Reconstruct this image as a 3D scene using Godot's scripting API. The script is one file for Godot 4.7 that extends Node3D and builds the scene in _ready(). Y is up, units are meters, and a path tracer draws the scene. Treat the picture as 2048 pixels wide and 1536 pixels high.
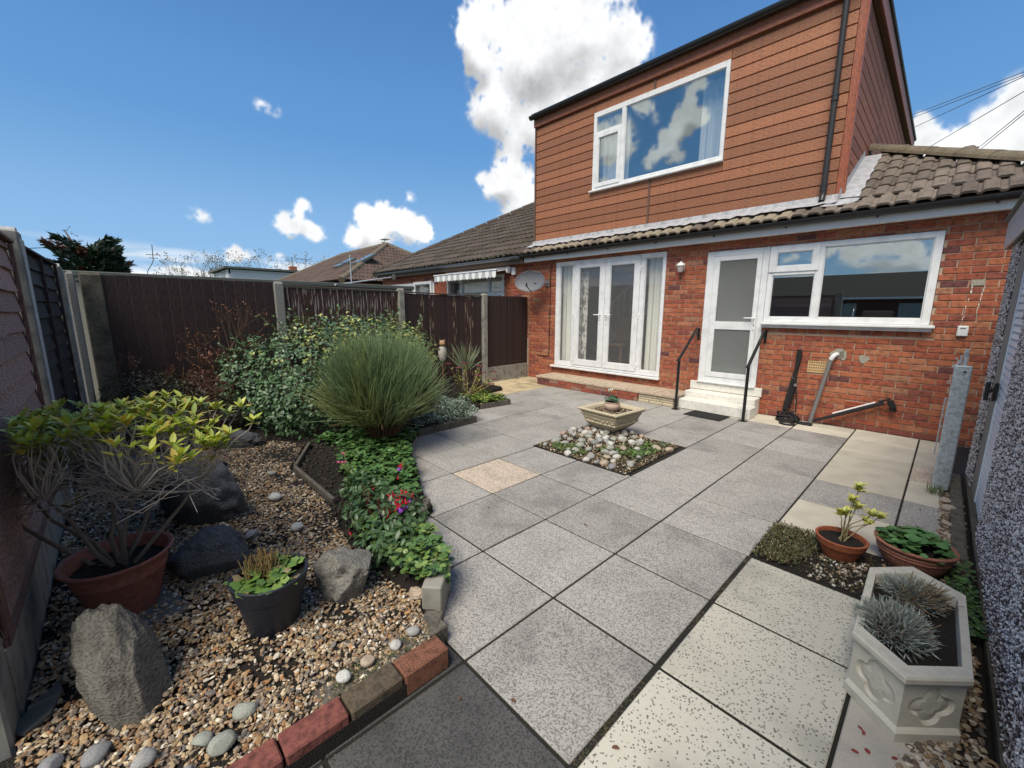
extends Node3D
# A paved back garden behind a brick semi with a timber-clad loft box. Metres; x runs along the facade, z out of it, y up.

var rng := RandomNumberGenerator.new()
var names := {}
var M := {}
var T := {}
var noise := FastNoiseLite.new()

# ---------------------------------------------------------------- mesh builder
class MB:
	var v := PackedVector3Array()
	var n := PackedVector3Array()
	var uv := PackedVector2Array()
	var c := PackedColorArray()
	var idx := PackedInt32Array()
	var col := Color(1, 1, 1)
	func vert(p: Vector3, nn: Vector3, t := Vector2.ZERO) -> int:
		v.append(p); n.append(nn); uv.append(t); c.append(col)
		return v.size() - 1
	func tri(a: int, b: int, d: int) -> void:
		var cr := (v[b] - v[a]).cross(v[d] - v[a])
		if cr.dot(n[a] + n[b] + n[d]) > 0.0:
			idx.append(a); idx.append(d); idx.append(b)
		else:
			idx.append(a); idx.append(b); idx.append(d)
	func poly(pts: Array, nn: Vector3) -> void:      # flat convex polygon
		var s := v.size()
		for p in pts: vert(p, nn)
		for i in range(1, pts.size() - 1): tri(s, s + i, s + i + 1)
	func face(pts: Array, inside: Vector3) -> void:  # flat polygon whose normal points away from a point
		var nn: Vector3 = (pts[1] - pts[0]).cross(pts[2] - pts[0]).normalized()
		if nn.dot(pts[0] - inside) < 0.0: nn = -nn
		poly(pts, nn)
	func box(mid: Vector3, size: Vector3, bev := 0.0, xf := Transform3D.IDENTITY) -> void:
		var h := size * 0.5
		var b: float = minf(bev, minf(h.x, minf(h.y, h.z)) * 0.9)
		var o := xf * mid
		if b <= 0.0:
			for ax in 3:
				for s in [-1.0, 1.0]:
					var u := (ax + 1) % 3
					var w := (ax + 2) % 3
					var pts := []
					for k in [[-1, -1], [1, -1], [1, 1], [-1, 1]]:
						var p := Vector3.ZERO
						p[ax] = s * h[ax]; p[u] = k[0] * h[u]; p[w] = k[1] * h[w]
						pts.append(xf * (mid + p))
					face(pts, o)
			return
		for ax in 3:
			var u := (ax + 1) % 3
			var w := (ax + 2) % 3
			for s in [-1.0, 1.0]:
				var pts := []
				for k in [[-1, -1], [1, -1], [1, 1], [-1, 1]]:
					var p := Vector3.ZERO
					p[ax] = s * h[ax]; p[u] = k[0] * (h[u] - b); p[w] = k[1] * (h[w] - b)
					pts.append(xf * (mid + p))
				face(pts, o)
			for su in [-1.0, 1.0]:                     # bevels along ax
				for sw in [-1.0, 1.0]:
					var pts := []
					for k in [[-1, 0], [1, 0], [1, 1], [-1, 1]]:
						var p := Vector3.ZERO
						p[ax] = k[0] * (h[ax] - b)
						p[u] = su * (h[u] - (b if k[1] == 1 else 0.0)); p[w] = sw * (h[w] - (0.0 if k[1] == 1 else b))
						pts.append(xf * (mid + p))
					face(pts, o)
		for sx in [-1.0, 1.0]:
			for sy in [-1.0, 1.0]:
				for sz in [-1.0, 1.0]:
					var s := Vector3(sx, sy, sz)
					face([xf * (mid + s * (h - Vector3(0, b, b))), xf * (mid + s * (h - Vector3(b, 0, b))), xf * (mid + s * (h - Vector3(b, b, 0)))], o)
	func tube(pts: Array, radii, sides := 6, cap := true) -> void:
		var prev := []
		var side := Vector3.ZERO
		for i in pts.size():
			var d: Vector3
			if i == 0: d = pts[1] - pts[0]
			elif i == pts.size() - 1: d = pts[i] - pts[i - 1]
			else: d = pts[i + 1] - pts[i - 1]
			d = d.normalized()
			if side == Vector3.ZERO:
				side = d.cross(Vector3.UP if absf(d.y) < 0.9 else Vector3.RIGHT).normalized()
			else:
				side = (side - d * side.dot(d)).normalized()
			var up := d.cross(side)
			var r: float = radii[i] if radii is Array else radii
			var ring := []
			for k in sides:
				var a := TAU * k / sides
				var q := side * cos(a) + up * sin(a)
				ring.append(vert(pts[i] + q * r, q, Vector2(float(k) / sides, i)))
			if i > 0:
				for k in sides:
					var k2: int = (k + 1) % sides
					tri(prev[k], prev[k2], ring[k]); tri(prev[k2], ring[k2], ring[k])
			if cap and (i == 0 or i == pts.size() - 1):
				var e := d if i else -d
				var m := vert(pts[i], e)
				var s2 := v.size()
				for k in ring: vert(v[k], e)
				for k in sides: tri(m, s2 + k, s2 + (k + 1) % sides)
			prev = ring
	func lathe(prof: Array, segs := 32, at := Vector3.ZERO, sharp := 35.0) -> void:   # prof: Vector2(r, y) from inside/bottom round to the end; outside lies to the right of travel
		for i in prof.size() - 1:
			var a: Vector2 = prof[i]
			var b: Vector2 = prof[i + 1]
			if a.distance_to(b) < 1e-6: continue
			var t := (b - a).normalized()
			var na := Vector2(t.y, -t.x)
			var n0 := na
			var n1 := na
			if i > 0:
				var tp: Vector2 = (a - prof[i - 1]).normalized()
				if rad_to_deg(absf(tp.angle_to(t))) < sharp: n0 = (na + Vector2(tp.y, -tp.x)).normalized()
			if i < prof.size() - 2:
				var tn: Vector2 = (prof[i + 2] - b).normalized()
				if rad_to_deg(absf(tn.angle_to(t))) < sharp: n1 = (na + Vector2(tn.y, -tn.x)).normalized()
			var s := v.size()
			for k in segs + 1:
				var w := TAU * k / segs
				var e := Vector3(cos(w), 0, sin(w))
				vert(at + e * a.x + Vector3.UP * a.y, (e * n0.x + Vector3.UP * n0.y).normalized())
				vert(at + e * b.x + Vector3.UP * b.y, (e * n1.x + Vector3.UP * n1.y).normalized())
			for k in segs:
				var q := s + k * 2
				tri(q, q + 1, q + 2); tri(q + 1, q + 3, q + 2)
	func prism(pts: Array, along: Vector3) -> void:   # convex or simple outline, extruded; triangulated by ears in the outline's own plane
		var mid := Vector3.ZERO
		for p in pts: mid += p
		mid /= pts.size()
		var nn := Vector3.ZERO
		for i in pts.size(): nn += (pts[i] - mid).cross(pts[(i + 1) % pts.size()] - mid)
		nn = nn.normalized()
		var ax := (pts[1] - pts[0] as Vector3).normalized()
		var ay := nn.cross(ax)
		var flat := PackedVector2Array()
		for p in pts: flat.append(Vector2((p - mid).dot(ax), (p - mid).dot(ay)))
		var t := Geometry2D.triangulate_polygon(flat)
		var out := nn if nn.dot(along) < 0.0 else -nn
		for e in 2:
			var s := v.size()
			for p in pts: vert(p + (along if e else Vector3.ZERO), -out if e else out)
			for i in range(0, t.size(), 3): tri(s + t[i], s + t[i + 1], s + t[i + 2])
		for i in pts.size():
			var a: Vector3 = pts[i]
			var b: Vector3 = pts[(i + 1) % pts.size()]
			if a.distance_to(b) < 1e-6: continue
			var sn := (b - a).cross(nn).normalized()
			poly([a, b, b + along, a + along], sn)
	func append(m: MB, xf: Transform3D, tint := Color(1, 1, 1)) -> void:
		var s := v.size()
		for i in m.v.size():
			v.append(xf * m.v[i]); n.append((xf.basis * m.n[i]).normalized()); uv.append(m.uv[i]); c.append(m.c[i] * tint)
		var flip := xf.basis.determinant() < 0.0
		for i in range(0, m.idx.size(), 3):
			idx.append(s + m.idx[i]); idx.append(s + m.idx[i + (2 if flip else 1)]); idx.append(s + m.idx[i + (1 if flip else 2)])
	func smooth() -> void:   # normals from the faces, averaged over shared vertices
		var nn := PackedVector3Array()
		nn.resize(v.size())
		for i in range(0, idx.size(), 3):
			var f := (v[idx[i + 2]] - v[idx[i]]).cross(v[idx[i + 1]] - v[idx[i]])
			for k in 3: nn[idx[i + k]] += f
		for i in nn.size(): nn[i] = nn[i].normalized()
		n = nn
	func facet() -> MB:      # the same shape with flat faces
		var b := MB.new()
		for i in range(0, idx.size(), 3):
			var p := [v[idx[i]], v[idx[i + 1]], v[idx[i + 2]]]
			var nn: Vector3 = (p[2] - p[0]).cross(p[1] - p[0]).normalized()
			b.poly(p, nn)
		return b
	func mesh(mat: Material = null, colors := false) -> ArrayMesh:
		var a := []
		a.resize(Mesh.ARRAY_MAX)
		a[Mesh.ARRAY_VERTEX] = v; a[Mesh.ARRAY_NORMAL] = n; a[Mesh.ARRAY_TEX_UV] = uv; a[Mesh.ARRAY_INDEX] = idx
		if colors: a[Mesh.ARRAY_COLOR] = c
		var m := ArrayMesh.new()
		m.add_surface_from_arrays(Mesh.PRIMITIVE_TRIANGLES, a)
		if mat: m.surface_set_material(0, mat)
		return m

# ---------------------------------------------------------------- nodes
func called(s: String) -> String:
	var k: int = names.get(s, 0)
	names[s] = k + 1
	return s if k == 0 else "%s_%03d" % [s, k]
func thing(nm: String, label: String, category: String, group := "") -> Node3D:
	var o := Node3D.new()
	o.name = called(nm); add_child(o)
	return tag(o, label, category, group)
func tag(o: Node3D, label: String, category: String, group := "") -> Node3D:
	o.set_meta("label", label); o.set_meta("category", category)
	if group: o.set_meta("group", group)
	return o
func structure(nm: String) -> Node3D:
	var o := Node3D.new()
	o.name = called(nm); o.set_meta("kind", "structure"); add_child(o)
	return o
func part(nm: String, m: Mesh, mat: Material, parent: Node = self, xf := Transform3D.IDENTITY) -> MeshInstance3D:
	var o := MeshInstance3D.new()
	o.name = called(nm); o.mesh = m; o.transform = xf
	if mat: o.material_override = mat
	parent.add_child(o)
	return o
func pb(nm: String, b: MB, mat: Material, parent: Node = self, xf := Transform3D.IDENTITY) -> MeshInstance3D:
	return part(nm, b.mesh(), mat, parent, xf)
func box(nm: String, mid: Vector3, size: Vector3, mat: Material, parent: Node = self, bev := 0.003) -> MeshInstance3D:
	var b := MB.new()
	b.box(mid, size, bev)
	return pb(nm, b, mat, parent)
func bx(nm: String, lo: Vector3, hi: Vector3, mat: Material, parent: Node = self, bev := 0.003) -> MeshInstance3D:
	return box(nm, (lo + hi) * 0.5, hi - lo, mat, parent, bev)
func many(nm: String, m: Mesh, mat: Material, xfs: Array, cols: Array, parent: Node = self) -> MultiMeshInstance3D:
	var mm := MultiMesh.new()
	mm.transform_format = MultiMesh.TRANSFORM_3D
	mm.use_colors = cols.size() > 0
	mm.mesh = m
	mm.instance_count = xfs.size()
	for i in xfs.size():
		mm.set_instance_transform(i, xfs[i])
		if cols.size(): mm.set_instance_color(i, cols[i])
	var o := MultiMeshInstance3D.new()
	o.name = called(nm); o.multimesh = mm; o.material_override = mat
	o.set_meta("kind", "stuff")
	parent.add_child(o)
	return o
func rf(a: float, b: float) -> float: return rng.randf_range(a, b)
func rv(s: float) -> Vector3: return Vector3(rf(-s, s), rf(-s, s), rf(-s, s))
func pick(a: Array): return a[rng.randi() % a.size()]
func basis_y(d: Vector3, roll := 0.0) -> Basis:   # a basis whose y axis points along d
	var y := d.normalized()
	var x := y.cross(Vector3.FORWARD if absf(y.z) < 0.9 else Vector3.RIGHT).normalized()
	return Basis(x, y, x.cross(y)).rotated(y, roll)
func ball(sub: int) -> MB:   # icosphere, indexed and smooth
	var b := MB.new()
	var t := (1.0 + sqrt(5.0)) / 2.0
	var vs := []
	for p in [[-1, t, 0], [1, t, 0], [-1, -t, 0], [1, -t, 0], [0, -1, t], [0, 1, t], [0, -1, -t], [0, 1, -t], [t, 0, -1], [t, 0, 1], [-t, 0, -1], [-t, 0, 1]]:
		vs.append(Vector3(p[0], p[1], p[2]).normalized())
	var fs := [[0, 11, 5], [0, 5, 1], [0, 1, 7], [0, 7, 10], [0, 10, 11], [1, 5, 9], [5, 11, 4], [11, 10, 2], [10, 7, 6], [7, 1, 8], [3, 9, 4], [3, 4, 2], [3, 2, 6], [3, 6, 8], [3, 8, 9], [4, 9, 5], [2, 4, 11], [6, 2, 10], [8, 6, 7], [9, 8, 1]]
	for k in sub:
		var cache := {}
		var nf := []
		for f in fs:
			var m := []
			for e in 3:
				var i: int = f[e]
				var j: int = f[(e + 1) % 3]
				var key := mini(i, j) * 100000 + maxi(i, j)
				if not cache.has(key):
					cache[key] = vs.size(); vs.append((vs[i] + vs[j]).normalized())
				m.append(cache[key])
			nf.append([f[0], m[0], m[2]]); nf.append([f[1], m[1], m[0]]); nf.append([f[2], m[2], m[1]]); nf.append(m)
		fs = nf
	for p in vs: b.vert(p, p)
	for f in fs: b.tri(f[0], f[1], f[2])
	return b
func stone(sub: int, sd: int, rough := 0.25, cuts := 3, scale := Vector3.ONE) -> MB:   # a lump: noise plus planes that cut it
	var b := ball(sub)
	var r := RandomNumberGenerator.new()
	r.seed = sd
	var planes := []
	for i in cuts:
		planes.append([Vector3(r.randfn(), r.randfn(), r.randfn()).normalized(), r.randf_range(0.55, 0.85)])
	var off := Vector3(r.randf() * 90, r.randf() * 90, r.randf() * 90)
	for i in b.v.size():
		var p := b.v[i]
		var k := 1.0 + rough * noise.get_noise_3dv(p * 9.0 + off) + rough * 0.45 * noise.get_noise_3dv(p * 26.0 + off) + rough * 0.2 * noise.get_noise_3dv(p * 70.0 + off)
		p *= k
		for pl in planes:
			var d: float = p.dot(pl[0]) - pl[1]
			if d > 0.0: p -= pl[0] * d * 0.88
		b.v[i] = p * scale
	b.smooth()
	return b
func leaf(l: float, w: float, fold := 0.25, curl := 0.25, segs := 3, tip := 0.5) -> MB:   # leaf along +y, face towards +z
	var b := MB.new()
	for i in segs + 1:
		var t := float(i) / segs
		var ww := w * 0.5 * pow(sin(PI * pow(clampf(t * 0.94 + 0.05, 0, 1), tip * 1.2 + 0.3)), 0.9)
		if i == segs: ww = w * 0.03
		var z := -curl * l * t * t
		for s in [-1.0, 0.0, 1.0]:
			b.vert(Vector3(s * ww, l * t, z + absf(s) * ww * fold), Vector3(-s * fold, curl * t, 1).normalized())
	for i in segs:
		for s in 2:
			var q: int = i * 3 + s
			b.tri(q, q + 1, q + 3); b.tri(q + 1, q + 4, q + 3)
	return b
func round_leaf(r: float) -> MB:   # heart-shaped to round leaf, stalk at the origin
	var b := MB.new()
	var m := b.vert(Vector3(0, r * 0.35, -r * 0.12), Vector3(0, 0, 1))
	for k in 11:
		var a := TAU * k / 10.0
		var rr := r * (1.0 - 0.38 * pow(maxf(0, -cos(a)), 6) + 0.05 * sin(a * 5.0))
		b.vert(Vector3(sin(a) * rr, r * 0.75 + cos(a) * rr, r * 0.10 * cos(a * 3.0)), Vector3(sin(a) * -0.15, 0, 1).normalized())
	for k in 10: b.tri(m, m + 1 + k, m + 2 + k)
	return b

# ---------------------------------------------------------------- textures and materials
func ntex(key: String, freq: float, kind: int, oct: int, cols: Array, at: Array, size := 512, seed_ := 1) -> Texture2D:
	if T.has(key): return T[key]
	var f := FastNoiseLite.new()
	f.noise_type = kind as FastNoiseLite.NoiseType; f.frequency = freq; f.seed = seed_
	f.fractal_type = FastNoiseLite.FRACTAL_FBM if oct > 1 else FastNoiseLite.FRACTAL_NONE
	f.fractal_octaves = oct
	if kind == FastNoiseLite.TYPE_CELLULAR:
		f.cellular_return_type = FastNoiseLite.RETURN_CELL_VALUE; f.cellular_jitter = 1.0
	var im := f.get_seamless_image(size, size, false, false, 0.12, true)
	im.convert(Image.FORMAT_L8)
	var g := Gradient.new()
	var pc := PackedColorArray()
	for cc in cols: pc.append(cc if cc is Color else Color(cc, cc, cc))
	g.offsets = PackedFloat32Array(at); g.colors = pc
	var lut := []
	for i in 256: lut.append(g.sample(i / 255.0))
	var src := im.get_data()
	var dst := PackedByteArray()
	dst.resize(size * size * 3)
	var lr := PackedByteArray(); var lg := PackedByteArray(); var lb := PackedByteArray()
	for q in lut:
		lr.append(int(255.0 * pow(clampf(q.r, 0, 1), 0.4545))); lg.append(int(255.0 * pow(clampf(q.g, 0, 1), 0.4545))); lb.append(int(255.0 * pow(clampf(q.b, 0, 1), 0.4545)))
	for i in size * size:
		var s := src[i]
		dst[i * 3] = lr[s]; dst[i * 3 + 1] = lg[s]; dst[i * 3 + 2] = lb[s]
	T[key] = ImageTexture.create_from_image(Image.create_from_data(size, size, false, Image.FORMAT_RGB8, dst))
	return T[key]
# col is the linear base colour; tex multiplies it; scale is repeats per metre
func mat(key: String, col: Color, rough := 0.8, tex: Texture2D = null, scale = 1.0, bump := 0.0, btex: Texture2D = null, local := false) -> StandardMaterial3D:
	if M.has(key): return M[key]
	var m := StandardMaterial3D.new()
	m.resource_name = key
	m.albedo_color = col.linear_to_srgb()
	m.roughness = rough
	if tex or btex:
		m.albedo_texture = tex
		m.uv1_triplanar = true
		m.uv1_world_triplanar = not local
		m.uv1_scale = scale if scale is Vector3 else Vector3.ONE * scale
		m.uv1_triplanar_sharpness = 4.0
	if bump > 0.0:
		m.heightmap_enabled = true
		m.heightmap_texture = btex if btex else tex
		m.heightmap_scale = bump
	M[key] = m
	return m
func stain(m: StandardMaterial3D, tex: Texture2D, scale: float, local := false) -> StandardMaterial3D:   # a second, coarser pattern multiplied in
	m.detail_enabled = true
	m.detail_albedo = tex
	m.detail_blend_mode = BaseMaterial3D.BLEND_MODE_MUL
	m.detail_uv_layer = BaseMaterial3D.DETAIL_UV_2
	m.uv2_triplanar = true
	m.uv2_world_triplanar = not local
	m.uv2_scale = Vector3.ONE * scale
	return m
func leafmat(key: String, col: Color, rough := 0.5, back := 0.35, vc := false) -> StandardMaterial3D:
	if M.has(key): return M[key]
	var m := mat(key, col, rough)
	m.backlight_enabled = true
	m.backlight = Color(col.r * back * 4, col.g * back * 4, col.b * back * 2)
	if vc:
		m.vertex_color_use_as_albedo = true
		m.backlight = Color(back, back, back * 0.5)
	m.cull_mode = BaseMaterial3D.CULL_DISABLED
	return m
const L = FastNoiseLite.TYPE_SIMPLEX_SMOOTH
const CELL = FastNoiseLite.TYPE_CELLULAR
const VAL = FastNoiseLite.TYPE_VALUE

func _ready() -> void:
	rng.seed = 20241
	noise.noise_type = FastNoiseLite.TYPE_SIMPLEX; noise.frequency = 0.1; noise.seed = 5
	camera_sky_sun()
	materials()
	ground_and_paving()
	bed()
	house()
	windows_and_doors()
	dormer()
	house_fittings()
	neighbours()
	fences()
	garage()
	patio_things()
	pots()
	rocks()
	plants()
	far_things()

# ---------------------------------------------------------------- camera, sky, sun
func camera_sky_sun() -> void:
	var cam := Camera3D.new()
	cam.name = "camera"
	cam.fov = 86.02
	cam.near = 0.05; cam.far = 900.0
	var yaw := 0.802848
	var pitch := 0.178005
	var fwd := Vector3(-sin(yaw) * cos(pitch), -sin(pitch), -cos(yaw) * cos(pitch))
	var right := Vector3(cos(yaw), 0, -sin(yaw))
	var up := right.cross(fwd)
	var roll := 0.00304
	var r2 := right * cos(roll) + up * sin(roll)
	var u2 := up * cos(roll) - right * sin(roll)
	cam.transform = Transform3D(Basis(r2, u2, -fwd), Vector3(0, 1.534, 6.912))
	add_child(cam)
	cam.current = true
	var we := WorldEnvironment.new()
	we.name = "sky"
	var e := Environment.new()
	e.background_mode = Environment.BG_SKY
	e.tonemap_mode = Environment.TONE_MAPPER_LINEAR
	e.tonemap_exposure = 3.0
	e.sdfgi_enabled = true; e.ssao_enabled = true; e.ssil_enabled = true
	var sky := Sky.new()
	var pm := PanoramaSkyMaterial.new()
	pm.panorama = sky_picture()
	pm.energy_multiplier = 1.0
	sky.sky_material = pm
	e.sky = sky
	we.environment = e
	add_child(we)
	var sun := DirectionalLight3D.new()    # high, behind thin cloud: soft shadows
	sun.name = "sun"
	sun.light_energy = 0.5
	sun.light_angular_distance = 35.0
	sun.light_color = Color(1.0, 0.965, 0.9)
	sun.shadow_enabled = true
	var to := Vector3(0.16, 0.82, 0.55).normalized()
	sun.basis = Basis.looking_at(-to)
	add_child(sun)

func sky_picture() -> ImageTexture:
	var w := 2560
	var h := 1280
	var hh := 640
	var dens := PackedFloat32Array()
	dens.resize(w * hh)
	# cumulus: clusters of puffs, each a direction and an angular radius
	var puffs := [[-0.571,0.524,-0.632,0.086], [-0.650,0.530,-0.545,0.042], [-0.499,0.513,-0.699,0.073], [-0.461,0.474,-0.750,0.040], [-0.646,0.469,-0.602,0.076], [-0.577,0.448,-0.683,0.091], [-0.517,0.414,-0.749,0.061], [-0.690,0.401,-0.602,0.046], [-0.659,0.366,-0.657,0.057], [-0.604,0.373,-0.704,0.056], [-0.681,0.475,-0.558,0.029], [-0.479,0.425,-0.768,0.034], [-0.679,0.505,-0.533,0.028], [-0.692,0.292,-0.660,0.043], [-0.723,0.269,-0.637,0.031], [-0.676,0.255,-0.691,0.047], [-0.695,0.215,-0.686,0.043], [-0.737,0.282,-0.614,0.014], [-0.891,0.164,-0.424,0.037], [-0.868,0.201,-0.455,0.031], [-0.854,0.193,-0.483,0.029], [-0.842,0.172,-0.512,0.036], [-0.879,0.169,-0.447,0.043], [-0.828,0.167,-0.535,0.019], [-0.906,0.149,-0.396,0.020], [-0.885,0.203,-0.418,0.022], [-0.940,0.173,-0.294,0.024], [-0.929,0.203,-0.308,0.017], [-0.932,0.160,-0.324,0.023], [-0.947,0.176,-0.268,0.018], [-0.927,0.153,-0.342,0.014], [-0.947,0.158,-0.281,0.017], [-0.976,0.171,-0.132,0.016], [-0.974,0.168,-0.149,0.015], [-0.902,0.358,-0.244,0.016], [-0.897,0.356,-0.263,0.013], [-0.834,0.238,-0.498,0.014], [-0.981,0.108,-0.163,0.015], [-0.977,0.105,-0.187,0.019], [-0.971,0.105,-0.215,0.013], [-0.963,0.094,-0.252,0.015], [-0.959,0.104,-0.265,0.011], [0.004,0.245,-0.969,0.041], [0.035,0.262,-0.964,0.049], [0.036,0.303,-0.952,0.026], [-0.027,0.246,-0.969,0.031], [-0.053,0.272,-0.961,0.021], [-0.069,0.289,-0.955,0.017], [0.072,0.222,-0.972,0.074], [-0.008,0.222,-0.975,0.037], [0.032,0.219,-0.975,0.040], [-0.055,0.245,-0.968,0.026], [-0.458,0.389,0.800,0.0180], [-0.468,0.401,0.788,0.0144], [-0.444,0.368,0.817,0.0130], [-0.381,0.397,0.835,0.0202], [-0.391,0.376,0.840,0.0223], [-0.367,0.416,0.832,0.0166], [-0.401,0.354,0.845,0.0245], [-0.423,0.337,0.841,0.0238], [-0.441,0.318,0.839,0.0187], [-0.460,0.303,0.835,0.0173], [-0.417,0.307,0.855,0.0202], [-0.372,0.365,0.853,0.0187], [-0.164,0.112,0.980,0.0170], [-0.135,0.105,0.985,0.0180], [-0.107,0.107,0.988,0.0180], [-0.081,0.109,0.991,0.0190], [-0.055,0.102,0.993,0.0190], [-0.036,0.093,0.995,0.0140], [-0.119,0.086,0.989,0.0140], [-0.071,0.081,0.994,0.0130], [-0.216,0.102,0.971,0.0110], [-0.232,0.098,0.968,0.0100], [-0.193,0.103,0.976,0.0130]]
	var r := RandomNumberGenerator.new()
	r.seed = 77
	for k in 34:                                  # same kind of cloud out of view, more added opposite to light the facade
		var az := r.randf_range(114.0, 345.0)
		var el := r.randf_range(7.0, 46.0)
		if k % 3 == 0: az = r.randf_range(120.0, 240.0)
		if az > 146.0 and az < 216.0: el = r.randf_range(42.0, 62.0)
		var big := r.randf_range(0.035, 0.1)
		for j in 9:
			var a2 := deg_to_rad(az + r.randfn() * rad_to_deg(big) * 1.5 / maxf(0.35, cos(deg_to_rad(el))))
			var e2 := deg_to_rad(el + absf(r.randfn()) * rad_to_deg(big) * 0.7)
			puffs.append([-sin(a2) * cos(e2), sin(e2), -cos(a2) * cos(e2), big * r.randf_range(0.5, 1.0)])
	for p in puffs:
		var d := Vector3(p[0], p[1], p[2]).normalized()
		var rad: float = p[3] * 1.35
		var thick := 1.0 if p[3] > 0.0165 or p[1] > 0.4 else 0.38
		var el := asin(d.y)
		var u0 := fposmod(atan2(d.x, -d.z) / TAU, 1.0)
		var y0: int = clampi(int((0.5 - (el + rad) / PI) * h), 0, hh - 1)
		var y1: int = clampi(int((0.5 - (el - rad) / PI) * h), 0, hh - 1)
		var span: int = int(w * rad / TAU / maxf(0.1, cos(minf(el + rad, 1.45)))) + 2
		var cx := int(u0 * w)
		for y in range(y0, y1 + 1):
			var e := PI * (0.5 - (y + 0.5) / h)
			var ce := cos(e)
			var se := sin(e)
			for x in range(cx - span, cx + span + 1):
				var a := TAU * (x + 0.5) / w
				var dd := d.x * sin(a) * ce + d.y * se - d.z * cos(a) * ce
				var q := 2.0 * (1.0 - dd) / (rad * rad)
				if q < 1.0:
					var i := y * w + posmod(x, w)
					dens[i] += (1.0 - q) * (1.0 - q) * thick
	var f := FastNoiseLite.new()
	f.noise_type = FastNoiseLite.TYPE_SIMPLEX; f.frequency = 1.0; f.fractal_type = FastNoiseLite.FRACTAL_FBM; f.fractal_octaves = 7; f.fractal_gain = 0.6; f.seed = 9
	var f2 := FastNoiseLite.new()
	f2.noise_type = FastNoiseLite.TYPE_SIMPLEX; f2.frequency = 1.0; f2.fractal_octaves = 4; f2.fractal_type = FastNoiseLite.FRACTAL_FBM; f2.seed = 31
	var px := PackedFloat32Array()
	px.resize(w * h * 3)
	for y in hh:
		var e := PI * (0.5 - (y + 0.5) / h)
		var ce := cos(e)
		var se := sin(e)
		# clear air: pale at the horizon, deep blue overhead
		var air := [Color(0.140, 0.212, 0.280), Color(0.090, 0.170, 0.275), Color(0.045, 0.112, 0.226), Color(0.028, 0.077, 0.180), Color(0.016, 0.050, 0.128)]
		var lv := [0.0, 0.13, 0.34, 0.56, 1.0]
		var sky: Color = air[4]
		for k in 4:
			if se < lv[k + 1]:
				sky = (air[k] as Color).lerp(air[k + 1], smoothstep(0, 1, (se - lv[k]) / (lv[k + 1] - lv[k])) * 0.5 + 0.5 * (se - lv[k]) / (lv[k + 1] - lv[k]))
				break
		for x in w:
			var i := y * w + x
			var c := sky
			var dn := dens[i]
			var low: float = 1.0 - e / 0.12
			if dn > 0.0 or low > 0.0:
				var a := TAU * (x + 0.5) / w
				var d := Vector3(sin(a) * ce, se, -cos(a) * ce)
				var nz := 0.7 * f.get_noise_3dv(d * 10.0) + 0.75 * f2.get_noise_3dv(d * 32.0) + 0.35 * f2.get_noise_3dv(d * 90.0)
				var al := 0.0
				if dn > 0.0:
					al = smoothstep(0.06, 0.92, dn * 1.25 + nz * 1.15 * clampf(dn * 2.5, 0.15, 1.0))
				if low > 0.0:        # thin band of haze cloud along the horizon
					al = maxf(al, smoothstep(0.0, 0.5, f2.get_noise_3dv(Vector3(d.x * 4, d.y * 26, d.z * 4)) + 0.75 * low) * 0.95 * clampf(low * 3.0, 0, 1))
				if al > 0.0:
					var inner := clampf(dn * 0.75, 0.0, 1.0)
					var up := 0.5 + 0.5 * f.get_noise_3dv(d * 11.0 + Vector3(0, -0.22, 0.05)) * 1.6 - 0.5 * nz * 1.1   # brighter towards the lit upper side of each billow
					var above: float = dens[maxi(0, y - 16) * w + x] - dn
					var v := 0.355 + 0.09 * clampf(up, 0, 1) - 0.22 * clampf(above, -0.15, 0.6) - 0.11 * inner * (f2.get_noise_3dv(d * 4.0) + 0.25)
					var cc := Color(v * 0.98, v * 0.995, v * 1.01) * 0.82
					c = sky.lerp(cc, clampf(al, 0, 1))
			px[i * 3] = c.r; px[i * 3 + 1] = c.g; px[i * 3 + 2] = c.b
	for i in range(w * hh, w * h):
		px[i * 3] = 0.06; px[i * 3 + 1] = 0.06; px[i * 3 + 2] = 0.055
	return ImageTexture.create_from_image(Image.create_from_data(w, h, false, Image.FORMAT_RGBF, px.to_byte_array()))

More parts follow.
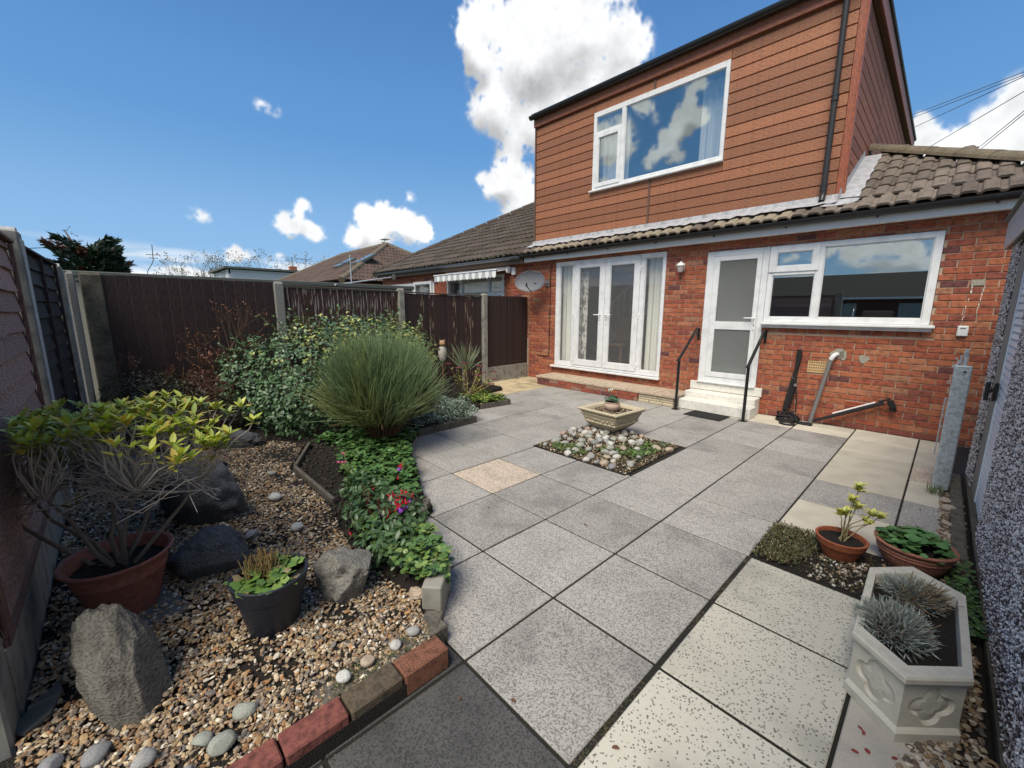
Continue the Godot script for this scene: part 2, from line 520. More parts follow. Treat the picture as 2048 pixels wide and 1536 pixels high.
func materials() -> void:
	var mottle := ntex("mottle", 0.018, L, 5, [0.62, 0.86, 1.0], [0.15, 0.5, 0.9])
	var grain := ntex("grain", 0.22, L, 3, [0.7, 0.9, 1.0], [0.1, 0.5, 0.9])
	var blotch := ntex("blotch", 0.008, L, 4, [0.55, 0.88, 1.0, 1.0], [0.18, 0.42, 0.6, 1.0], 512, 3)
	var dirt := ntex("dirt", 0.010, L, 5, [0.76, 0.91, 1.0, 1.0], [0.2, 0.38, 0.52, 1.0], 512, 12)
	# paving
	ntex("soft", 0.012, L, 4, [0.88, 0.97, 1.0, 1.0], [0.2, 0.45, 0.6, 1.0], 512, 23)
	ntex("haze", 0.012, L, 4, [0.88, 0.97, 1.0, 1.0], [0.2, 0.45, 0.6, 1.0], 512, 19)
	var salt := ntex("salt", 0.30, CELL, 1, [0.42, 0.62, 0.92, 1.0], [0.0, 0.30, 0.5, 1.0])
	var fleck := ntex("fleck", 0.16, CELL, 1, [0.26, 0.34, 0.95, 1.0], [0.0, 0.075, 0.10, 1.0], 512, 4)
	var chip := ntex("chip", 0.12, CELL, 1, [0.28, 0.4, 0.72, 1.0], [0.0, 0.4, 0.6, 1.0], 512, 8)
	for i in 4:
		var k: float = [0.95, 1.06, 0.88, 1.0][i]
		stain(mat("slab_grey_%d" % i, Color(0.405, 0.385, 0.355) * k, 0.85, salt, 1.15, 0.25), T.haze if i % 2 else dirt, 0.33)
		stain(mat("slab_cream_%d" % i, Color(0.60, 0.55, 0.445) * k, 0.82, grain, 1.4, 0.1), T.haze, 0.5)
		stain(mat("slab_fleck_%d" % i, Color(0.56, 0.53, 0.445) * k, 0.82, fleck, 2.1, 0.08), dirt, 0.28)
		stain(mat("slab_buff_%d" % i, Color(0.58, 0.47, 0.30) * k, 0.85, grain, 1.2, 0.1), blotch, 0.6)
	stain(mat("slab_pink", Color(0.60, 0.50, 0.40), 0.85, salt, 1.0, 0.2), T.haze, 0.5)
	stain(mat("slab_plain", Color(0.47, 0.43, 0.37), 0.85, grain, 1.4, 0.1), T.haze, 0.7)
	stain(mat("slab_black", Color(0.085, 0.083, 0.08), 0.8, salt, 1.15, 0.25), dirt, 0.6)
	mat("joint", Color(0.016, 0.015, 0.010), 0.95, mottle, 3.0, 1.0)
	mat("soil", Color(0.022, 0.016, 0.011), 0.95, ntex("crumb", 0.09, L, 4, [0.35, 0.8, 1.0], [0.2, 0.5, 0.9]), 2.5, 3.0)
	mat("lawn", Color(0.06, 0.085, 0.03), 0.95, mottle, 0.4)
	# masonry
	stain(mat("mortar", Color(0.52, 0.385, 0.285), 0.95, grain, 3.0, 0.4), mottle, 1.2)
	var bt := [Color(0.40, 0.105, 0.042), Color(0.36, 0.088, 0.038), Color(0.43, 0.135, 0.055), Color(0.32, 0.076, 0.036), Color(0.40, 0.12, 0.05), Color(0.27, 0.07, 0.04), Color(0.44, 0.165, 0.075), Color(0.15, 0.045, 0.038), Color(0.36, 0.10, 0.045), Color(0.38, 0.17, 0.085)]
	for i in bt.size():
		stain(mat("brick_%d" % i, Color(bt[i].r * 1.1, bt[i].g * 1.12 + 0.006, bt[i].b * 1.2 + 0.008), 0.88, mottle, Vector3(5.0, 9.0, 5.0), 0.35, grain), blotch, 2.6)
	mat("brick_dark", Color(0.24, 0.07, 0.05), 0.9, mottle, 4.0, 0.4)
	stain(mat("concrete", Color(0.33, 0.315, 0.27), 0.92, grain, 3.0, 0.5), blotch, 1.3)
	stain(mat("concrete_white", Color(0.78, 0.78, 0.77), 0.92, ntex("rough", 0.13, L, 3, [0.3, 0.85, 1.0], [0.25, 0.45, 0.8]), 5.0, 0.8), grain, 1.5)
	stain(mat("concrete_lichen", Color(0.34, 0.33, 0.29), 0.92, ntex("lichen", 0.03, L, 3, [0.55, 0.75, 0.78, 1.25], [0.2, 0.5, 0.62, 0.7], 512, 6), 3.5, 0.5), grain, 2.0)
	stain(mat("concrete_dark", Color(0.12, 0.105, 0.078), 0.95, mottle, 2.0, 0.5), blotch, 0.9)
	stain(mat("kerb", Color(0.14, 0.125, 0.10), 0.95, mottle, 4.0, 0.5), blotch, 2.0)
	stain(mat("step_white", Color(0.80, 0.78, 0.71), 0.85, grain, 3.0, 0.2), T.haze, 1.5)
	stain(mat("step_slab", Color(0.55, 0.44, 0.32), 0.85, grain, 3.0, 0.2), mottle, 0.9)
	stain(mat("bowl_stone", Color(0.74, 0.64, 0.45), 0.95, ntex("pits", 0.07, L, 4, [0.55, 0.88, 1.0], [0.25, 0.45, 0.75]), 5.0, 0.8), mottle, 4.0)
	var bark := ntex("bark", 0.05, L, 4, [0.45, 0.8, 1.0], [0.25, 0.5, 0.8], 512, 14)
	stain(mat("rock_dark", Color(0.125, 0.125, 0.13), 0.9, bark, 2.4, 0.7), blotch, 2.2, true)
	stain(mat("rock_grey", Color(0.24, 0.225, 0.195), 0.92, bark, 3.0, 0.7), blotch, 3.0, true)
	stain(mat("rock_brown", Color(0.165, 0.15, 0.125), 0.92, bark, Vector3(2.0, 4.0, 2.6), 0.8), blotch, 3.0, true)
	mat("slate", Color(0.13, 0.13, 0.115), 0.85, grain, 2.0, 0.3)
	var vary := mat("gravel", Color(1, 1, 1), 0.8, grain, 9.0, 0.0, null, true)
	vary.vertex_color_use_as_albedo = true
	var pebs := [Color(0.36, 0.35, 0.33), Color(0.52, 0.5, 0.46), Color(0.25, 0.25, 0.25), Color(0.45, 0.36, 0.27), Color(0.58, 0.57, 0.53), Color(0.33, 0.34, 0.29), Color(0.40, 0.30, 0.235)]
	for i in pebs.size(): mat("pebble_%d" % i, pebs[i], 0.75, mottle, 14.0, 0.1)
	# timber
	var streak := ntex("streak", 0.03, L, 4, [0.32, 0.66, 0.92, 1.0], [0.15, 0.42, 0.6, 0.9], 512, 21)
	for i in 5:
		var k: float = [1.0, 0.82, 1.14, 0.92, 1.05][i]
		stain(mat("clad_%d" % i, Color(0.44, 0.170, 0.080) * k, 0.6, streak, Vector3(0.9, 16, 16), 0.25), ntex("knots", 0.06, L, 3, [0.5, 0.95, 1.0], [0.15, 0.32, 0.6], 512, 15), 1.3)
		stain(mat("flank_%d" % i, Color(0.42, 0.150, 0.085) * k, 0.8, streak, Vector3(16, 16, 0.9), 0.12), mottle, 1.0)
		mat("fence_%d" % i, Color(0.048, 0.025, 0.022) * k, 0.8, streak, Vector3(7, 0.6, 7), 0.3)
		mat("waney_%d" % i, Color(0.43, 0.28, 0.25) * k, 0.85, streak, Vector3(0.9, 11, 11), 0.5)
		stain(mat("oldwaney_%d" % i, Color(0.065, 0.056, 0.05) * k, 0.85, streak, Vector3(0.9, 11, 11), 0.5), mottle, 1.0)
	mat("clad_trim", Color(0.38, 0.105, 0.05), 0.55, streak, Vector3(6, 0.8, 6), 0.05)
	mat("clad_fascia", Color(0.36, 0.12, 0.06), 0.55, streak, Vector3(0.7, 6, 6), 0.05)
	mat("joint_strip", Color(0.12, 0.065, 0.045), 0.6)
	var flake := ntex("flake", 0.010, L, 6, [Color(0.10, 0.052, 0.048), Color(0.12, 0.062, 0.056), Color(0.75, 0.70, 0.64), Color(1, 0.97, 0.92)], [0.0, 0.575, 0.60, 1.0], 512, 33)
	var flake2 := ntex("flake2", 0.012, L, 6, [Color(0.11, 0.055, 0.05), Color(0.13, 0.065, 0.06), Color(0.75, 0.66, 0.54), Color(1, 0.95, 0.85)], [0.0, 0.655, 0.68, 1.0], 512, 35)
	mat("fence_flaking", Color(0.42, 0.39, 0.37), 0.85, flake, Vector3(4.2, 0.42, 4.2), 0.2)
	mat("fence_chipped", Color(0.36, 0.31, 0.27), 0.85, flake2, Vector3(4.2, 0.4, 4.2), 0.2)
	mat("fence_cap", Color(0.10, 0.075, 0.055), 0.9, mottle, 4.0, 0.3)
	mat("frame_pink", Color(0.20, 0.105, 0.085), 0.8, streak, Vector3(7, 0.6, 7), 0.3)
	# plastics, metals, roof
	stain(mat("upvc", Color(0.82, 0.83, 0.83), 0.3, T.grain, 1.1), T.soft, 0.8)
	mat("white_paint", Color(0.80, 0.80, 0.79), 0.5, grain, 2.0)
	mat("hardware", Color(0.78, 0.78, 0.78), 0.2)
	mat("black_plastic", Color(0.012, 0.012, 0.013), 0.35)
	mat("downpipe", Color(0.022, 0.020, 0.020), 0.4)
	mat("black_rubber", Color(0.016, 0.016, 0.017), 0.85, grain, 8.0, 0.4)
	mat("rope", Color(0.010, 0.010, 0.011), 0.75, grain, 12.0, 0.3)
	mat("grey_plastic", Color(0.17, 0.165, 0.165), 0.45)
	mat("dish", Color(0.13, 0.135, 0.15), 0.55)
	var galv := mat("galvanised", Color(0.60, 0.66, 0.70), 0.5, ntex("spangle", 0.05, CELL, 1, [0.72, 0.86, 1.0], [0.0, 0.5, 1.0], 512, 40), 3.0)
	galv.metallic = 0.45
	stain(galv, mottle, 2.0)
	var steel := mat("steel", Color(0.6, 0.6, 0.62), 0.3)
	steel.metallic = 0.9
	var lead := mat("lead", Color(0.46, 0.46, 0.48), 0.6, T.haze, 3.0, 0.3)
	stain(lead, mottle, 1.0)
	for i in 4:
		var k: float = [1.0, 0.74, 1.22, 0.9][i]
		stain(mat("tile_%d" % i, Color(0.185, 0.147, 0.118) * k, 0.95, mottle, 5.0, 0.4, grain), blotch, 1.2)
	stain(mat("tile_far", Color(0.095, 0.072, 0.058), 0.95, mottle, 3.0), blotch, 0.35)
	stain(mat("tile_brown", Color(0.13, 0.088, 0.068), 0.95, mottle, 2.0), blotch, 0.3)
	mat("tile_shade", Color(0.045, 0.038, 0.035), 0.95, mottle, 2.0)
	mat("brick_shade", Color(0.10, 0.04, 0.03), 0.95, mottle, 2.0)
	mat("tile_pale", Color(0.30, 0.25, 0.18), 0.95, mottle, 5.0, 0.4, grain)
	stain(mat("ridge", Color(0.19, 0.155, 0.105), 0.95, mottle, 4.0, 0.5), blotch, 1.5)
	mat("felt", Color(0.12, 0.135, 0.12), 0.9, grain, 2.0)
	mat("render_tan", Color(0.40, 0.36, 0.28), 0.9, grain, 2.0)
	var dash := ntex("dash", 0.145, CELL, 1, [0.03, 0.075, 0.16, 0.76, 1.0], [0.0, 0.36, 0.46, 0.52, 1.0], 512, 51)
	mat("pebbledash", Color(0.86, 0.78, 0.76), 0.85, dash, 0.85, 0.9)
	mat("garage_grey", Color(0.26, 0.25, 0.235), 0.9, grain, 2.0)
	mat("garage_white", Color(0.62, 0.68, 0.76), 0.35)
	mat("fascia_grey", Color(0.50, 0.50, 0.56), 0.4, mottle, 2.0)
	mat("airbrick_buff", Color(0.62, 0.42, 0.19), 0.8, grain, 5.0)
	mat("airbrick_red", Color(0.45, 0.10, 0.045), 0.85, grain, 5.0)
	mat("hole", Color(0.012, 0.010, 0.010), 0.9)
	mat("cement_patch", Color(0.36, 0.34, 0.28), 0.95, mottle, 8.0, 0.6)
	mat("lime", Color(0.72, 0.62, 0.56), 0.95, mottle, 9.0, 0.3)
	# glass
	var g := mat("glass", Color(1, 1, 1), 0.02)
	g.transparency = BaseMaterial3D.TRANSPARENCY_ALPHA
	g.albedo_color.a = 0.04
	var g2 := mat("glass_coated", Color(0.86, 0.94, 0.93), 0.004)
	g2.transparency = BaseMaterial3D.TRANSPARENCY_ALPHA
	g2.albedo_color.a = 0.28
	g2.metallic = 1.0      # a thin mirror-like coating that lets most light through
	var plain_white := Image.create(4, 4, false, Image.FORMAT_RGB8)
	plain_white.fill(Color(1, 1, 1))
	g2.albedo_texture = ImageTexture.create_from_image(plain_white)
	var ob := mat("glass_obscure", Color(0.40, 0.42, 0.41), 0.13, null, 7.0, 1.6, ntex("ripple", 0.055, L, 2, [0.0, 0.5, 1.0], [0.2, 0.5, 0.8], 512, 60))
	ob.metallic = 0.65
	# rooms
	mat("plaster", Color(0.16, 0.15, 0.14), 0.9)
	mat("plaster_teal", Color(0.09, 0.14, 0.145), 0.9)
	mat("carpet", Color(0.24, 0.19, 0.12), 0.95)
	mat("wood_dark", Color(0.10, 0.055, 0.028), 0.5)
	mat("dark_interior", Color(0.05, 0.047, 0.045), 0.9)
	var cu := leafmat("curtain", Color(0.72, 0.73, 0.66), 0.9, 0.08)
	cu.backlight = Color(0.25, 0.25, 0.22)
	mat("curtain_pattern", Color(0.62, 0.6, 0.56), 0.9, ntex("pods", 0.014, CELL, 1, [0.25, 0.3, 0.95, 1.0], [0.0, 0.2, 0.24, 1.0], 512, 70), 1.8)
	# pots
	mat("terracotta_dull", Color(0.30, 0.11, 0.08), 0.6, mottle, 3.0)
	stain(mat("terracotta", Color(0.40, 0.115, 0.048), 0.7, mottle, 4.0), grain, 2.0)
	stain(mat("terracotta_pale", Color(0.43, 0.18, 0.115), 0.75, mottle, 5.0, 0.3), grain, 2.0)
	mat("pot_blue", Color(0.018, 0.022, 0.034), 0.5, mottle, 3.0)
	stain(mat("planter", Color(0.60, 0.57, 0.48), 0.7, grain, 3.0, 0.1), T.haze, 2.5)
	stain(mat("pot_glaze", Color(0.60, 0.50, 0.42), 0.5, ntex("glaze", 0.06, L, 3, [Color(0.75, 0.4, 0.28), Color(0.95, 0.85, 0.75), Color(1, 1, 1)], [0.25, 0.45, 0.7], 512, 80), 9.0, 0.6), grain, 4.0)
	# plants
	mat("bark_grey", Color(0.30, 0.25, 0.205), 0.95, bark, 9.0, 1.5)
	mat("twig_grey", Color(0.40, 0.35, 0.315), 0.9)
	mat("stem_green", Color(0.12, 0.16, 0.05), 0.7)
	mat("stem_brown", Color(0.16, 0.09, 0.045), 0.9)
	mat("straw", Color(0.40, 0.30, 0.16), 0.9)
	leafmat("leaf_mixed", Color(1, 1, 1), 0.42, 0.22, true)
	leafmat("blade_mixed", Color(1, 1, 1), 0.6, 0.12, true)
	leafmat("petal_white", Color(0.8, 0.8, 0.8), 0.6, 0.2)
	leafmat("petal_red", Color(0.62, 0.02, 0.05), 0.5, 0.3)
	leafmat("petal_pink", Color(0.75, 0.22, 0.42), 0.5, 0.3)
	leafmat("petal_purple", Color(0.19, 0.04, 0.35), 0.5, 0.3)
	for i in 4:
		var k: float = [1.0, 1.25, 0.8, 1.1][i]
		leafmat("azalea_%d" % i, [Color(0.40, 0.48, 0.07), Color(0.52, 0.54, 0.09), Color(0.29, 0.36, 0.06), Color(0.54, 0.41, 0.08)][i], 0.5, 0.3)
		leafmat("violet_%d" % i, Color(0.085, 0.19, 0.06) * k, 0.5, 0.3)
		leafmat("ivy_%d" % i, [Color(0.10, 0.19, 0.035), Color(0.16, 0.24, 0.05), Color(0.075, 0.14, 0.03), Color(0.33, 0.25, 0.13)][i], 0.5, 0.3)
	leafmat("cream_leaf", Color(0.62, 0.60, 0.17), 0.5, 0.25)
	leafmat("cream_leaf_heart", Color(0.24, 0.32, 0.07), 0.5, 0.25)

# ---------------------------------------------------------------- the ground, the slabs
const LAT := Vector3(-1.276, 0, 5.362)
var bed_edge := PackedVector2Array([Vector2(-1.30, 7.36), Vector2(-1.30, 6.03), Vector2(-1.58, 5.92), Vector2(-1.70, 5.80), Vector2(-2.50, 5.47), Vector2(-2.53, 5.31), Vector2(-2.72, 5.27), Vector2(-3.3, 4.98), Vector2(-3.85, 4.75), Vector2(-4.30, 4.40), Vector2(-4.33, 3.42), Vector2(-4.80, 3.36), Vector2(-4.88, 2.86), Vector2(-4.80, 2.33), Vector2(-5.65, 2.3), Vector2(-5.75, 1.62), Vector2(-6.66, 1.5), Vector2(-6.66, 7.36)])
var gravel_area := PackedVector2Array([Vector2(-1.40, 7.30), Vector2(-1.40, 6.05), Vector2(-1.66, 5.96), Vector2(-1.9, 5.99), Vector2(-2.3, 6.02), Vector2(-3.1, 5.89), Vector2(-4.0, 5.89), Vector2(-4.65, 5.56), Vector2(-5.0, 5.7), Vector2(-5.4, 6.15), Vector2(-6.3, 6.6), Vector2(-6.5, 7.2), Vector2(-4.4, 7.29)])
func bed_y(x: float, z: float) -> float:
	var k := smoothstep(0.0, 0.5, minf(-1.35 - x, z - 5.9))
	return 0.075 + 0.02 * k + 0.012 * noise.get_noise_2d(x * 14.0, z * 14.0)

func ground_and_paving() -> void:
	var g := MB.new()
	g.box(Vector3(0, -0.31, 0), Vector3(900, 0.5, 900))
	pb("ground", g, M.lawn).set_meta("kind", "structure")
	var p := structure("patio")
	p.transform = Transform3D(Basis(Vector3.UP, -0.0111), LAT)
	var inv := p.transform.affine_inverse()
	bx("joint_bed", Vector3(-6.2, -0.055, -6.6), Vector3(1.45, -0.007, 2.2), M.joint, p, 0.0)
	var forms := {}
	for a in range(-3, 9):
		for b in range(-3, 9):
			if (a == 1 or a == 2) and (b == 3 or b == 4): continue
			if a == -2 and b == 2: continue
			if a == -3 and (b == 2 or b == 3): continue
			var x1 := -0.6 * a
			var x0 := x1 - 0.6
			var z1 := -0.6 * b
			var z0 := z1 - 0.6
			if a == -3: x1 = x0 + (0.30 if b < 4 else 0.235)
			var kind := "grey"
			if a == -2: kind = "fleck" if b < 2 else ("grey" if b == 4 else "cream")
			elif a == -3: kind = "grey" if b == 4 else ("plain" if b < 2 else ("pink" if b == 6 else "cream"))
			elif a >= 7: kind = "buff"
			elif a == 2 and b == 1: kind = "pink"
			elif a >= -1 and b == -2 and a < 1: kind = "black"
			elif b == -3: kind = "black"
			var inside := 0
			for q in [Vector2(x0, z0), Vector2(x1, z0), Vector2(x1, z1), Vector2(x0, z1)]:
				var w: Vector3 = p.transform * Vector3(q.x, 0, q.y)
				if Geometry2D.is_point_in_polygon(Vector2(w.x, w.z), bed_edge): inside += 1
			if inside == 4: continue
			if b == 8 and a >= -1 and a < 2:       # two thin strips against the wall
				slab(p, forms, x0, z0 + 0.06, x1, z0 + 0.30, "cream")
				slab(p, forms, x0, z0 + 0.31, x1, z1, "cream")
				continue
			if b == 8: z0 += 0.03
			if a == -1 and b < 2: x1 -= 0.006
			if a == -2 and b < 2: x0 += 0.006
			if a == -2 and b == 8: kind = "cream"
			slab(p, forms, x0, z0, x1, z1, kind)
	# paint drips on the slab under the planter
	for k in 6:
		var b := MB.new()
		b.lathe([Vector2(0.0, 0.0015), Vector2(rf(0.004, 0.010), 0.0012), Vector2(0.011, 0.0)], 7)
		var o := pb("paint_spot", b, mat("paint_red", Color(0.22, 0.03, 0.03), 0.6), p, inv * Transform3D(Basis(Vector3.UP, rf(0, 6)).scaled_local(Vector3(1, 1, rf(0.4, 0.8))), Vector3(-0.02 + rf(-0.03, 0.13), 0.0035, 5.12 + rf(-0.09, 0.12))))

func slab(p: Node3D, forms: Dictionary, x0: float, z0: float, x1: float, z1: float, kind: String) -> void:
	var s := Vector3(x1 - x0 - rf(0.012, 0.016), 0.045, z1 - z0 - rf(0.012, 0.016))
	var key := "%d_%d" % [int(round((x1 - x0) * 100)), int(round((z1 - z0) * 100))]
	if not forms.has(key):
		var b := MB.new()
		b.box(Vector3(0, -0.0225, 0), s, 0.004)
		forms[key] = b.mesh()
	var m: Material = M["slab_" + kind] if M.has("slab_" + kind) else M["slab_%s_%d" % [kind, rng.randi() % 4]]
	var t := Transform3D(Basis(Vector3(1, 0, 0), rf(-0.003, 0.003)) * Basis(Vector3(0, 0, 1), rf(-0.003, 0.003)) * Basis(Vector3.UP, rf(-0.003, 0.003)), Vector3((x0 + x1) * 0.5, rf(-0.0015, 0.0015), (z0 + z1) * 0.5))
	part("paving_slab", forms[key], m, p, t)

# ---------------------------------------------------------------- the raised bed: soil, gravel, edging
func bed() -> void:
	var b := MB.new()
	var pts := []
	for q in bed_edge: pts.append(Vector3(q.x, 0.062, q.y))
	b.prism(pts, Vector3(0, -0.15, 0))
	pb("flower_bed", b, M.soil).set_meta("kind", "structure")
	# heap of soil clods
	var clod := stone(1, 4, 0.5, 1, Vector3(1, 0.7, 1)).mesh()
	var xs := []
	var cs := []
	while xs.size() < 5200:
		var x := rf(-6.6, -1.6)
		var z := rf(1.6, 7.3)
		if not Geometry2D.is_point_in_polygon(Vector2(x, z), bed_edge) or Geometry2D.is_point_in_polygon(Vector2(x, z), gravel_area): continue
		var s := rf(0.006, 0.022)
		xs.append(Transform3D(Basis.from_euler(rv(3)).scaled_local(Vector3.ONE * s), Vector3(x, 0.062 + s * 0.3, z)))
		var k := rf(0.6, 1.5)
		cs.append(Color(0.028 * k, 0.020 * k, 0.014 * k))
	tag(many("loose_soil", clod, M.gravel, xs, cs), "dark crumbly soil between the shrubs and flowers of the bed", "soil")
	# gravel
	var forms := []
	for i in 5: forms.append(stone(1, 30 + i, 0.4, 6, Vector3(1.1, rf(0.30, 0.5), rf(0.55, 0.85))).facet().mesh())
	var hues := [Color(0.36, 0.245, 0.13), Color(0.42, 0.31, 0.18), Color(0.24, 0.15, 0.085), Color(0.52, 0.42, 0.28), Color(0.17, 0.125, 0.09), Color(0.29, 0.235, 0.18), Color(0.66, 0.59, 0.48), Color(0.36, 0.19, 0.08), Color(0.15, 0.135, 0.12), Color(0.32, 0.215, 0.125), Color(0.40, 0.30, 0.19)]
	var gr := Node3D.new()
	gr.name = "gravel"
	add_child(gr)
	tag(gr, "loose tan and brown flint gravel covering the raised bed", "gravel")
	gr.set_meta("kind", "stuff")
	for f in 5:
		var t := []
		var c := []
		while t.size() < 7600:
			var x := -1.35 - 5.2 * pow(rng.randf(), 1.35)
			var z := rf(5.5, 7.32)
			if not Geometry2D.is_point_in_polygon(Vector2(x, z), gravel_area): continue
			var bare := noise.get_noise_2d(x * 22.0 + 50, z * 22.0)
			if bare > 0.40 and rng.randf() < 0.7: continue
			var s := rf(0.0052, 0.0125) * (1.35 if rng.randf() < 0.12 else 1.0)
			t.append(Transform3D((Basis(Vector3.UP, rf(0, TAU)) * Basis(Vector3(1, 0, 0), rng.randfn() * 0.4) * Basis(Vector3(0, 0, 1), rng.randfn() * 0.4)).scaled_local(Vector3.ONE * s), Vector3(x, bed_y(x, z) + rf(-0.006, 0.012), z)))
			var hue: Color = pick(hues)
			c.append(hue * rf(0.75, 1.3))
		many("gravel_stones", forms[f], M.gravel, t, c, gr)
	# soil seen under it
	var under := MB.new()
	var up := []
	for q in gravel_area: up.append(Vector3(q.x, 0.082, q.y))
	under.prism(up, Vector3(0, -0.03, 0))
	pb("gravel_base", under, M.soil).set_meta("kind", "structure")
	# brick edging in the foreground
	var e := thing("brick_edging", "row of old red and mossy bricks edging the gravel bed in the foreground", "edging")
	var kinds := ["brick_6", "brick_moss", "brick_red", "brick_red", "brick_dark", "brick_red"]
	stain(mat("brick_moss", Color(0.115, 0.088, 0.058), 0.95, M.concrete_dark.albedo_texture, 5.0, 1.0), T.blotch, 3.0)
	stain(mat("brick_red", Color(0.235, 0.075, 0.058), 0.92, T.mottle, 4.0, 0.8), T.blotch, 4.0)
	stain(mat("brick_worn", Color(0.27, 0.112, 0.066), 0.95, T.pits, 4.0, 1.6), T.blotch, 4.0)
	kinds[0] = "brick_worn"
	for i in 6:
		var bb := MB.new()
		bb.box(Vector3.ZERO, Vector3(0.104, 0.10, 0.208), 0.006)
		pb("brick", bb, M[kinds[i]], e, Transform3D(Basis(Vector3.UP, rf(-0.02, 0.02)) * Basis(Vector3(0, 0, 1), rf(-0.03, 0.03)), Vector3(-1.352 + rf(-0.004, 0.004), 0.052, 6.135 + i * 0.2165)))
	# a second, sunken course and mossy kerb behind the first two bricks
	var k2 := thing("sunken_kerb", "moss covered sunken kerb behind the worn corner brick of the edging", "kerb")
	for q in [[Vector3(-1.46, 0.045, 6.10), 0.30, 0.05], [Vector3(-1.46, 0.04, 6.40), 0.26, 0.0], [Vector3(-1.50, 0.05, 5.99), 0.12, 0.7]]:
		var bb := MB.new()
		bb.box(Vector3.ZERO, Vector3(0.09, 0.09, q[1]), 0.006)
		pb("kerb_piece", bb, M.kerb, k2, Transform3D(Basis(Vector3.UP, q[2]), q[0]))
	kerb("upright concrete block at the patio corner of the gravel bed", [Vector2(-1.585, 5.935), Vector2(-1.755, 5.755)], 0.185, 0.10, "concrete")
	kerb("short dark kerb beside the red and purple flowers", [Vector2(-2.49, 5.42), Vector2(-2.64, 5.29)], 0.075, 0.055, "kerb")
	kerb("weathered edging strip between the gravel and the bare soil", [Vector2(-3.05, 5.85), Vector2(-3.98, 5.85)], 0.12, 0.03, "kerb")
	kerb("short angled edging strip below the large leafy shrub", [Vector2(-4.0, 5.84), Vector2(-4.6, 5.52)], 0.12, 0.03, "kerb")
	kerb("kerb beneath the silver creeping plant", [Vector2(-4.31, 4.36), Vector2(-4.33, 3.42)], 0.085, 0.05, "kerb", 2)
	kerb("kerb at the far end of the bed below the golden herbs", [Vector2(-4.87, 2.90), Vector2(-4.80, 2.32)], 0.085, 0.05, "kerb")
	kerb("kerb turning back towards the fence post at the end of the bed", [Vector2(-4.85, 2.30), Vector2(-5.7, 2.26)], 0.08, 0.05, "kerb")

func kerb(label: String, a: Array, h: float, w: float, m: String, pieces := 1) -> void:
	var p0 := Vector3(a[0].x, 0, a[0].y)
	var p1 := Vector3(a[1].x, 0, a[1].y)
	var d := p1 - p0
	var t := thing("edging_kerb", label, "kerb")
	t.position = p0
	for i in pieces:
		var b := MB.new()
		var l := d.length() / pieces
		b.box(Vector3(0, h * 0.5 - 0.01, -l * 0.5), Vector3(w, h + 0.02, l - 0.006), 0.006)
		pb("kerb_stone", b, M[m], t, Transform3D(Basis.looking_at(d) * Basis(Vector3(0, 0, 1), rf(-0.02, 0.02)), d * (float(i) / pieces)))

# ---------------------------------------------------------------- the house
var hs: Node3D
var unit_brick: ArrayMesh
func minus(rects: Array, cut: Rect2) -> Array:   # rectangles less one rectangle
	var out := []
	for r: Rect2 in rects:
		var i := r.intersection(cut)
		if i.size.x < 1e-4 or i.size.y < 1e-4:
			out.append(r); continue
		if i.position.x > r.position.x + 1e-4: out.append(Rect2(r.position, Vector2(i.position.x - r.position.x, r.size.y)))
		if i.end.x < r.end.x - 1e-4: out.append(Rect2(Vector2(i.end.x, r.position.y), Vector2(r.end.x - i.end.x, r.size.y)))
		if i.position.y > r.position.y + 1e-4: out.append(Rect2(Vector2(i.position.x, r.position.y), Vector2(i.size.x, i.position.y - r.position.y)))
		if i.end.y < r.end.y - 1e-4: out.append(Rect2(Vector2(i.position.x, i.end.y), Vector2(i.size.x, r.end.y - i.end.y)))
	return out
func coursed(x0: float, x1: float, y0: float, y1: float, holes: Array) -> Array:   # brick faces of a stretcher-bond wall
	var out := []
	var k := 0
	var y := y0
	while y < y1 - 0.02:
		var x := x0 - (0.1125 if k % 2 else 0.0)
		while x < x1:
			var a := maxf(x + 0.005, x0)
			var b := minf(x + 0.220 + rf(-0.003, 0.003), x1)
			if b - a > 0.03:
				var rs := [Rect2(a, y + 0.005 + rf(-0.001, 0.001), b - a, minf(0.0655, y1 - y - 0.006))]
				for h in holes: rs = minus(rs, h)
				for r: Rect2 in rs:
					if r.size.x > 0.03 and r.size.y > 0.022: out.append(r)
			x += 0.225
		y += 0.075
		k += 1
	return out
func brick_material() -> int:
	var q := rng.randf()
	if q < 0.035: return 7
	if q < 0.08: return 9
	if q < 0.15: return 6
	return pick([0, 1, 2, 3, 4, 5, 8, 0, 1, 4])

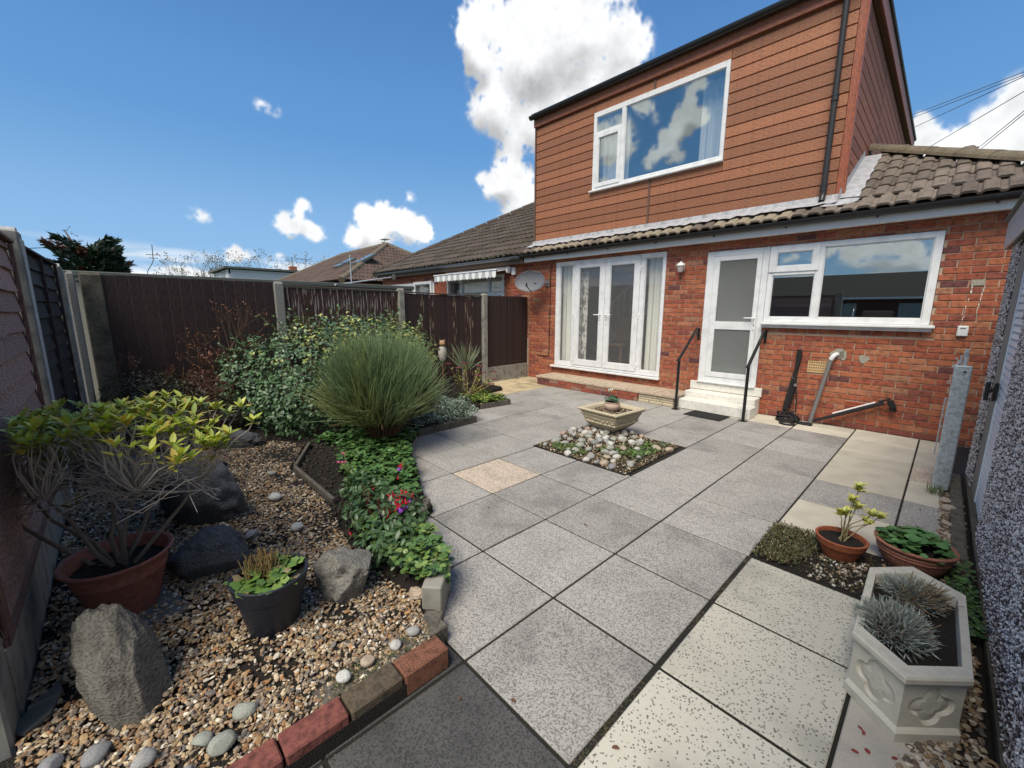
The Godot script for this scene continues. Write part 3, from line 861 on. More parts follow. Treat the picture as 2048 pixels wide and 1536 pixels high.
func house() -> void:
	hs = thing("brick_house", "red brick semi with a timber clad upper storey, white glazed doors and black gutters", "house")
	var holes := [Rect2(-5.82, 0.355, 2.43, 2.163), Rect2(-2.716, 0.39, 0.87, 2.052), Rect2(-1.85, 1.30, 1.742, 1.142)]
	var ub := MB.new()
	ub.box(Vector3.ZERO, Vector3(0.215, 0.065, 0.06), 0.0035)
	unit_brick = ub.mesh()
	var wall := Node3D.new()
	wall.name = "wall"
	hs.add_child(wall)
	var core := [Rect2(-6.62, -0.2, 7.48, 2.83)]
	for h in holes: core = minus(core, h)
	var mb := MB.new()
	for r: Rect2 in core:
		mb.box(Vector3(r.get_center().x, r.get_center().y, -0.1275), Vector3(r.size.x, r.size.y, 0.237))
	pb("mortar", mb, M.mortar, wall)
	var vents := [Rect2(-1.235, 0.695, 0.23, 0.165), Rect2(-0.77, 0.295, 0.215, 0.065)]
	var soldier := Rect2(-1.85, 1.222, 1.80, 0.074)
	var faces := coursed(-6.61, 0.85, 0.0, 2.625, holes + vents + [soldier])
	var x := -1.845
	while x < -0.06:                       # the row of headers under the kitchen sill
		faces.append(Rect2(x, 1.228, 0.1025, 0.066)); x += 0.1125
	var eye := Vector2(0, 1.534)
	faces.sort_custom(func(a, b): return a.get_center().distance_squared_to(eye) < b.get_center().distance_squared_to(eye))
	var behind := [Rect2(0.37, -0.2, 1.0, 2.32)]
	var shown := 0
	var xs := []
	var cs := []
	for r: Rect2 in faces:
		var c := r.get_center()
		var t := Transform3D(Basis().scaled_local(Vector3(r.size.x / 0.215, r.size.y / 0.065, 1.0)), Vector3(c.x, c.y, -0.03 + rf(-0.0022, 0.0022)))
		var kind := brick_material()
		if c.y < 0.10 and c.x > -1.6: kind = -1  # lowest bricks right of the steps take a darker brick colour
		if shown < 300 and not behind[0].has_point(c):
			shown += 1
			part("brick", unit_brick, M.brick_dark if kind < 0 else M["brick_%d" % kind], wall, t)
		else:
			xs.append(t)
			var k := rf(0.88, 1.12)
			var cc: Color = (M["brick_%d" % maxi(kind, 0)].albedo_color as Color).srgb_to_linear()
			cs.append(Color(cc.r * k, cc.g * k, cc.b * k))
	var bm := stain(mat("brick_mixed", Color(1, 1, 1), 0.88, T.mottle, Vector3(5, 9, 5), 0.35, T.grain), T.blotch, 2.6)
	bm.vertex_color_use_as_albedo = true
	many("far_bricks", unit_brick, bm, xs, cs, wall)
	# lintel bricks' missing pieces, patches of cement and lime runs
	for q in [[Vector2(-0.92, 0.975), 0.075, 0.065], [Vector2(-0.87, 0.955), 0.05, 0.06], [Vector2(-0.648, 0.925), 0.052, 0.05]]:
		var b := MB.new()
		var pts := []
		for k in 22:
			var a := TAU * k / 22.0
			var s := 1.0 + 0.16 * sin(a * 3.0 + q[0].x * 9.0) + rf(-0.06, 0.06)
			pts.append(Vector3(q[0].x + cos(a) * q[1] * s, q[0].y + sin(a) * q[2] * s, -0.004))
		b.prism(pts, Vector3(0, 0, 0.0085))
		pb("cement_patch", b, M.cement_patch, hs)
	bx("cement_patch", Vector3(0.155, 1.812, -0.01), Vector3(0.262, 1.878, 0.0045), M.cement_patch, hs)
	for q in [[0.172, 1.80, 1.44, 0.017], [0.262, 1.80, 1.50, 0.011]]:
		var y: float = q[1]
		while y > q[2]:
			var l := rf(0.02, 0.06)
			if rng.randf() < 0.82:
				var b := MB.new()
				var w: float = q[3] * rf(0.3, 1.0) * (0.5 + 0.5 * (y - q[2]) / (q[1] - q[2]))
				b.prism([Vector3(-w * 0.6, 0, 0), Vector3(0, -l * 0.5, 0), Vector3(w * 0.5, 0.0, 0), Vector3(w * 0.3, l * 0.5, 0), Vector3(-w * 0.3, l * 0.55, 0)], Vector3(0, 0, 0.003))
				pb("lime_run", b, M.lime, hs, Transform3D(Basis(), Vector3(q[0] - (q[1] - y) * 0.07 + rf(-0.004, 0.004), y, 0.001)))
			y -= l
	# air bricks
	var ab := Node3D.new(); ab.name = "air_brick"; hs.add_child(ab)
	grille(ab, Rect2(-1.232, 0.698, 0.224, 0.158), 8, 4, M.airbrick_buff)
	var ab2 := Node3D.new(); ab2.name = "air_brick_001"; hs.add_child(ab2)
	grille(ab2, Rect2(-0.768, 0.297, 0.211, 0.061), 10, 3, M.airbrick_red)
	# rooms behind the glass
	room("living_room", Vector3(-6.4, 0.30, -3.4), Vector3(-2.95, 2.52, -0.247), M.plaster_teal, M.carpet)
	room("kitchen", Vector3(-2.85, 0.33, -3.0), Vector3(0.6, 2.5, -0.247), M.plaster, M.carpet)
	# roof: front slope, hip, ridge caps
	roof_front()

func grille(parent: Node3D, r: Rect2, nx: int, ny: int, m: Material) -> void:
	var z := 0.004
	var b := MB.new()
	var e := 0.012
	var px := (r.size.x - 2 * e) / (nx * 1.6 - 0.6)
	var py := (r.size.y - 2 * e) / (ny * 1.6 - 0.6)
	b.box(Vector3(r.get_center().x, r.position.y + e * 0.5, z - 0.02), Vector3(r.size.x, e, 0.04))
	b.box(Vector3(r.get_center().x, r.end.y - e * 0.5, z - 0.02), Vector3(r.size.x, e, 0.04))
	for s in [r.position.x + e * 0.5, r.end.x - e * 0.5]: b.box(Vector3(s, r.get_center().y, z - 0.02), Vector3(e, r.size.y - 2 * e, 0.04))
	for i in nx - 1: b.box(Vector3(r.position.x + e + px * (i * 1.6 + 1.3), r.get_center().y, z - 0.022), Vector3(px * 0.6, r.size.y - 2 * e, 0.04))
	for i in ny - 1: b.box(Vector3(r.get_center().x, r.position.y + e + py * (i * 1.6 + 1.3), z - 0.0245), Vector3(r.size.x - 2 * e, py * 0.6, 0.04))
	pb("grid", b, m, parent)
	box("opening", Vector3(r.get_center().x, r.get_center().y, -0.046), Vector3(r.size.x - 0.01, r.size.y - 0.01, 0.01), M.hole, parent, 0.0)

func room(nm: String, lo: Vector3, hi: Vector3, wallm: Material, floorm: Material) -> void:
	var b := MB.new()
	var t := 0.08
	var c := (lo + hi) * 0.5
	var s := hi - lo
	b.box(Vector3(c.x, hi.y + t * 0.5, c.z), Vector3(s.x + 2 * t, t, s.z))
	b.box(Vector3(c.x, c.y, lo.z - t * 0.5), Vector3(s.x + 2 * t, s.y + 2 * t, t))
	b.box(Vector3(lo.x - t * 0.5, c.y, c.z), Vector3(t, s.y, s.z))
	b.box(Vector3(hi.x + t * 0.5, c.y, c.z), Vector3(t, s.y, s.z))
	var o := pb(nm, b, wallm, hs)
	box("floor", Vector3(c.x, lo.y - t * 0.5, c.z), Vector3(s.x + 2 * t, t, s.z), floorm, o, 0.0)

const PITCH := 0.5149   # 29.5 degrees
func on_roof(x: float, s: float, lift := 0.0) -> Vector3:   # s metres up the front slope from the eaves
	return Vector3(x, 2.715 + s * sin(PITCH) + lift * cos(PITCH), 0.27 - s * cos(PITCH) + lift * sin(PITCH))
func tile_mesh(w: float, l: float, th := 0.014) -> ArrayMesh:   # double roll interlocking tile, lower edge at the origin, running up +y, face +z
	var prof := []
	for q in [[0.0, 0.0], [0.012, 0.020], [0.028, 0.027], [0.105, 0.027], [0.122, 0.018], [0.135, 0.0], [0.178, 0.0], [0.19, 0.020], [0.206, 0.027], [0.28, 0.027], [0.297, 0.018], [0.310, 0.0], [0.333, 0.0]]:
		prof.append(Vector2(q[0] * w / 0.335, q[1]))
	var b := MB.new()
	for i in prof.size() - 1:
		var a: Vector2 = prof[i]
		var d: Vector2 = prof[i + 1]
		var nn := Vector3(-(d.y - a.y), 0, d.x - a.x).normalized()
		b.poly([Vector3(a.x, 0, a.y + th), Vector3(d.x, 0, d.y + th), Vector3(d.x, l, d.y), Vector3(a.x, l, a.y)], nn)
		b.poly([Vector3(a.x, 0, a.y - 0.004), Vector3(d.x, 0, d.y - 0.004), Vector3(d.x, 0, d.y + th), Vector3(a.x, 0, a.y + th)], Vector3(0, -1, 0))
	for s in 2:
		var a: Vector2 = prof[prof.size() - 1] if s else prof[0]
		b.poly([Vector3(a.x, 0, a.y - 0.006), Vector3(a.x, 0, a.y + th), Vector3(a.x, l, a.y), Vector3(a.x, l, a.y - 0.006)], Vector3(1 if s else -1, 0, 0))
	return b.mesh()
func roof_frame(x: float, s: float, lift := 0.02) -> Transform3D:
	var up := Vector3(0, sin(PITCH), -cos(PITCH))
	var out := Vector3(0, cos(PITCH), sin(PITCH))
	return Transform3D(Basis(Vector3.RIGHT, up, out), on_roof(x, s, lift))

func roof_front() -> void:
	var roof := Node3D.new()
	roof.name = "roof"
	hs.add_child(roof)
	var deck := MB.new()     # boarding under the tiles: front slope right of the loft box, and its strip below
	deck.prism([on_roof(-6.62, 0.02), on_roof(1.0, 0.02), on_roof(-0.90, 2.05), on_roof(-1.13, 2.05), on_roof(-1.13, 0.42), on_roof(-6.62, 0.42)], Vector3(0, -0.03, 0))
	pb("decking", deck, M.wood_dark, roof)
	var tm := tile_mesh(0.335, 0.40, 0.022)
	for row in 7:
		var s := row * 0.335
		var xr: float = 1.02 - s * cos(PITCH) - 0.10
		var x: float = -6.60 if row == 0 else -0.98 - fmod(row * 0.1675, 0.335)
		while x < xr:
			if row == 0 or x > -1.36:
				var t := roof_frame(x, s - 0.01 + rf(-0.006, 0.006), 0.018 + rf(-0.002, 0.003))
				t.basis = t.basis * Basis(Vector3(0, 0, 1), rf(-0.008, 0.008))
				var m: Material = M["tile_%d" % (rng.randi() % 4)]
				if row == 0 and x < -1.6 and rng.randf() < 0.75: m = M.tile_pale
				part("roof_tile", tm, m, roof, t)
			x += 0.335
	# the hip facing the garage, seen only as an edge
	var hip := MB.new()
	hip.prism([Vector3(1.05, 2.70, 0.27), Vector3(1.05, 2.70, -7.5), Vector3(-2.6, 4.78, -3.5)], Vector3(0, -0.03, 0))
	pb("hip_slope", hip, M.tile_far, roof)
	var a := Vector3(1.06, 2.735, 0.28)
	var d := Vector3(-1, tan(PITCH), -1).normalized()
	for k in 8:
		var b := MB.new()
		var prev := []
		var side := d.cross(Vector3.UP).normalized()
		var upn := side.cross(d).normalized()
		for e in 2:
			var ring := []
			for j in 9:
				var w := PI * (j / 8.0)
				ring.append((side * cos(w) * 0.125 + upn * (sin(w) * 0.085 - 0.01)) * (1.0 if e else 1.08) + d * (0.46 * e))
			if e:
				for j in 8: b.face([prev[j], prev[j + 1], ring[j + 1], ring[j]], d * 0.23 - upn * 0.2)
			prev = ring
			if e == 0:
				for j in range(1, 8): b.face([ring[0], ring[j], ring[j + 1]], d * 0.2)
		pb("hip_tile", b, M.ridge, roof, Transform3D(Basis(), a + d * (0.44 * k) + upn * 0.03))
	# lead flashing at the foot of the loft box: an upstand and a dressed apron, in lengths
	var x := -6.60
	while x < -1.2:
		var w := minf(rf(0.85, 1.2), -1.13 - x)
		var b := MB.new()
		var n := 14
		var top := []
		var mid := []
		var low := []
		for i in n + 1:
			var xx := x + w * i / n
			top.append(Vector3(xx, 3.035, -0.095 + rf(-0.003, 0.003)))
			mid.append(Vector3(xx, 2.975 + rf(-0.004, 0.004), -0.085 + rf(-0.006, 0.006)))
			low.append(on_roof(xx, 0.19 + 0.018 * sin(xx * TAU / 0.335) + rf(-0.012, 0.012), 0.084 + 0.008 * sin(xx * TAU / 0.1675)))
		for i in n:
			b.face([top[i], top[i + 1], mid[i + 1], mid[i]], Vector3(x, 2.5, -1))
			b.face([mid[i], mid[i + 1], low[i + 1], low[i]], Vector3(x, 2.5, -0.3))
		pb("lead_flashing", b, M.lead, roof)
		x += w
	var fb := MB.new()     # and up the flank
	var n := 16
	for i in n:
		var s0 := 0.32 + i * 0.108
		var s1 := s0 + 0.108
		var p := []
		for s in [s0, s1]: p.append([on_roof(-1.13, s, 0.17), on_roof(-1.127, s, 0.088), on_roof(-0.93 + 0.012 * sin(s * 21), s, 0.080 + 0.006 * sin(s * 17))])
		for j in 2: fb.face([p[0][j], p[1][j], p[1][j + 1], p[0][j + 1]], Vector3(-1.4, 2.0, -1))
	pb("lead_flashing", fb, M.lead, roof)
	var corner := stone(2, 77, 0.2, 1, Vector3(0.20, 0.02, 0.13))
	pb("lead_flashing", corner, M.lead, roof, Transform3D(Basis(Vector3(1, 0, 0), PITCH), on_roof(-1.12, 0.27, 0.055)))
	# fascia, soffit, gutter with its brackets and unions
	bx("fascia_board", Vector3(-6.60, 2.565, 0.16), Vector3(1.02, 2.715, 0.18), M.white_paint, hs)
	bx("soffit", Vector3(-6.60, 2.578, 0.0), Vector3(1.02, 2.59, 0.158), M.white_paint, hs, 0.0)
	var gut := gutter(-6.64, 1.03, 0.24, 2.70, 0.056, M.black_plastic)
	pb("gutter", gut, M.black_plastic, hs)
	var gx := -6.3
	while gx < 0.9:
		var b := MB.new()
		b.lathe([Vector2(0.0, 0), Vector2(0.061, 0), Vector2(0.061, 0.045), Vector2(0.0, 0.045)], 20)
		var cut := MB.new()
		for ii in range(0, 1): cut = b
		var br := MB.new()
		for j in 12:
			var w0 := PI + PI * j / 12.0
			var w1 := PI + PI * (j + 1) / 12.0
			var q := []
			for ww in [w0, w1]: q.append(Vector3(0, sin(ww), -cos(ww)) * 0.0605)
			br.face([q[0], q[1], q[1] + Vector3(0.04, 0, 0), q[0] + Vector3(0.04, 0, 0)], Vector3(0.02, 0, 0))
			br.face([q[0], q[1], q[1] * 0.9, q[0] * 0.9], Vector3(0.02, 0, 0))
			br.face([q[0] + Vector3(0.04, 0, 0), q[1] + Vector3(0.04, 0, 0), q[1] * 0.9 + Vector3(0.04, 0, 0), q[0] * 0.9 + Vector3(0.04, 0, 0)], Vector3(0.02, 0, 0))
		br.box(Vector3(0.02, -0.066, -0.01), Vector3(0.02, 0.02, 0.03), 0.002)
		pb("gutter_bracket", br, M.black_plastic, hs, Transform3D(Basis(), Vector3(gx, 2.70, 0.24)))
		gx += 0.93

func gutter(x0: float, x1: float, z: float, y: float, r: float, _m: Material) -> MB:
	var b := MB.new()
	var n := 14
	for j in n:
		var w0 := PI + PI * j / n
		var w1 := PI + PI * (j + 1) / n
		for k in 2:
			var rr := r if k == 0 else r - 0.004
			var p0 := Vector3(0, y + sin(w0) * rr, z - cos(w0) * rr)
			var p1 := Vector3(0, y + sin(w1) * rr, z - cos(w1) * rr)
			var n0 := Vector3(0, sin(w0), -cos(w0)) * (1.0 if k == 0 else -1.0)
			var n1 := Vector3(0, sin(w1), -cos(w1)) * (1.0 if k == 0 else -1.0)
			var s := b.v.size()
			for e in [x0, x1]:
				b.vert(p0 + Vector3(e, 0, 0), n0); b.vert(p1 + Vector3(e, 0, 0), n1)
			b.tri(s, s + 1, s + 2); b.tri(s + 1, s + 3, s + 2)
	for s in [-1.0, 1.0]:
		b.box(Vector3((x0 + x1) * 0.5, y + 0.002, z + s * (r - 0.001)), Vector3(x1 - x0, 0.012, 0.010), 0.003)
	for e in [x0, x1]:
		var pts := []
		for j in 13: pts.append(Vector3(e, y + sin(PI + PI * j / 12.0) * r, z - cos(PI + PI * j / 12.0) * r))
		b.prism(pts, Vector3(0.004, 0, 0))
	return b

# ---------------------------------------------------------------- glazing
func ring(nm: String, r: Rect2, w: Array, z: float, depth: float, m: Material, parent: Node, inner := 0.010) -> MeshInstance3D:   # frame: w = left, bottom, right, top widths; front face at z
	var b := MB.new()
	var lo := r.position
	var hi := r.end
	var zc := z - depth * 0.5
	b.box(Vector3(lo.x + w[0] * 0.5, r.get_center().y, zc), Vector3(w[0], r.size.y, depth), 0.004)
	b.box(Vector3(hi.x - w[2] * 0.5, r.get_center().y, zc), Vector3(w[2], r.size.y, depth), 0.004)
	var mx = (lo.x + w[0] + hi.x - w[2]) * 0.5
	var ml: float = r.size.x - w[0] - w[2]
	b.box(Vector3(mx, lo.y + w[1] * 0.5, zc - 0.0005), Vector3(ml, w[1], depth), 0.004)
	b.box(Vector3(mx, hi.y - w[3] * 0.5, zc - 0.0005), Vector3(ml, w[3], depth), 0.004)
	if inner > 0.0:      # glazing bead set back inside the ring
		var q := Rect2(lo.x + w[0], lo.y + w[1], ml, r.size.y - w[1] - w[3])
		var zb := z - 0.012 - 0.01
		b.box(Vector3(q.position.x + inner * 0.5, q.get_center().y, zb), Vector3(inner, q.size.y, 0.02), 0.003)
		b.box(Vector3(q.end.x - inner * 0.5, q.get_center().y, zb), Vector3(inner, q.size.y, 0.02), 0.003)
		b.box(Vector3(q.get_center().x, q.position.y + inner * 0.5, zb - 0.0005), Vector3(q.size.x - 2 * inner, inner, 0.02), 0.003)
		b.box(Vector3(q.get_center().x, q.end.y - inner * 0.5, zb - 0.0005), Vector3(q.size.x - 2 * inner, inner, 0.02), 0.003)
	return pb(nm, b, m, parent)
func pane(x0: float, y0: float, x1: float, y1: float, z: float, parent: Node, m: Material = null) -> void:
	var b := MB.new()
	b.poly([Vector3(x0, y0, z), Vector3(x1, y0, z), Vector3(x1, y1, z), Vector3(x0, y1, z)], Vector3(0, 0, 1))
	pb("pane", b, m if m else M.glass, parent)
	if true:
		var b2 := MB.new()
		b2.poly([Vector3(x0, y0, z - 0.02), Vector3(x1, y0, z - 0.02), Vector3(x1, y1, z - 0.02), Vector3(x0, y1, z - 0.02)], Vector3(0, 0, 1))
		pb("pane", b2, M.glass_coated if m == M.glass_coated else M.glass, parent)
func lever(x: float, y: float, z: float, dir: float, parent: Node) -> void:
	var h := MB.new()
	h.box(Vector3(x, y - 0.06, z + 0.005), Vector3(0.03, 0.235, 0.012), 0.005)
	h.tube([Vector3(x, y, z), Vector3(x, y, z + 0.045), Vector3(x + dir * 0.012, y, z + 0.052), Vector3(x + dir * 0.13, y, z + 0.05)], [0.011, 0.011, 0.010, 0.008], 8)
	var o := pb("handle", h, M.hardware, parent)
	box("keyhole", Vector3(x, y - 0.105, z + 0.0115), Vector3(0.010, 0.028, 0.003), M.black_plastic, o, 0.0)
func hinge(x: float, y: float, z: float, parent: Node) -> void:
	var h := MB.new()
	h.tube([Vector3(x, y - 0.05, z + 0.008), Vector3(x, y + 0.05, z + 0.008)], 0.011, 10)
	h.box(Vector3(x + 0.02, y + 0.02, z + 0.002), Vector3(0.05, 0.045, 0.008), 0.002)
	pb("hinge", h, M.hardware, parent)

func windows_and_doors() -> void:
	# french doors with side lights
	var f := Node3D.new(); f.name = "french_door"; hs.add_child(f)
	var o := MB.new()
	var zf := 0.006
	for q in [[-5.818, 0.362, -5.708, 2.515], [-5.383, 0.447, -5.322, 2.44], [-3.862, 0.447, -3.777, 2.44], [-3.453, 0.362, -3.394, 2.515]]:
		o.box(Vector3((q[0] + q[2]) * 0.5, (q[1] + q[3]) * 0.5, zf - 0.035), Vector3(q[2] - q[0], q[3] - q[1], 0.07), 0.004)
	for q in [[-5.708, 0.362, -5.322, 0.447], [-5.708, 2.44, -5.322, 2.515], [-3.862, 0.362, -3.453, 0.447], [-3.862, 2.44, -3.453, 2.515], [-5.322, 0.362, -3.862, 0.408], [-5.322, 2.492, -3.862, 2.515]]:
		o.box(Vector3((q[0] + q[2]) * 0.5, (q[1] + q[3]) * 0.5, zf - 0.0355), Vector3(q[2] - q[0], q[3] - q[1], 0.07), 0.003)
	pb("frame", o, M.upvc, f)
	ring("bead", Rect2(-5.708, 0.447, 0.325, 1.993), [0.012, 0.012, 0.012, 0.012], -0.012, 0.02, M.upvc, f, 0.0)
	ring("bead", Rect2(-3.777, 0.447, 0.324, 1.993), [0.012, 0.012, 0.012, 0.012], -0.012, 0.02, M.upvc, f, 0.0)
	pane(-5.70, 0.45, -5.39, 2.435, -0.024, f)
	pane(-3.77, 0.45, -3.46, 2.435, -0.024, f)
	ring("leaf", Rect2(-5.320, 0.412, 0.731, 2.078), [0.118, 0.112, 0.124, 0.125], 0.018, 0.06, M.upvc, f)
	ring("leaf", Rect2(-4.583, 0.412, 0.719, 2.078), [0.105, 0.115, 0.115, 0.125], 0.018, 0.06, M.upvc, f)
	pane(-5.20, 0.526, -4.715, 2.363, -0.012, f)
	pane(-4.476, 0.529, -3.98, 2.363, -0.012, f)
	lever(-4.665, 1.447, 0.018, -1, f)
	lever(-4.535, 1.447, 0.018, 1, f)
	for y in [2.27, 1.44, 0.52]:
		hinge(-5.338, y, 0.008, f)
		hinge(-3.86, y, 0.008, f)
	var s := MB.new()
	s.box(Vector3(-4.63, 0.335, 0.01), Vector3(2.525, 0.04, 0.12), 0.006)
	pb("sill", s, M.upvc, f)
	# back door
	var d := Node3D.new(); d.name = "back_door"; hs.add_child(d)
	ring("frame", Rect2(-2.712, 0.40, 0.862, 2.036), [0.108, 0.08, 0.082, 0.08], 0.006, 0.07, M.upvc, d, 0.0)
	var lf := MB.new()
	for q in [[-2.602, 0.482, -2.516, 2.354], [-1.998, 0.482, -1.934, 2.354], [-2.516, 0.482, -1.998, 0.562], [-2.516, 1.243, -1.998, 1.365], [-2.516, 2.286, -1.998, 2.354]]:
		lf.box(Vector3((q[0] + q[2]) * 0.5, (q[1] + q[3]) * 0.5, -0.016), Vector3(q[2] - q[0], q[3] - q[1], 0.06), 0.004)
	pb("leaf", lf, M.upvc, d)
	pane(-2.52, 1.36, -1.993, 2.29, -0.004, d, M.glass_obscure)
	pane(-2.52, 0.558, -1.993, 1.247, -0.004, d, M.glass_obscure)
	lever(-1.958, 1.425, 0.014, -1, d)
	for y in [2.2, 1.42, 0.95]: box("hinge", Vector3(-2.607, y, 0.010), Vector3(0.012, 0.09, 0.014), M.upvc, d)
	box("threshold", Vector3(-2.28, 0.392, 0.03), Vector3(0.86, 0.02, 0.07), M.upvc, d)
	# kitchen window
	var k := Node3D.new(); k.name = "kitchen_window"; hs.add_child(k)
	var kf := MB.new()
	for q in [[-1.846, 1.372, -1.788, 2.436], [-1.285, 1.442, -1.205, 2.366], [-0.186, 1.372, -0.112, 2.436], [-1.788, 1.372, -0.186, 1.442], [-1.788, 2.366, -0.186, 2.436], [-1.788, 2.028, -1.285, 2.085]]:
		kf.box(Vector3((q[0] + q[2]) * 0.5, (q[1] + q[3]) * 0.5, -0.03), Vector3(q[2] - q[0], q[3] - q[1], 0.07), 0.004)
	pb("frame", kf, M.upvc, k)
	ring("top_light", Rect2(-1.838, 2.072, 0.583, 0.35), [0.088, 0.078, 0.078, 0.085], 0.022, 0.06, M.upvc, k)
	for q in [[-1.788, 1.442, -1.285, 2.028], [-1.205, 1.442, -0.186, 2.366]]:
		ring("bead", Rect2(q[0], q[1], q[2] - q[0], q[3] - q[1]), [0.012, 0.012, 0.012, 0.012], -0.008, 0.02, M.upvc, k, 0.0)
		pane(q[0] + 0.004, q[1] + 0.004, q[2] - 0.004, q[3] - 0.004, -0.02, k, M.glass_coated)
	pane(-1.745, 2.155, -1.338, 2.332, -0.006, k, M.glass_coated)
	var ks := MB.new()
	ks.box(Vector3(-0.955, 1.352, 0.035), Vector3(1.79, 0.036, 0.15), 0.008)
	ks.box(Vector3(-0.965, 1.3135, 0.015), Vector3(1.77, 0.040, 0.09), 0.004)
	pb("sill", ks, M.upvc, k)
	# things seen inside
	curtain("cream curtain hanging behind the left side light of the french doors", -5.78, -5.36, 0.40, 2.46, -0.20, M.curtain)
	curtain("cream curtain hanging behind the right side light of the french doors", -3.80, -3.38, 0.40, 2.46, -0.20, M.curtain)
	curtain("grey and white patterned curtain just inside the left french door", -5.33, -5.08, 0.42, 2.3, -0.16, M.curtain_pattern)
	var st := thing("staircase", "white balustered staircase seen through the right french door", "staircase")
	for i in 12:
		var x := -6.25 + i * 0.17
		var y := 0.62 + i * 0.135
		box("baluster", Vector3(x, y + 0.45, -2.35), Vector3(0.035, 0.78, 0.035), M.white_paint, st)
	var sb := MB.new()
	sb.box(Vector3.ZERO, Vector3(2.6, 0.2, 0.04), 0.004, Transform3D(Basis(Vector3(0, 0, 1), atan2(0.135, 0.17)), Vector3(-5.35, 1.27, -2.36)))
	sb.box(Vector3.ZERO, Vector3(2.6, 0.06, 0.07), 0.004, Transform3D(Basis(Vector3(0, 0, 1), atan2(0.135, 0.17)), Vector3(-5.35, 2.17, -2.35)))
	pb("string", sb, M.white_paint, st)
	var ch := thing("dining_chair", "brown wooden chair standing inside behind the right french door", "chair")
	box("seat", Vector3(-5.0, 0.78, -1.2), Vector3(0.44, 0.05, 0.42), M.stem_brown, ch, 0.01)
	for q in [[-5.2, -1.02], [-4.8, -1.02], [-5.2, -1.39], [-4.8, -1.39]]: box("leg", Vector3(q[0], 0.53, q[1]), Vector3(0.045, 0.45, 0.045), M.stem_brown, ch)
	box("backrest", Vector3(-5.0, 1.12, -1.40), Vector3(0.42, 0.55, 0.03), M.stem_brown, ch, 0.01)
	var tap := thing("kitchen_tap", "chrome swan neck tap behind the kitchen window", "tap")
	var tb := MB.new()
	tb.tube([Vector3(-0.86, 1.25, -0.3), Vector3(-0.86, 1.52, -0.3), Vector3(-0.86, 1.58, -0.33), Vector3(-0.86, 1.58, -0.42), Vector3(-0.86, 1.54, -0.45)], 0.014, 8)
	pb("spout", tb, M.steel, tap)
	var wt := box("worktop", Vector3(-1.0, 1.22, -0.55), Vector3(2.2, 0.06, 0.58), M.wood_dark)
	tag(wt, "dark worktop inside the kitchen window", "worktop")
	var ra := thing("dish_rack", "dark drainer standing on the worktop inside the kitchen window", "rack")
	box("tray", Vector3(-0.62, 1.40, -0.5), Vector3(0.32, 0.28, 0.2), M.dark_interior, ra, 0.02)

func curtain(label: String, x0: float, x1: float, y0: float, y1: float, z: float, m: Material) -> void:
	var b := MB.new()
	var n := int((x1 - x0) / 0.012)
	var prev := -1
	for i in n + 1:
		var x := x0 + (x1 - x0) * i / n
		var w := (x - x0) * TAU / 0.105
		var zz := z + 0.026 * sin(w + 0.7 * sin(w * 0.31)) + 0.01 * sin(w * 0.45)
		var dz := 0.026 * cos(w) * TAU / 0.105
		var nn := Vector3(-dz, 0, 1).normalized()
		var s := b.v.size()
		b.vert(Vector3(x, y0, zz), nn); b.vert(Vector3(x + 0.002 * sin(w), y1, z + (zz - z) * 0.7), nn)
		if prev >= 0:
			b.tri(prev, prev + 1, s); b.tri(prev + 1, s + 1, s)
		prev = s
	tag(pb("curtain", b, m), label, "curtain")

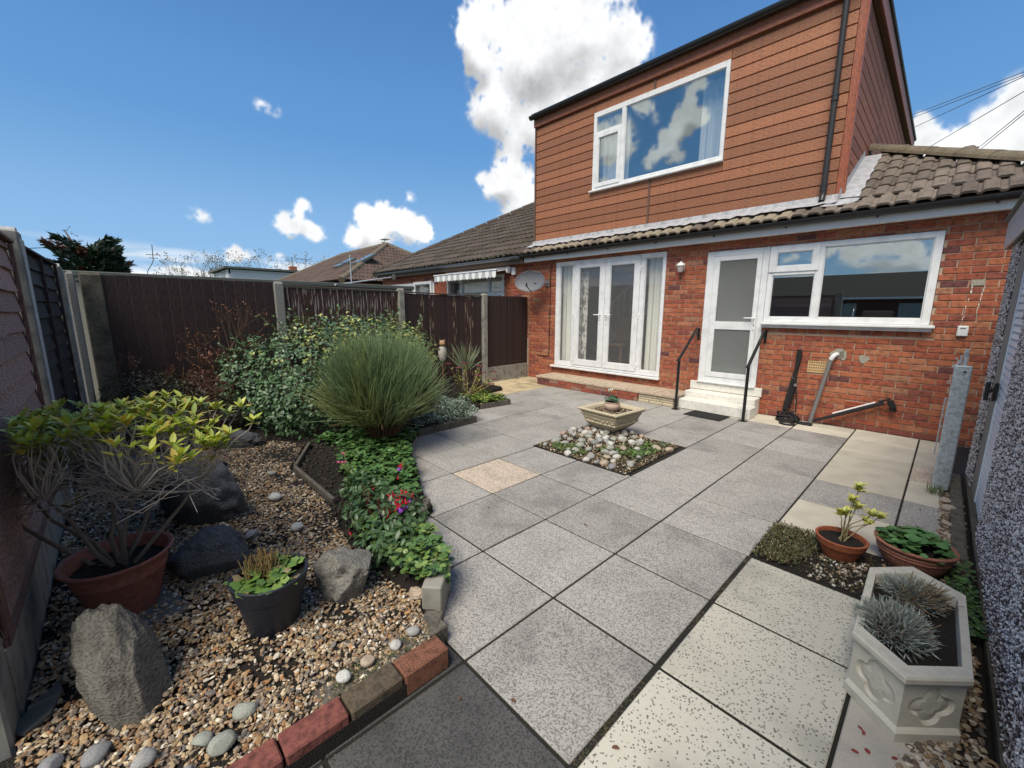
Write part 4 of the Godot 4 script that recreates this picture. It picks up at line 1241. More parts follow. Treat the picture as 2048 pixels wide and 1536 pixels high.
# ---------------------------------------------------------------- the timber-clad loft box
func dormer() -> void:
	var d := Node3D.new(); d.name = "loft_storey"; hs.add_child(d)
	var z := -0.12
	var win := Rect2(-5.055, 3.775, 2.405, 1.395)
	var core := MB.new()
	for r: Rect2 in minus([Rect2(-6.56, 2.98, 5.41, 2.45)], win): core.box(Vector3(r.get_center().x, r.get_center().y, z - 0.145), Vector3(r.size.x, r.size.y, 0.25))
	core.box(Vector3(-1.275, 4.205, -3.83), Vector3(0.25, 2.45, 6.92))
	core.box(Vector3(-6.435, 4.205, -3.83), Vector3(0.25, 2.45, 6.92))
	core.box(Vector3(-3.85, 4.205, -7.4), Vector3(5.41, 2.45, 0.2))
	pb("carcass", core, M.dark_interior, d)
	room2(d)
	# front boards in two lengths, split by a joint strip
	var y := 3.03
	var k := 0
	while y < 5.33:
		var h := minf(0.148, 5.335 - y)
		for e in 2:
			var x0: float = -6.535 if e == 0 else -3.835
			var x1: float = -3.865 if e == 0 else -1.195
			var rs := minus([Rect2(x0, y, x1 - x0, h)], win.grow(-0.004))
			for r: Rect2 in rs:
				if r.size.x < 0.02 or r.size.y < 0.012: continue
				board(d, r, z, pick([0, 0, 1, 2, 3, 4]) if not (y < 3.42 and e == 1) else 1)
		y += 0.1525
		k += 1
	bx("joint_strip", Vector3(-3.868, 5.172, z - 0.02), Vector3(-3.832, 5.335, z + 0.022), M.joint_strip, d)
	bx("joint_strip", Vector3(-3.868, 3.03, z - 0.02), Vector3(-3.832, 3.773, z + 0.022), M.joint_strip, d)
	bx("corner_trim", Vector3(-6.575, 3.02, z - 0.03), Vector3(-6.537, 5.335, z + 0.024), M.joint_strip, d)
	var ct := MB.new()
	ct.box(Vector3(-1.158, 4.18, z + 0.012), Vector3(0.07, 2.31, 0.024), 0.003)
	ct.box(Vector3(-1.113, 4.18, z - 0.022), Vector3(0.02, 2.31, 0.092), 0.003)
	pb("corner_trim", ct, M.clad_trim, d)
	# flank boards, in three lengths along the side
	y = 3.03
	while y < 5.33:
		var h := minf(0.148, 5.335 - y)
		var back := 0.27 - (y + h - 2.80) / tan(PITCH)      # where the roof slope meets the flank
		for q in [[-0.172, -2.38], [-2.40, -4.90], [-4.92, -7.35]]:
			var b := MB.new()
			b.box(Vector3(0, 0, 0), Vector3(0.018, h - 0.010, q[0] - q[1]), 0.004)
			b.box(Vector3(-0.006, h * 0.5, 0), Vector3(0.006, 0.012, q[0] - q[1]))
			pb("flank_board", b, M["flank_%d" % (rng.randi() % 5)], d, Transform3D(Basis(), Vector3(-1.139, y + h * 0.5, (q[0] + q[1]) * 0.5)))
		y += 0.1525
	for zz in [-2.39, -4.91]: bx("joint_strip", Vector3(-1.145, 3.03, zz - 0.012), Vector3(-1.124, 5.335, zz + 0.012), M.joint_strip, d)
	# eaves: smooth fascia boards, soffits, flat roof
	bx("fascia_board", Vector3(-6.575, 5.338, -0.14), Vector3(-6.40, 5.49, -0.06), M.clad_fascia, d)
	bx("fascia_board", Vector3(-6.398, 5.338, -0.14), Vector3(-1.05, 5.49, -0.062), M.clad_fascia, d)
	bx("fascia_board", Vector3(-1.068, 5.340, -7.55), Vector3(-1.045, 5.56, -0.142), M.clad_fascia, d)
	bx("soffit", Vector3(-1.128, 5.345, -7.5), Vector3(-1.07, 5.36, -0.142), M.wood_dark, d, 0.0)
	bx("flat_roof", Vector3(-6.60, 5.495, -7.6), Vector3(-1.045, 5.57, -0.06), M.felt, d, 0.01)
	bx("felt_edge", Vector3(-1.06, 5.572, -7.6), Vector3(-1.015, 5.62, 0.0), M.black_plastic, d, 0.012)
	bx("felt_edge", Vector3(-6.62, 5.565, -0.09), Vector3(-1.062, 5.60, -0.01), M.black_plastic, d, 0.012)
	pb("gutter", gutter(-6.62, -1.0, 0.0, 5.53, 0.058, M.black_plastic), M.black_plastic, d)
	var se := MB.new()
	se.prism([Vector3(-6.60, 5.54, -0.02), Vector3(-6.60, 5.60, -0.05), Vector3(-6.54, 5.63, -0.06), Vector3(-6.50, 5.56, -0.02)], Vector3(0, 0, -0.05))
	pb("stop_end", se, M.black_plastic, d)
	# the window
	var w := Node3D.new(); w.name = "loft_window"; hs.add_child(w)
	var zf := z + 0.03
	var fr := MB.new()
	var trans := 4.80
	for q in [[-5.05, 3.80, -4.985, 5.165], [-4.452, 3.855, -4.378, 5.078], [-2.708, 3.80, -2.655, 5.165], [-4.985, 3.80, -2.708, 3.855], [-4.985, 5.078, -2.708, 5.165], [-4.985, trans - 0.022, -4.452, trans + 0.022]]:
		fr.box(Vector3((q[0] + q[2]) * 0.5, (q[1] + q[3]) * 0.5, zf - 0.035), Vector3(q[2] - q[0], q[3] - q[1], 0.07), 0.004)
	pb("frame", fr, M.upvc, w)
	ring("casement", Rect2(-4.982, 3.845, 0.538, 0.93), [0.062, 0.062, 0.07, 0.07], zf + 0.016, 0.05, M.upvc, w)
	pane(-4.925, 3.90, -4.51, 4.71, zf - 0.014, w, M.glass_coated)
	pane(-4.985, trans + 0.02, -4.452, 5.08, zf - 0.014, w, M.glass_coated)
	pane(-4.38, 3.855, -2.708, 5.08, zf - 0.02, w, M.glass_coated)
	ring("bead", Rect2(-4.378, 3.855, 1.67, 1.223), [0.012, 0.012, 0.012, 0.012], zf - 0.012, 0.02, M.upvc, w, 0.0)
	bx("sill", Vector3(-5.10, 3.768, z - 0.02), Vector3(-2.645, 3.798, z + 0.075), M.upvc, w, 0.006)
	curtain("white curtain drawn behind the narrow casement of the loft window", -5.0, -4.42, 3.83, 5.1, -0.36, M.curtain)
	curtain("white curtain gathered at the right end of the loft window", -3.14, -2.66, 3.83, 5.1, -0.36, M.curtain)
func board(d: Node3D, r: Rect2, z: float, k: int) -> void:
	var b := MB.new()
	var h := r.size.y
	b.box(Vector3(0, -0.005, 0), Vector3(r.size.x - 0.004, maxf(0.008, h - 0.011), 0.020), 0.004)
	b.box(Vector3(0, h * 0.5 - 0.002, -0.008), Vector3(r.size.x - 0.004, 0.018, 0.004))
	pb("cladding_board", b, M["clad_%d" % k], d, Transform3D(Basis(), Vector3(r.get_center().x, r.get_center().y, z + rf(-0.001, 0.001))))
func room2(d: Node3D) -> void:
	var b := MB.new()
	var lo := Vector3(-6.2, 3.0, -3.6)
	var hi := Vector3(-1.5, 5.35, -0.395)
	var c := (lo + hi) * 0.5
	var s := hi - lo
	b.box(Vector3(c.x, hi.y + 0.03, c.z), Vector3(s.x, 0.06, s.z))
	b.box(Vector3(c.x, lo.y - 0.03, c.z), Vector3(s.x, 0.06, s.z))
	b.box(Vector3(c.x, c.y, lo.z - 0.03), Vector3(s.x, s.y, 0.06))
	for x in [lo.x - 0.03, hi.x + 0.03]: b.box(Vector3(x, c.y, c.z), Vector3(0.06, s.y, s.z))
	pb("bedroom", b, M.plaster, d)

# ---------------------------------------------------------------- pipes, lamp, dish, rails
func house_fittings() -> void:
	var p := Node3D.new(); p.name = "downpipe"; hs.add_child(p)
	var b := MB.new()
	b.tube([Vector3(-1.33, 5.50, 0.0), Vector3(-1.33, 5.40, 0.0), Vector3(-1.33, 5.30, -0.055), Vector3(-1.325, 4.2, -0.055), Vector3(-1.32, 3.06, -0.05), Vector3(-1.32, 3.0, -0.035), Vector3(-1.32, 2.945, 0.0)], 0.034, 16, false)
	pb("pipe", b, M.downpipe, p)
	for y in [4.19, 3.12]:
		var c := MB.new()
		c.lathe([Vector2(0.034, -0.03), Vector2(0.040, -0.03), Vector2(0.040, 0.025), Vector2(0.044, 0.025), Vector2(0.044, 0.045), Vector2(0.034, 0.045)], 18)
		pb("collar", c, M.downpipe, p, Transform3D(Basis(), Vector3(-1.323, y, -0.053)))
	var inn := MB.new()
	inn.tube([Vector3(-1.32, 2.999, -0.036), Vector3(-1.32, 2.947, -0.001)], 0.028, 12)
	pb("opening", inn, M.hole, p)
	# waste pipe leaning across the wall
	var w := Node3D.new(); w.name = "waste_pipe"; hs.add_child(w)
	var wb := MB.new()
	wb.tube([Vector3(-0.972, 0.90, 0.075), Vector3(-1.105, 0.012, 0.12)], 0.025, 14)
	pb("pipe", wb, M.grey_plastic, w)
	var we := MB.new()
	we.tube([Vector3(-0.925, 0.962, -0.01), Vector3(-0.935, 0.962, 0.04), Vector3(-0.945, 0.955, 0.063), Vector3(-0.955, 0.94, 0.074), Vector3(-0.962, 0.925, 0.074), Vector3(-0.975, 0.895, 0.0755)], [0.029, 0.029, 0.029, 0.029, 0.029, 0.029], 14)
	pb("elbow", we, M.upvc, w)
	# small white outdoor box
	var sk := Node3D.new(); sk.name = "socket_box"; hs.add_child(sk)
	box("cover", Vector3(0.163, 1.315, 0.017), Vector3(0.087, 0.118, 0.032), M.upvc, sk, 0.008)
	box("window_slot", Vector3(0.163, 1.345, 0.0335), Vector3(0.045, 0.012, 0.003), M.grey_plastic, sk, 0.0)
	# black cable beside the french doors
	var cb := MB.new()
	cb.tube([Vector3(-5.78, 2.575, 0.02), Vector3(-5.86, 2.565, 0.015), Vector3(-5.93, 2.53, 0.012), Vector3(-5.965, 2.44, 0.010), Vector3(-5.967, 1.6, 0.010), Vector3(-5.975, 0.62, 0.010), Vector3(-5.985, 0.545, 0.012), Vector3(-6.05, 0.525, 0.012), Vector3(-6.2, 0.52, 0.010), Vector3(-6.34, 0.535, 0.008)], 0.007, 6)
	pb("cable", cb, M.black_plastic, hs)
	# wall lantern
	var l := thing("wall_lantern", "small white wall lantern between the french doors and the back door", "lantern")
	var lx := -3.10
	box("backplate", Vector3(lx - 0.0, 2.24, 0.01), Vector3(0.07, 0.12, 0.016), M.white_paint, l, 0.006)
	var arm := MB.new()
	arm.tube([Vector3(lx, 2.27, 0.015), Vector3(lx, 2.31, 0.05), Vector3(lx, 2.32, 0.09)], 0.010, 8)
	pb("arm", arm, M.white_paint, l)
	var cap := MB.new()
	cap.lathe([Vector2(0.0, 0.0), Vector2(0.066, 0.0), Vector2(0.068, 0.012), Vector2(0.045, 0.04), Vector2(0.022, 0.055), Vector2(0.012, 0.06), Vector2(0.012, 0.072), Vector2(0.0, 0.076)], 20)
	pb("roof_cap", cap, M.white_paint, l, Transform3D(Basis(), Vector3(lx, 2.25, 0.09)))
	var gl := MB.new()
	gl.lathe([Vector2(0.0, -0.10), Vector2(0.038, -0.10), Vector2(0.045, -0.085), Vector2(0.056, -0.01), Vector2(0.056, -0.001), Vector2(0.0, -0.001)], 20)
	pb("shade", gl, mat("lamp_shade", Color(0.42, 0.36, 0.34), 0.25), l, Transform3D(Basis(), Vector3(lx, 2.25, 0.09)))
	# satellite dish on its arm
	var sd := thing("satellite_dish", "grey oval satellite dish on the wall above the fence end", "satellite dish")
	var dish := MB.new()
	var rows := 8
	for k in 2:
		var s := dish.v.size()
		for i in rows + 1:
			for j in 33:
				var a := TAU * j / 32.0
				var r := float(i) / rows
				var zz := 0.085 * (r * r - 1.0) - (0.004 if k else 0.0)
				var nn := Vector3(-cos(a) * r * 0.4, -sin(a) * r * 0.45, 1).normalized() * (-1.0 if k else 1.0)
				dish.vert(Vector3(cos(a) * r * 0.36, sin(a) * r * 0.225, zz), nn)
		for i in rows:
			for j in 32:
				var q := s + i * 33 + j
				dish.tri(q, q + 1, q + 33); dish.tri(q + 1, q + 34, q + 33)
	dish.tube([Vector3(cos(0.0), 0, 0) * 0.36, Vector3(0.254, 0.159, 0), Vector3(0, 0.225, 0), Vector3(-0.254, 0.159, 0), Vector3(-0.36, 0, 0), Vector3(-0.254, -0.159, 0), Vector3(0, -0.225, 0), Vector3(0.254, -0.159, 0), Vector3(0.36, 0, 0)], 0.004, 5)
	pb("reflector", dish, M.dish, sd, Transform3D(Basis(Vector3.UP, 0.30) * Basis(Vector3(1, 0, 0), -0.12), Vector3(-6.25, 2.14, 0.36)))
	var am := MB.new()
	am.tube([Vector3(-6.21, 1.93, 0.36), Vector3(-6.18, 1.97, 0.46), Vector3(-6.16, 2.03, 0.54)], 0.010, 6)
	am.box(Vector3(-6.16, 2.05, 0.55), Vector3(0.03, 0.08, 0.035), 0.008)
	pb("feed_arm", am, M.black_plastic, sd)
	var bk := MB.new()
	bk.tube([Vector3(-6.05, 2.10, 0.0), Vector3(-6.05, 2.10, 0.2), Vector3(-6.2, 2.12, 0.28)], 0.018, 8)
	bk.box(Vector3(-6.05, 2.10, 0.012), Vector3(0.09, 0.14, 0.02), 0.004)
	pb("wall_bracket", bk, M.dish, sd)
	# handrails
	rail("black handrail on the left of the white door steps", -2.76, 0.655, -2.755)
	rail("black handrail on the right of the white door steps", -1.785, 0.655, -1.787)
func rail(label: String, x: float, z: float, xt: float) -> void:
	var r := thing("handrail", label, "handrail")
	var b := MB.new()
	b.tube([Vector3(x, 0.008, z), Vector3(x, 0.79, z)], 0.021, 12)
	pb("post", b, M.black_plastic, r)
	var f := MB.new()
	f.lathe([Vector2(0.0, 0.0), Vector2(0.062, 0.0), Vector2(0.062, 0.006), Vector2(0.026, 0.010), Vector2(0.0, 0.010)], 18)
	pb("foot_plate", f, M.black_plastic, r, Transform3D(Basis(), Vector3(x, 0.001, z)))
	var t := MB.new()
	t.tube([Vector3(x, 0.772, z + 0.035), Vector3(x, 0.80, z - 0.005), Vector3(xt, 1.245, 0.085)], 0.021, 12)
	t.tube([Vector3(x, 0.772, z + 0.036), Vector3(x, 0.768, z + 0.040)], 0.024, 12)
	pb("rail", t, M.black_plastic, r)
	var k := MB.new()
	k.box(Vector3(xt, 1.16, 0.006), Vector3(0.035, 0.19, 0.008), 0.003)
	k.tube([Vector3(xt, 1.10, 0.008), Vector3(xt, 1.12, 0.05), Vector3(xt, 1.20, 0.10)], 0.010, 8)
	k.tube([Vector3(xt, 1.235, 0.005), Vector3(xt, 1.25, 0.08)], 0.014, 8)
	pb("wall_bracket", k, M.black_plastic, r)

# ---------------------------------------------------------------- fences
func fence_post(label: String, lo: Vector3, hi: Vector3, m: String) -> void:
	var b := MB.new()
	b.box((lo + hi) * 0.5, hi - lo, 0.010)
	var cap := MB.new()
	var c := (lo + hi) * 0.5
	var s := hi - lo
	var o := thing("fence_post", label, "fence post", "concrete posts of the garden fences")
	pb("shaft", b, M["concrete"] if m == "concrete_white" else M[m], o)
	if m == "concrete_white": bx("rough_face", Vector3(lo.x + 0.014, lo.y, lo.z - 0.008), Vector3(hi.x - 0.008, hi.y - 0.05, lo.z - 0.0005), M[m], o, 0.004)
	cap.prism([Vector3(lo.x + 0.012, hi.y - 0.002, lo.z + 0.012), Vector3(hi.x - 0.012, hi.y - 0.002, lo.z + 0.012), Vector3(c.x + s.x * 0.2, hi.y + 0.022, lo.z + 0.012), Vector3(c.x - s.x * 0.2, hi.y + 0.022, lo.z + 0.012)], Vector3(0, 0, s.z - 0.024))
	pb("weathered_top", cap, M[m], o)
func board_panel(label: String, z0: float, z1: float, y0: float, yt0: float, yt1: float, w: float, mats: Array, cap: bool) -> void:   # vertical feather-edge boards across the party line
	var o := thing("timber_fence", label, "fence", "timber fence bays round the garden")
	var n := int(round((z1 - z0) / w))
	var ww := (z1 - z0) / n
	for i in n:
		var zc := z0 + (i + 0.5) * ww
		var top: float = lerpf(yt0, yt1, (i + 0.5) / n) + rf(-0.006, 0.006) - (0.02 if cap else 0.0)
		var b := MB.new()
		b.box(Vector3(0, (y0 + top) * 0.5, 0), Vector3(0.014, top - y0, ww + 0.022), 0.003)
		pb("fence_board", b, M[pick(mats)], o, Transform3D(Basis(Vector3.UP, 0.10 + rf(-0.02, 0.02)), Vector3(-6.652 + rf(-0.002, 0.002), 0, zc)))
	for y in [0.45, 1.1, 1.65]: bx("rail", Vector3(-6.73, y, z0), Vector3(-6.675, y + 0.07, z1), M.fence_1, o)
	if cap:
		var b := MB.new()
		b.box(Vector3.ZERO, Vector3(0.065, 0.022, z1 - z0), 0.005, Transform3D(Basis(Vector3(1, 0, 0), -atan2(yt1 - yt0, z1 - z0)), Vector3(-6.655, (yt0 + yt1) * 0.5, (z0 + z1) * 0.5)))
		pb("capping", b, M.fence_cap, o)
func waney_panel(label: String, x0: float, x1: float, z: float, y0: float, y1: float, kind: String, stile: String, battens: Array, turn := 0.0) -> void:   # overlapping horizontal boards with a wavy lower edge, face towards -z
	var o := thing("timber_fence", label, "fence", "timber fence bays round the garden")
	o.position = Vector3(x1, 0, z)
	o.rotation.y = turn
	var l := x1 - x0
	var y := y0
	var i := 0
	while y < y1 - 0.03:
		var h := minf(rf(0.118, 0.142), y1 - y)
		var b := MB.new()
		var n := 26
		var ph := rf(0, 50)
		var edge := []
		for k in n + 1: edge.append(0.006 * noise.get_noise_2d(k * 1.2 + ph, i * 9.0) + 0.002 * noise.get_noise_2d(k * 5.0, ph))
		for k in n:
			var xa := -l * k / n
			var xb := -l * (k + 1) / n
			var lo0: float = edge[k]
			var lo1: float = edge[k + 1]
			b.face([Vector3(xa, lo0, -0.020), Vector3(xb, lo1, -0.020), Vector3(xb, h + 0.03, 0.006), Vector3(xa, h + 0.03, 0.006)], Vector3(xa, h, 1))
			b.face([Vector3(xa, lo0, -0.020), Vector3(xb, lo1, -0.020), Vector3(xb, lo1, 0.0), Vector3(xa, lo0, 0.0)], Vector3(xa, h, 0))
			b.face([Vector3(xa, lo0, 0.0), Vector3(xb, lo1, 0.0), Vector3(xb, h + 0.03, 0.012), Vector3(xa, h + 0.03, 0.012)], Vector3(xa, h, -1))
		pb("fence_board", b, M["%s_%d" % [kind, rng.randi() % 5]], o, Transform3D(Basis(), Vector3(0, y, -0.004 + rf(-0.002, 0.002))))
		y += h
		i += 1
	for q in battens:
		bx("batten", Vector3(-q - 0.022, y0 - 0.01, -0.038), Vector3(-q + 0.022, y1 + 0.01, -0.018), M[stile], o)
	bx("capping", Vector3(-l, y1 + 0.012, -0.042), Vector3(0, y1 + 0.032, 0.03), M[stile], o)
	bx("bottom_rail", Vector3(-l, y0 - 0.035, -0.036), Vector3(0, y0 - 0.012, 0.02), M[stile], o)
func gravel_board(label: String, lo: Vector3, hi: Vector3) -> void:
	var b := MB.new()
	b.box((lo + hi) * 0.5, hi - lo, 0.006)
	tag(pb("gravel_board", b, M.concrete), label, "gravel board")

func fences() -> void:
	fence_post("pale concrete post between the dish wall and the third brown fence panel", Vector3(-6.68, -0.1, 1.265), Vector3(-6.575, 1.845, 1.375), "concrete")
	fence_post("plain concrete post rising behind the green broom bush", Vector3(-6.70, -0.1, 3.155), Vector3(-6.60, 1.88, 3.265), "concrete")
	fence_post("lichen spotted concrete post behind the left side of the leafy shrub", Vector3(-6.70, -0.1, 5.075), Vector3(-6.60, 1.90, 5.195), "concrete_lichen")
	fence_post("broad stained concrete slab post in the far corner of the garden", Vector3(-6.70, -0.1, 6.925), Vector3(-6.62, 1.915, 7.105), "concrete_dark")
	fence_post("thin pitted concrete post wedged beside the corner slab", Vector3(-6.58, -0.1, 7.135), Vector3(-6.50, 1.91, 7.20), "concrete_lichen")
	fence_post("narrow pale concrete post at the far end of the dark lap panel", Vector3(-6.44, -0.1, 7.208), Vector3(-6.32, 1.965, 7.33), "concrete_white")
	fence_post("near concrete post with a rough whitewashed face beside the pink lap panel", Vector3(-4.36, -0.1, 7.272), Vector3(-4.20, 2.03, 7.37), "concrete_white")
	fence_post("concrete post at the bottom left corner of the view", Vector3(-2.12, -0.1, 7.315), Vector3(-1.97, 2.03, 7.43), "concrete")
	board_panel("plain dark brown panel beside the house wall, on a concrete gravel board", 0.02, 1.265, 0.325, 1.825, 1.825, 0.098, ["fence_0", "fence_1", "fence_2", "fence_3"], false)
	board_panel("brown panel with a few chipped streaks behind the spiky plant", 1.375, 3.155, 0.1, 1.815, 1.84, 0.105, ["fence_0", "fence_chipped", "fence_2", "fence_chipped", "fence_3"], true)
	board_panel("weathered brown panel with white flaking paint behind the big shrub", 3.265, 5.075, 0.1, 1.845, 1.87, 0.108, ["fence_flaking", "fence_flaking", "fence_flaking", "fence_chipped"], true)
	board_panel("smooth dark purple brown panel next to the corner slab", 5.195, 6.925, 0.1, 1.905, 1.912, 0.118, ["fence_0", "fence_1", "fence_2", "fence_3", "fence_4"], false)
	gravel_board("grey concrete gravel board under the panel beside the house", Vector3(-6.675, 0.012, 0.03), Vector3(-6.63, 0.322, 1.264))
	var gl := MB.new()
	for k in 4: gl.box(Vector3(-6.64, 0.003, 0.2 + k * 0.29), Vector3(0.06, 0.05, 0.24), 0.006)
	tag(pb("footing", gl, M.concrete), "broken mortar footing below the gravel board", "footing")
	waney_panel("near pinkish brown overlap fence panel with wavy board edges", -4.18, -2.13, 7.335, 0.40, 1.93, "waney", "frame_pink", [0.03, 2.0])
	waney_panel("old dark overlap fence panel between the two whitewashed posts", -6.31, -4.37, 7.335, 0.30, 1.945, "oldwaney", "fence_3", [0.03, 0.98, 1.88], -0.032)
	gravel_board("mossy concrete gravel board under the pink overlap panel", Vector3(-4.19, -0.05, 7.308), Vector3(-2.125, 0.362, 7.355))
	gravel_board("concrete gravel board under the old dark overlap panel", Vector3(-6.31, -0.05, 7.325), Vector3(-4.37, 0.27, 7.365))

# ---------------------------------------------------------------- the garage on the right
func garage() -> void:
	var g := thing("garage", "pebbledashed concrete garage with a white ribbed side door along the right edge", "garage")
	var panels := [[1.15, 1.72], [2.86, 3.46], [3.465, 4.07], [4.075, 4.68], [4.685, 5.29], [5.295, 5.90], [5.905, 6.51], [6.515, 7.12]]
	for q in panels:
		var b := MB.new()
		b.box(Vector3(0.375, 1.04, (q[0] + q[1]) * 0.5), Vector3(0.07, 2.12, q[1] - q[0] - 0.006), 0.008)
		pb("wall_panel", b, M.pebbledash, g)
	bx("door_post", Vector3(0.352, 0.0, 1.725), Vector3(0.44, 2.06, 2.10), M.garage_grey, g, 0.006)
	bx("door_post", Vector3(0.352, 0.0, 2.80), Vector3(0.44, 2.06, 2.857), M.garage_grey, g, 0.006)
	bx("lintel", Vector3(0.352, 2.03, 2.102), Vector3(0.44, 2.10, 2.798), M.garage_grey, g, 0.004)
	# the chippings themselves, standing out of the render
	var chip := stone(1, 71, 0.3, 4, Vector3(1.0, 0.8, 0.7)).facet().mesh()
	for q in [[2.865, 6.6, 27000], [1.155, 1.715, 4200]]:
		var cx := []
		var cc := []
		for i in q[2]:
			var s := rf(0.004, 0.0085)
			cx.append(Transform3D(Basis.from_euler(rv(3)).scaled_local(Vector3.ONE * s), Vector3(0.3395, rf(0.01, 2.09), rf(q[0], q[1]))))
			var w := rng.randf()
			cc.append((Color(0.74, 0.72, 0.72) if w < 0.52 else (Color(0.10, 0.07, 0.075) if w < 0.80 else Color(0.28, 0.23, 0.23))) * rf(0.8, 1.15))
		many("wall_chippings", chip, M.gravel, cx, cc, g)
	# ribbed door
	var d := Node3D.new(); d.name = "door"; g.add_child(d)
	var zs := []
	var y := 0.03
	while y < 2.0:
		var b := MB.new()
		var z0 := 2.125
		var z1 := 2.785
		var h := 0.052
		b.face([Vector3(0.385, y, z0), Vector3(0.385, y, z1), Vector3(0.362, y + 0.012, z1), Vector3(0.362, y + 0.012, z0)], Vector3(0.6, y + 0.05, 2.4))
		b.face([Vector3(0.362, y + 0.012, z0), Vector3(0.362, y + 0.012, z1), Vector3(0.366, y + h - 0.006, z1), Vector3(0.366, y + h - 0.006, z0)], Vector3(0.6, y, 2.4))
		b.face([Vector3(0.366, y + h - 0.006, z0), Vector3(0.366, y + h - 0.006, z1), Vector3(0.385, y + h, z1), Vector3(0.385, y + h, z0)], Vector3(0.6, y, 2.4))
		pb("rib", b, M.garage_white, d)
		y += h
	bx("edge", Vector3(0.356, 0.02, 2.105), Vector3(0.395, 2.025, 2.125), M.garage_white, d)
	bx("edge", Vector3(0.356, 0.02, 2.785), Vector3(0.395, 2.025, 2.798), M.garage_white, d)
	var hb := MB.new()
	hb.box(Vector3(0.345, 0.93, 2.13), Vector3(0.022, 0.14, 0.035), 0.006)
	hb.tube([Vector3(0.34, 0.95, 2.13), Vector3(0.30, 0.95, 2.13)], 0.012, 8)
	hb.tube([Vector3(0.302, 1.0, 2.125), Vector3(0.300, 0.86, 2.135)], [0.014, 0.012], 8)
	pb("handle", hb, M.black_plastic, d)
	var hb2 := MB.new()
	hb2.box(Vector3(0.347, 0.90, 1.98), Vector3(0.012, 0.13, 0.03), 0.004)
	hb2.tube([Vector3(0.345, 0.92, 1.98), Vector3(0.315, 0.92, 1.98), Vector3(0.31, 0.88, 1.98)], 0.012, 8)
	pb("handle", hb2, M.black_plastic, d)
	for k in 6:
		var b := MB.new()
		b.prism([Vector3(0.352, 0.35 + k * 0.29, 2.735), Vector3(0.352, 0.385 + k * 0.29, 2.735), Vector3(0.352, 0.365 + k * 0.29, 2.775)], Vector3(0.01, 0, 0))
		pb("vent_notch", b, M.hole, d)
	# eaves
	bx("fascia", Vector3(0.295, 2.09, 0.92), Vector3(0.315, 2.335, 7.4), M.fascia_grey, g, 0.004)
	bx("fascia_end", Vector3(0.317, 2.09, 0.92), Vector3(2.9, 2.335, 0.94), M.fascia_grey, g, 0.004)
	bx("roof_sheet", Vector3(0.27, 2.337, 0.90), Vector3(2.9, 2.36, 7.4), M.felt, g, 0.004)
	bx("soffit", Vector3(0.317, 2.092, 0.942), Vector3(0.42, 2.104, 7.4), M.black_plastic, g, 0.0)
	bx("end_wall", Vector3(0.412, 0.0, 1.16), Vector3(2.8, 2.09, 1.23), M.pebbledash, g, 0.006)
	bx("plinth", Vector3(0.328, -0.05, 1.3), Vector3(0.44, 0.035, 7.2), M.concrete_dark, g, 0.008)
	# strip of kerb, gravel and odd stones at its foot
	kerb("grey concrete kerb running along the foot of the garage", [Vector2(0.262, 3.30), Vector2(0.262, 1.35)], 0.03, 0.07, "kerb", 2)
	var xs := []
	var cs := []
	var hues := [Color(0.30, 0.20, 0.11), Color(0.16, 0.11, 0.07), Color(0.36, 0.29, 0.2), Color(0.12, 0.10, 0.08), Color(0.5, 0.44, 0.36)]
	while xs.size() < 2600:
		var x := rf(0.17, 0.30)
		var z := rf(1.95, 5.6)
		if z > 4.9: x = rf(0.02 + (5.6 - z) * 0.16, 0.33)
		if z > 3.5 and z < 4.3 and rng.randf() < 0.5: x = rf(-0.08, 0.3)
		if absf(x - 0.262) < 0.036 and z < 3.3: continue
		var s := rf(0.006, 0.015)
		xs.append(Transform3D(Basis.from_euler(Vector3(rf(-0.5, 0.5), rf(0, 6), rf(-0.5, 0.5))).scaled_local(Vector3(s, s * 0.55, s * 0.8)), Vector3(x, 0.0 + rf(-0.004, 0.008), z)))
		cs.append((pick(hues) as Color) * rf(0.7, 1.2))
	tag(many("garage_gravel", stone(1, 61, 0.3, 3).mesh(), M.gravel, xs, cs), "narrow strip of brown gravel along the foot of the garage wall", "gravel")
	bx("gravel_strip", Vector3(0.16, -0.05, 1.3), Vector3(0.32, -0.006, 7.3), M.soil, self, 0.0).set_meta("kind", "structure")
	bx("gravel_strip", Vector3(-0.085, -0.05, 3.52), Vector3(0.159, -0.008, 4.17), M.soil, self, 0.0).set_meta("kind", "structure")
	bx("dark_ground_strip", Vector3(0.235, -0.03, 0.02), Vector3(0.85, -0.004, 1.95), M.black_rubber, self, 0.0).set_meta("kind", "structure")  # plain black strip over the ground in the gap between house and garage

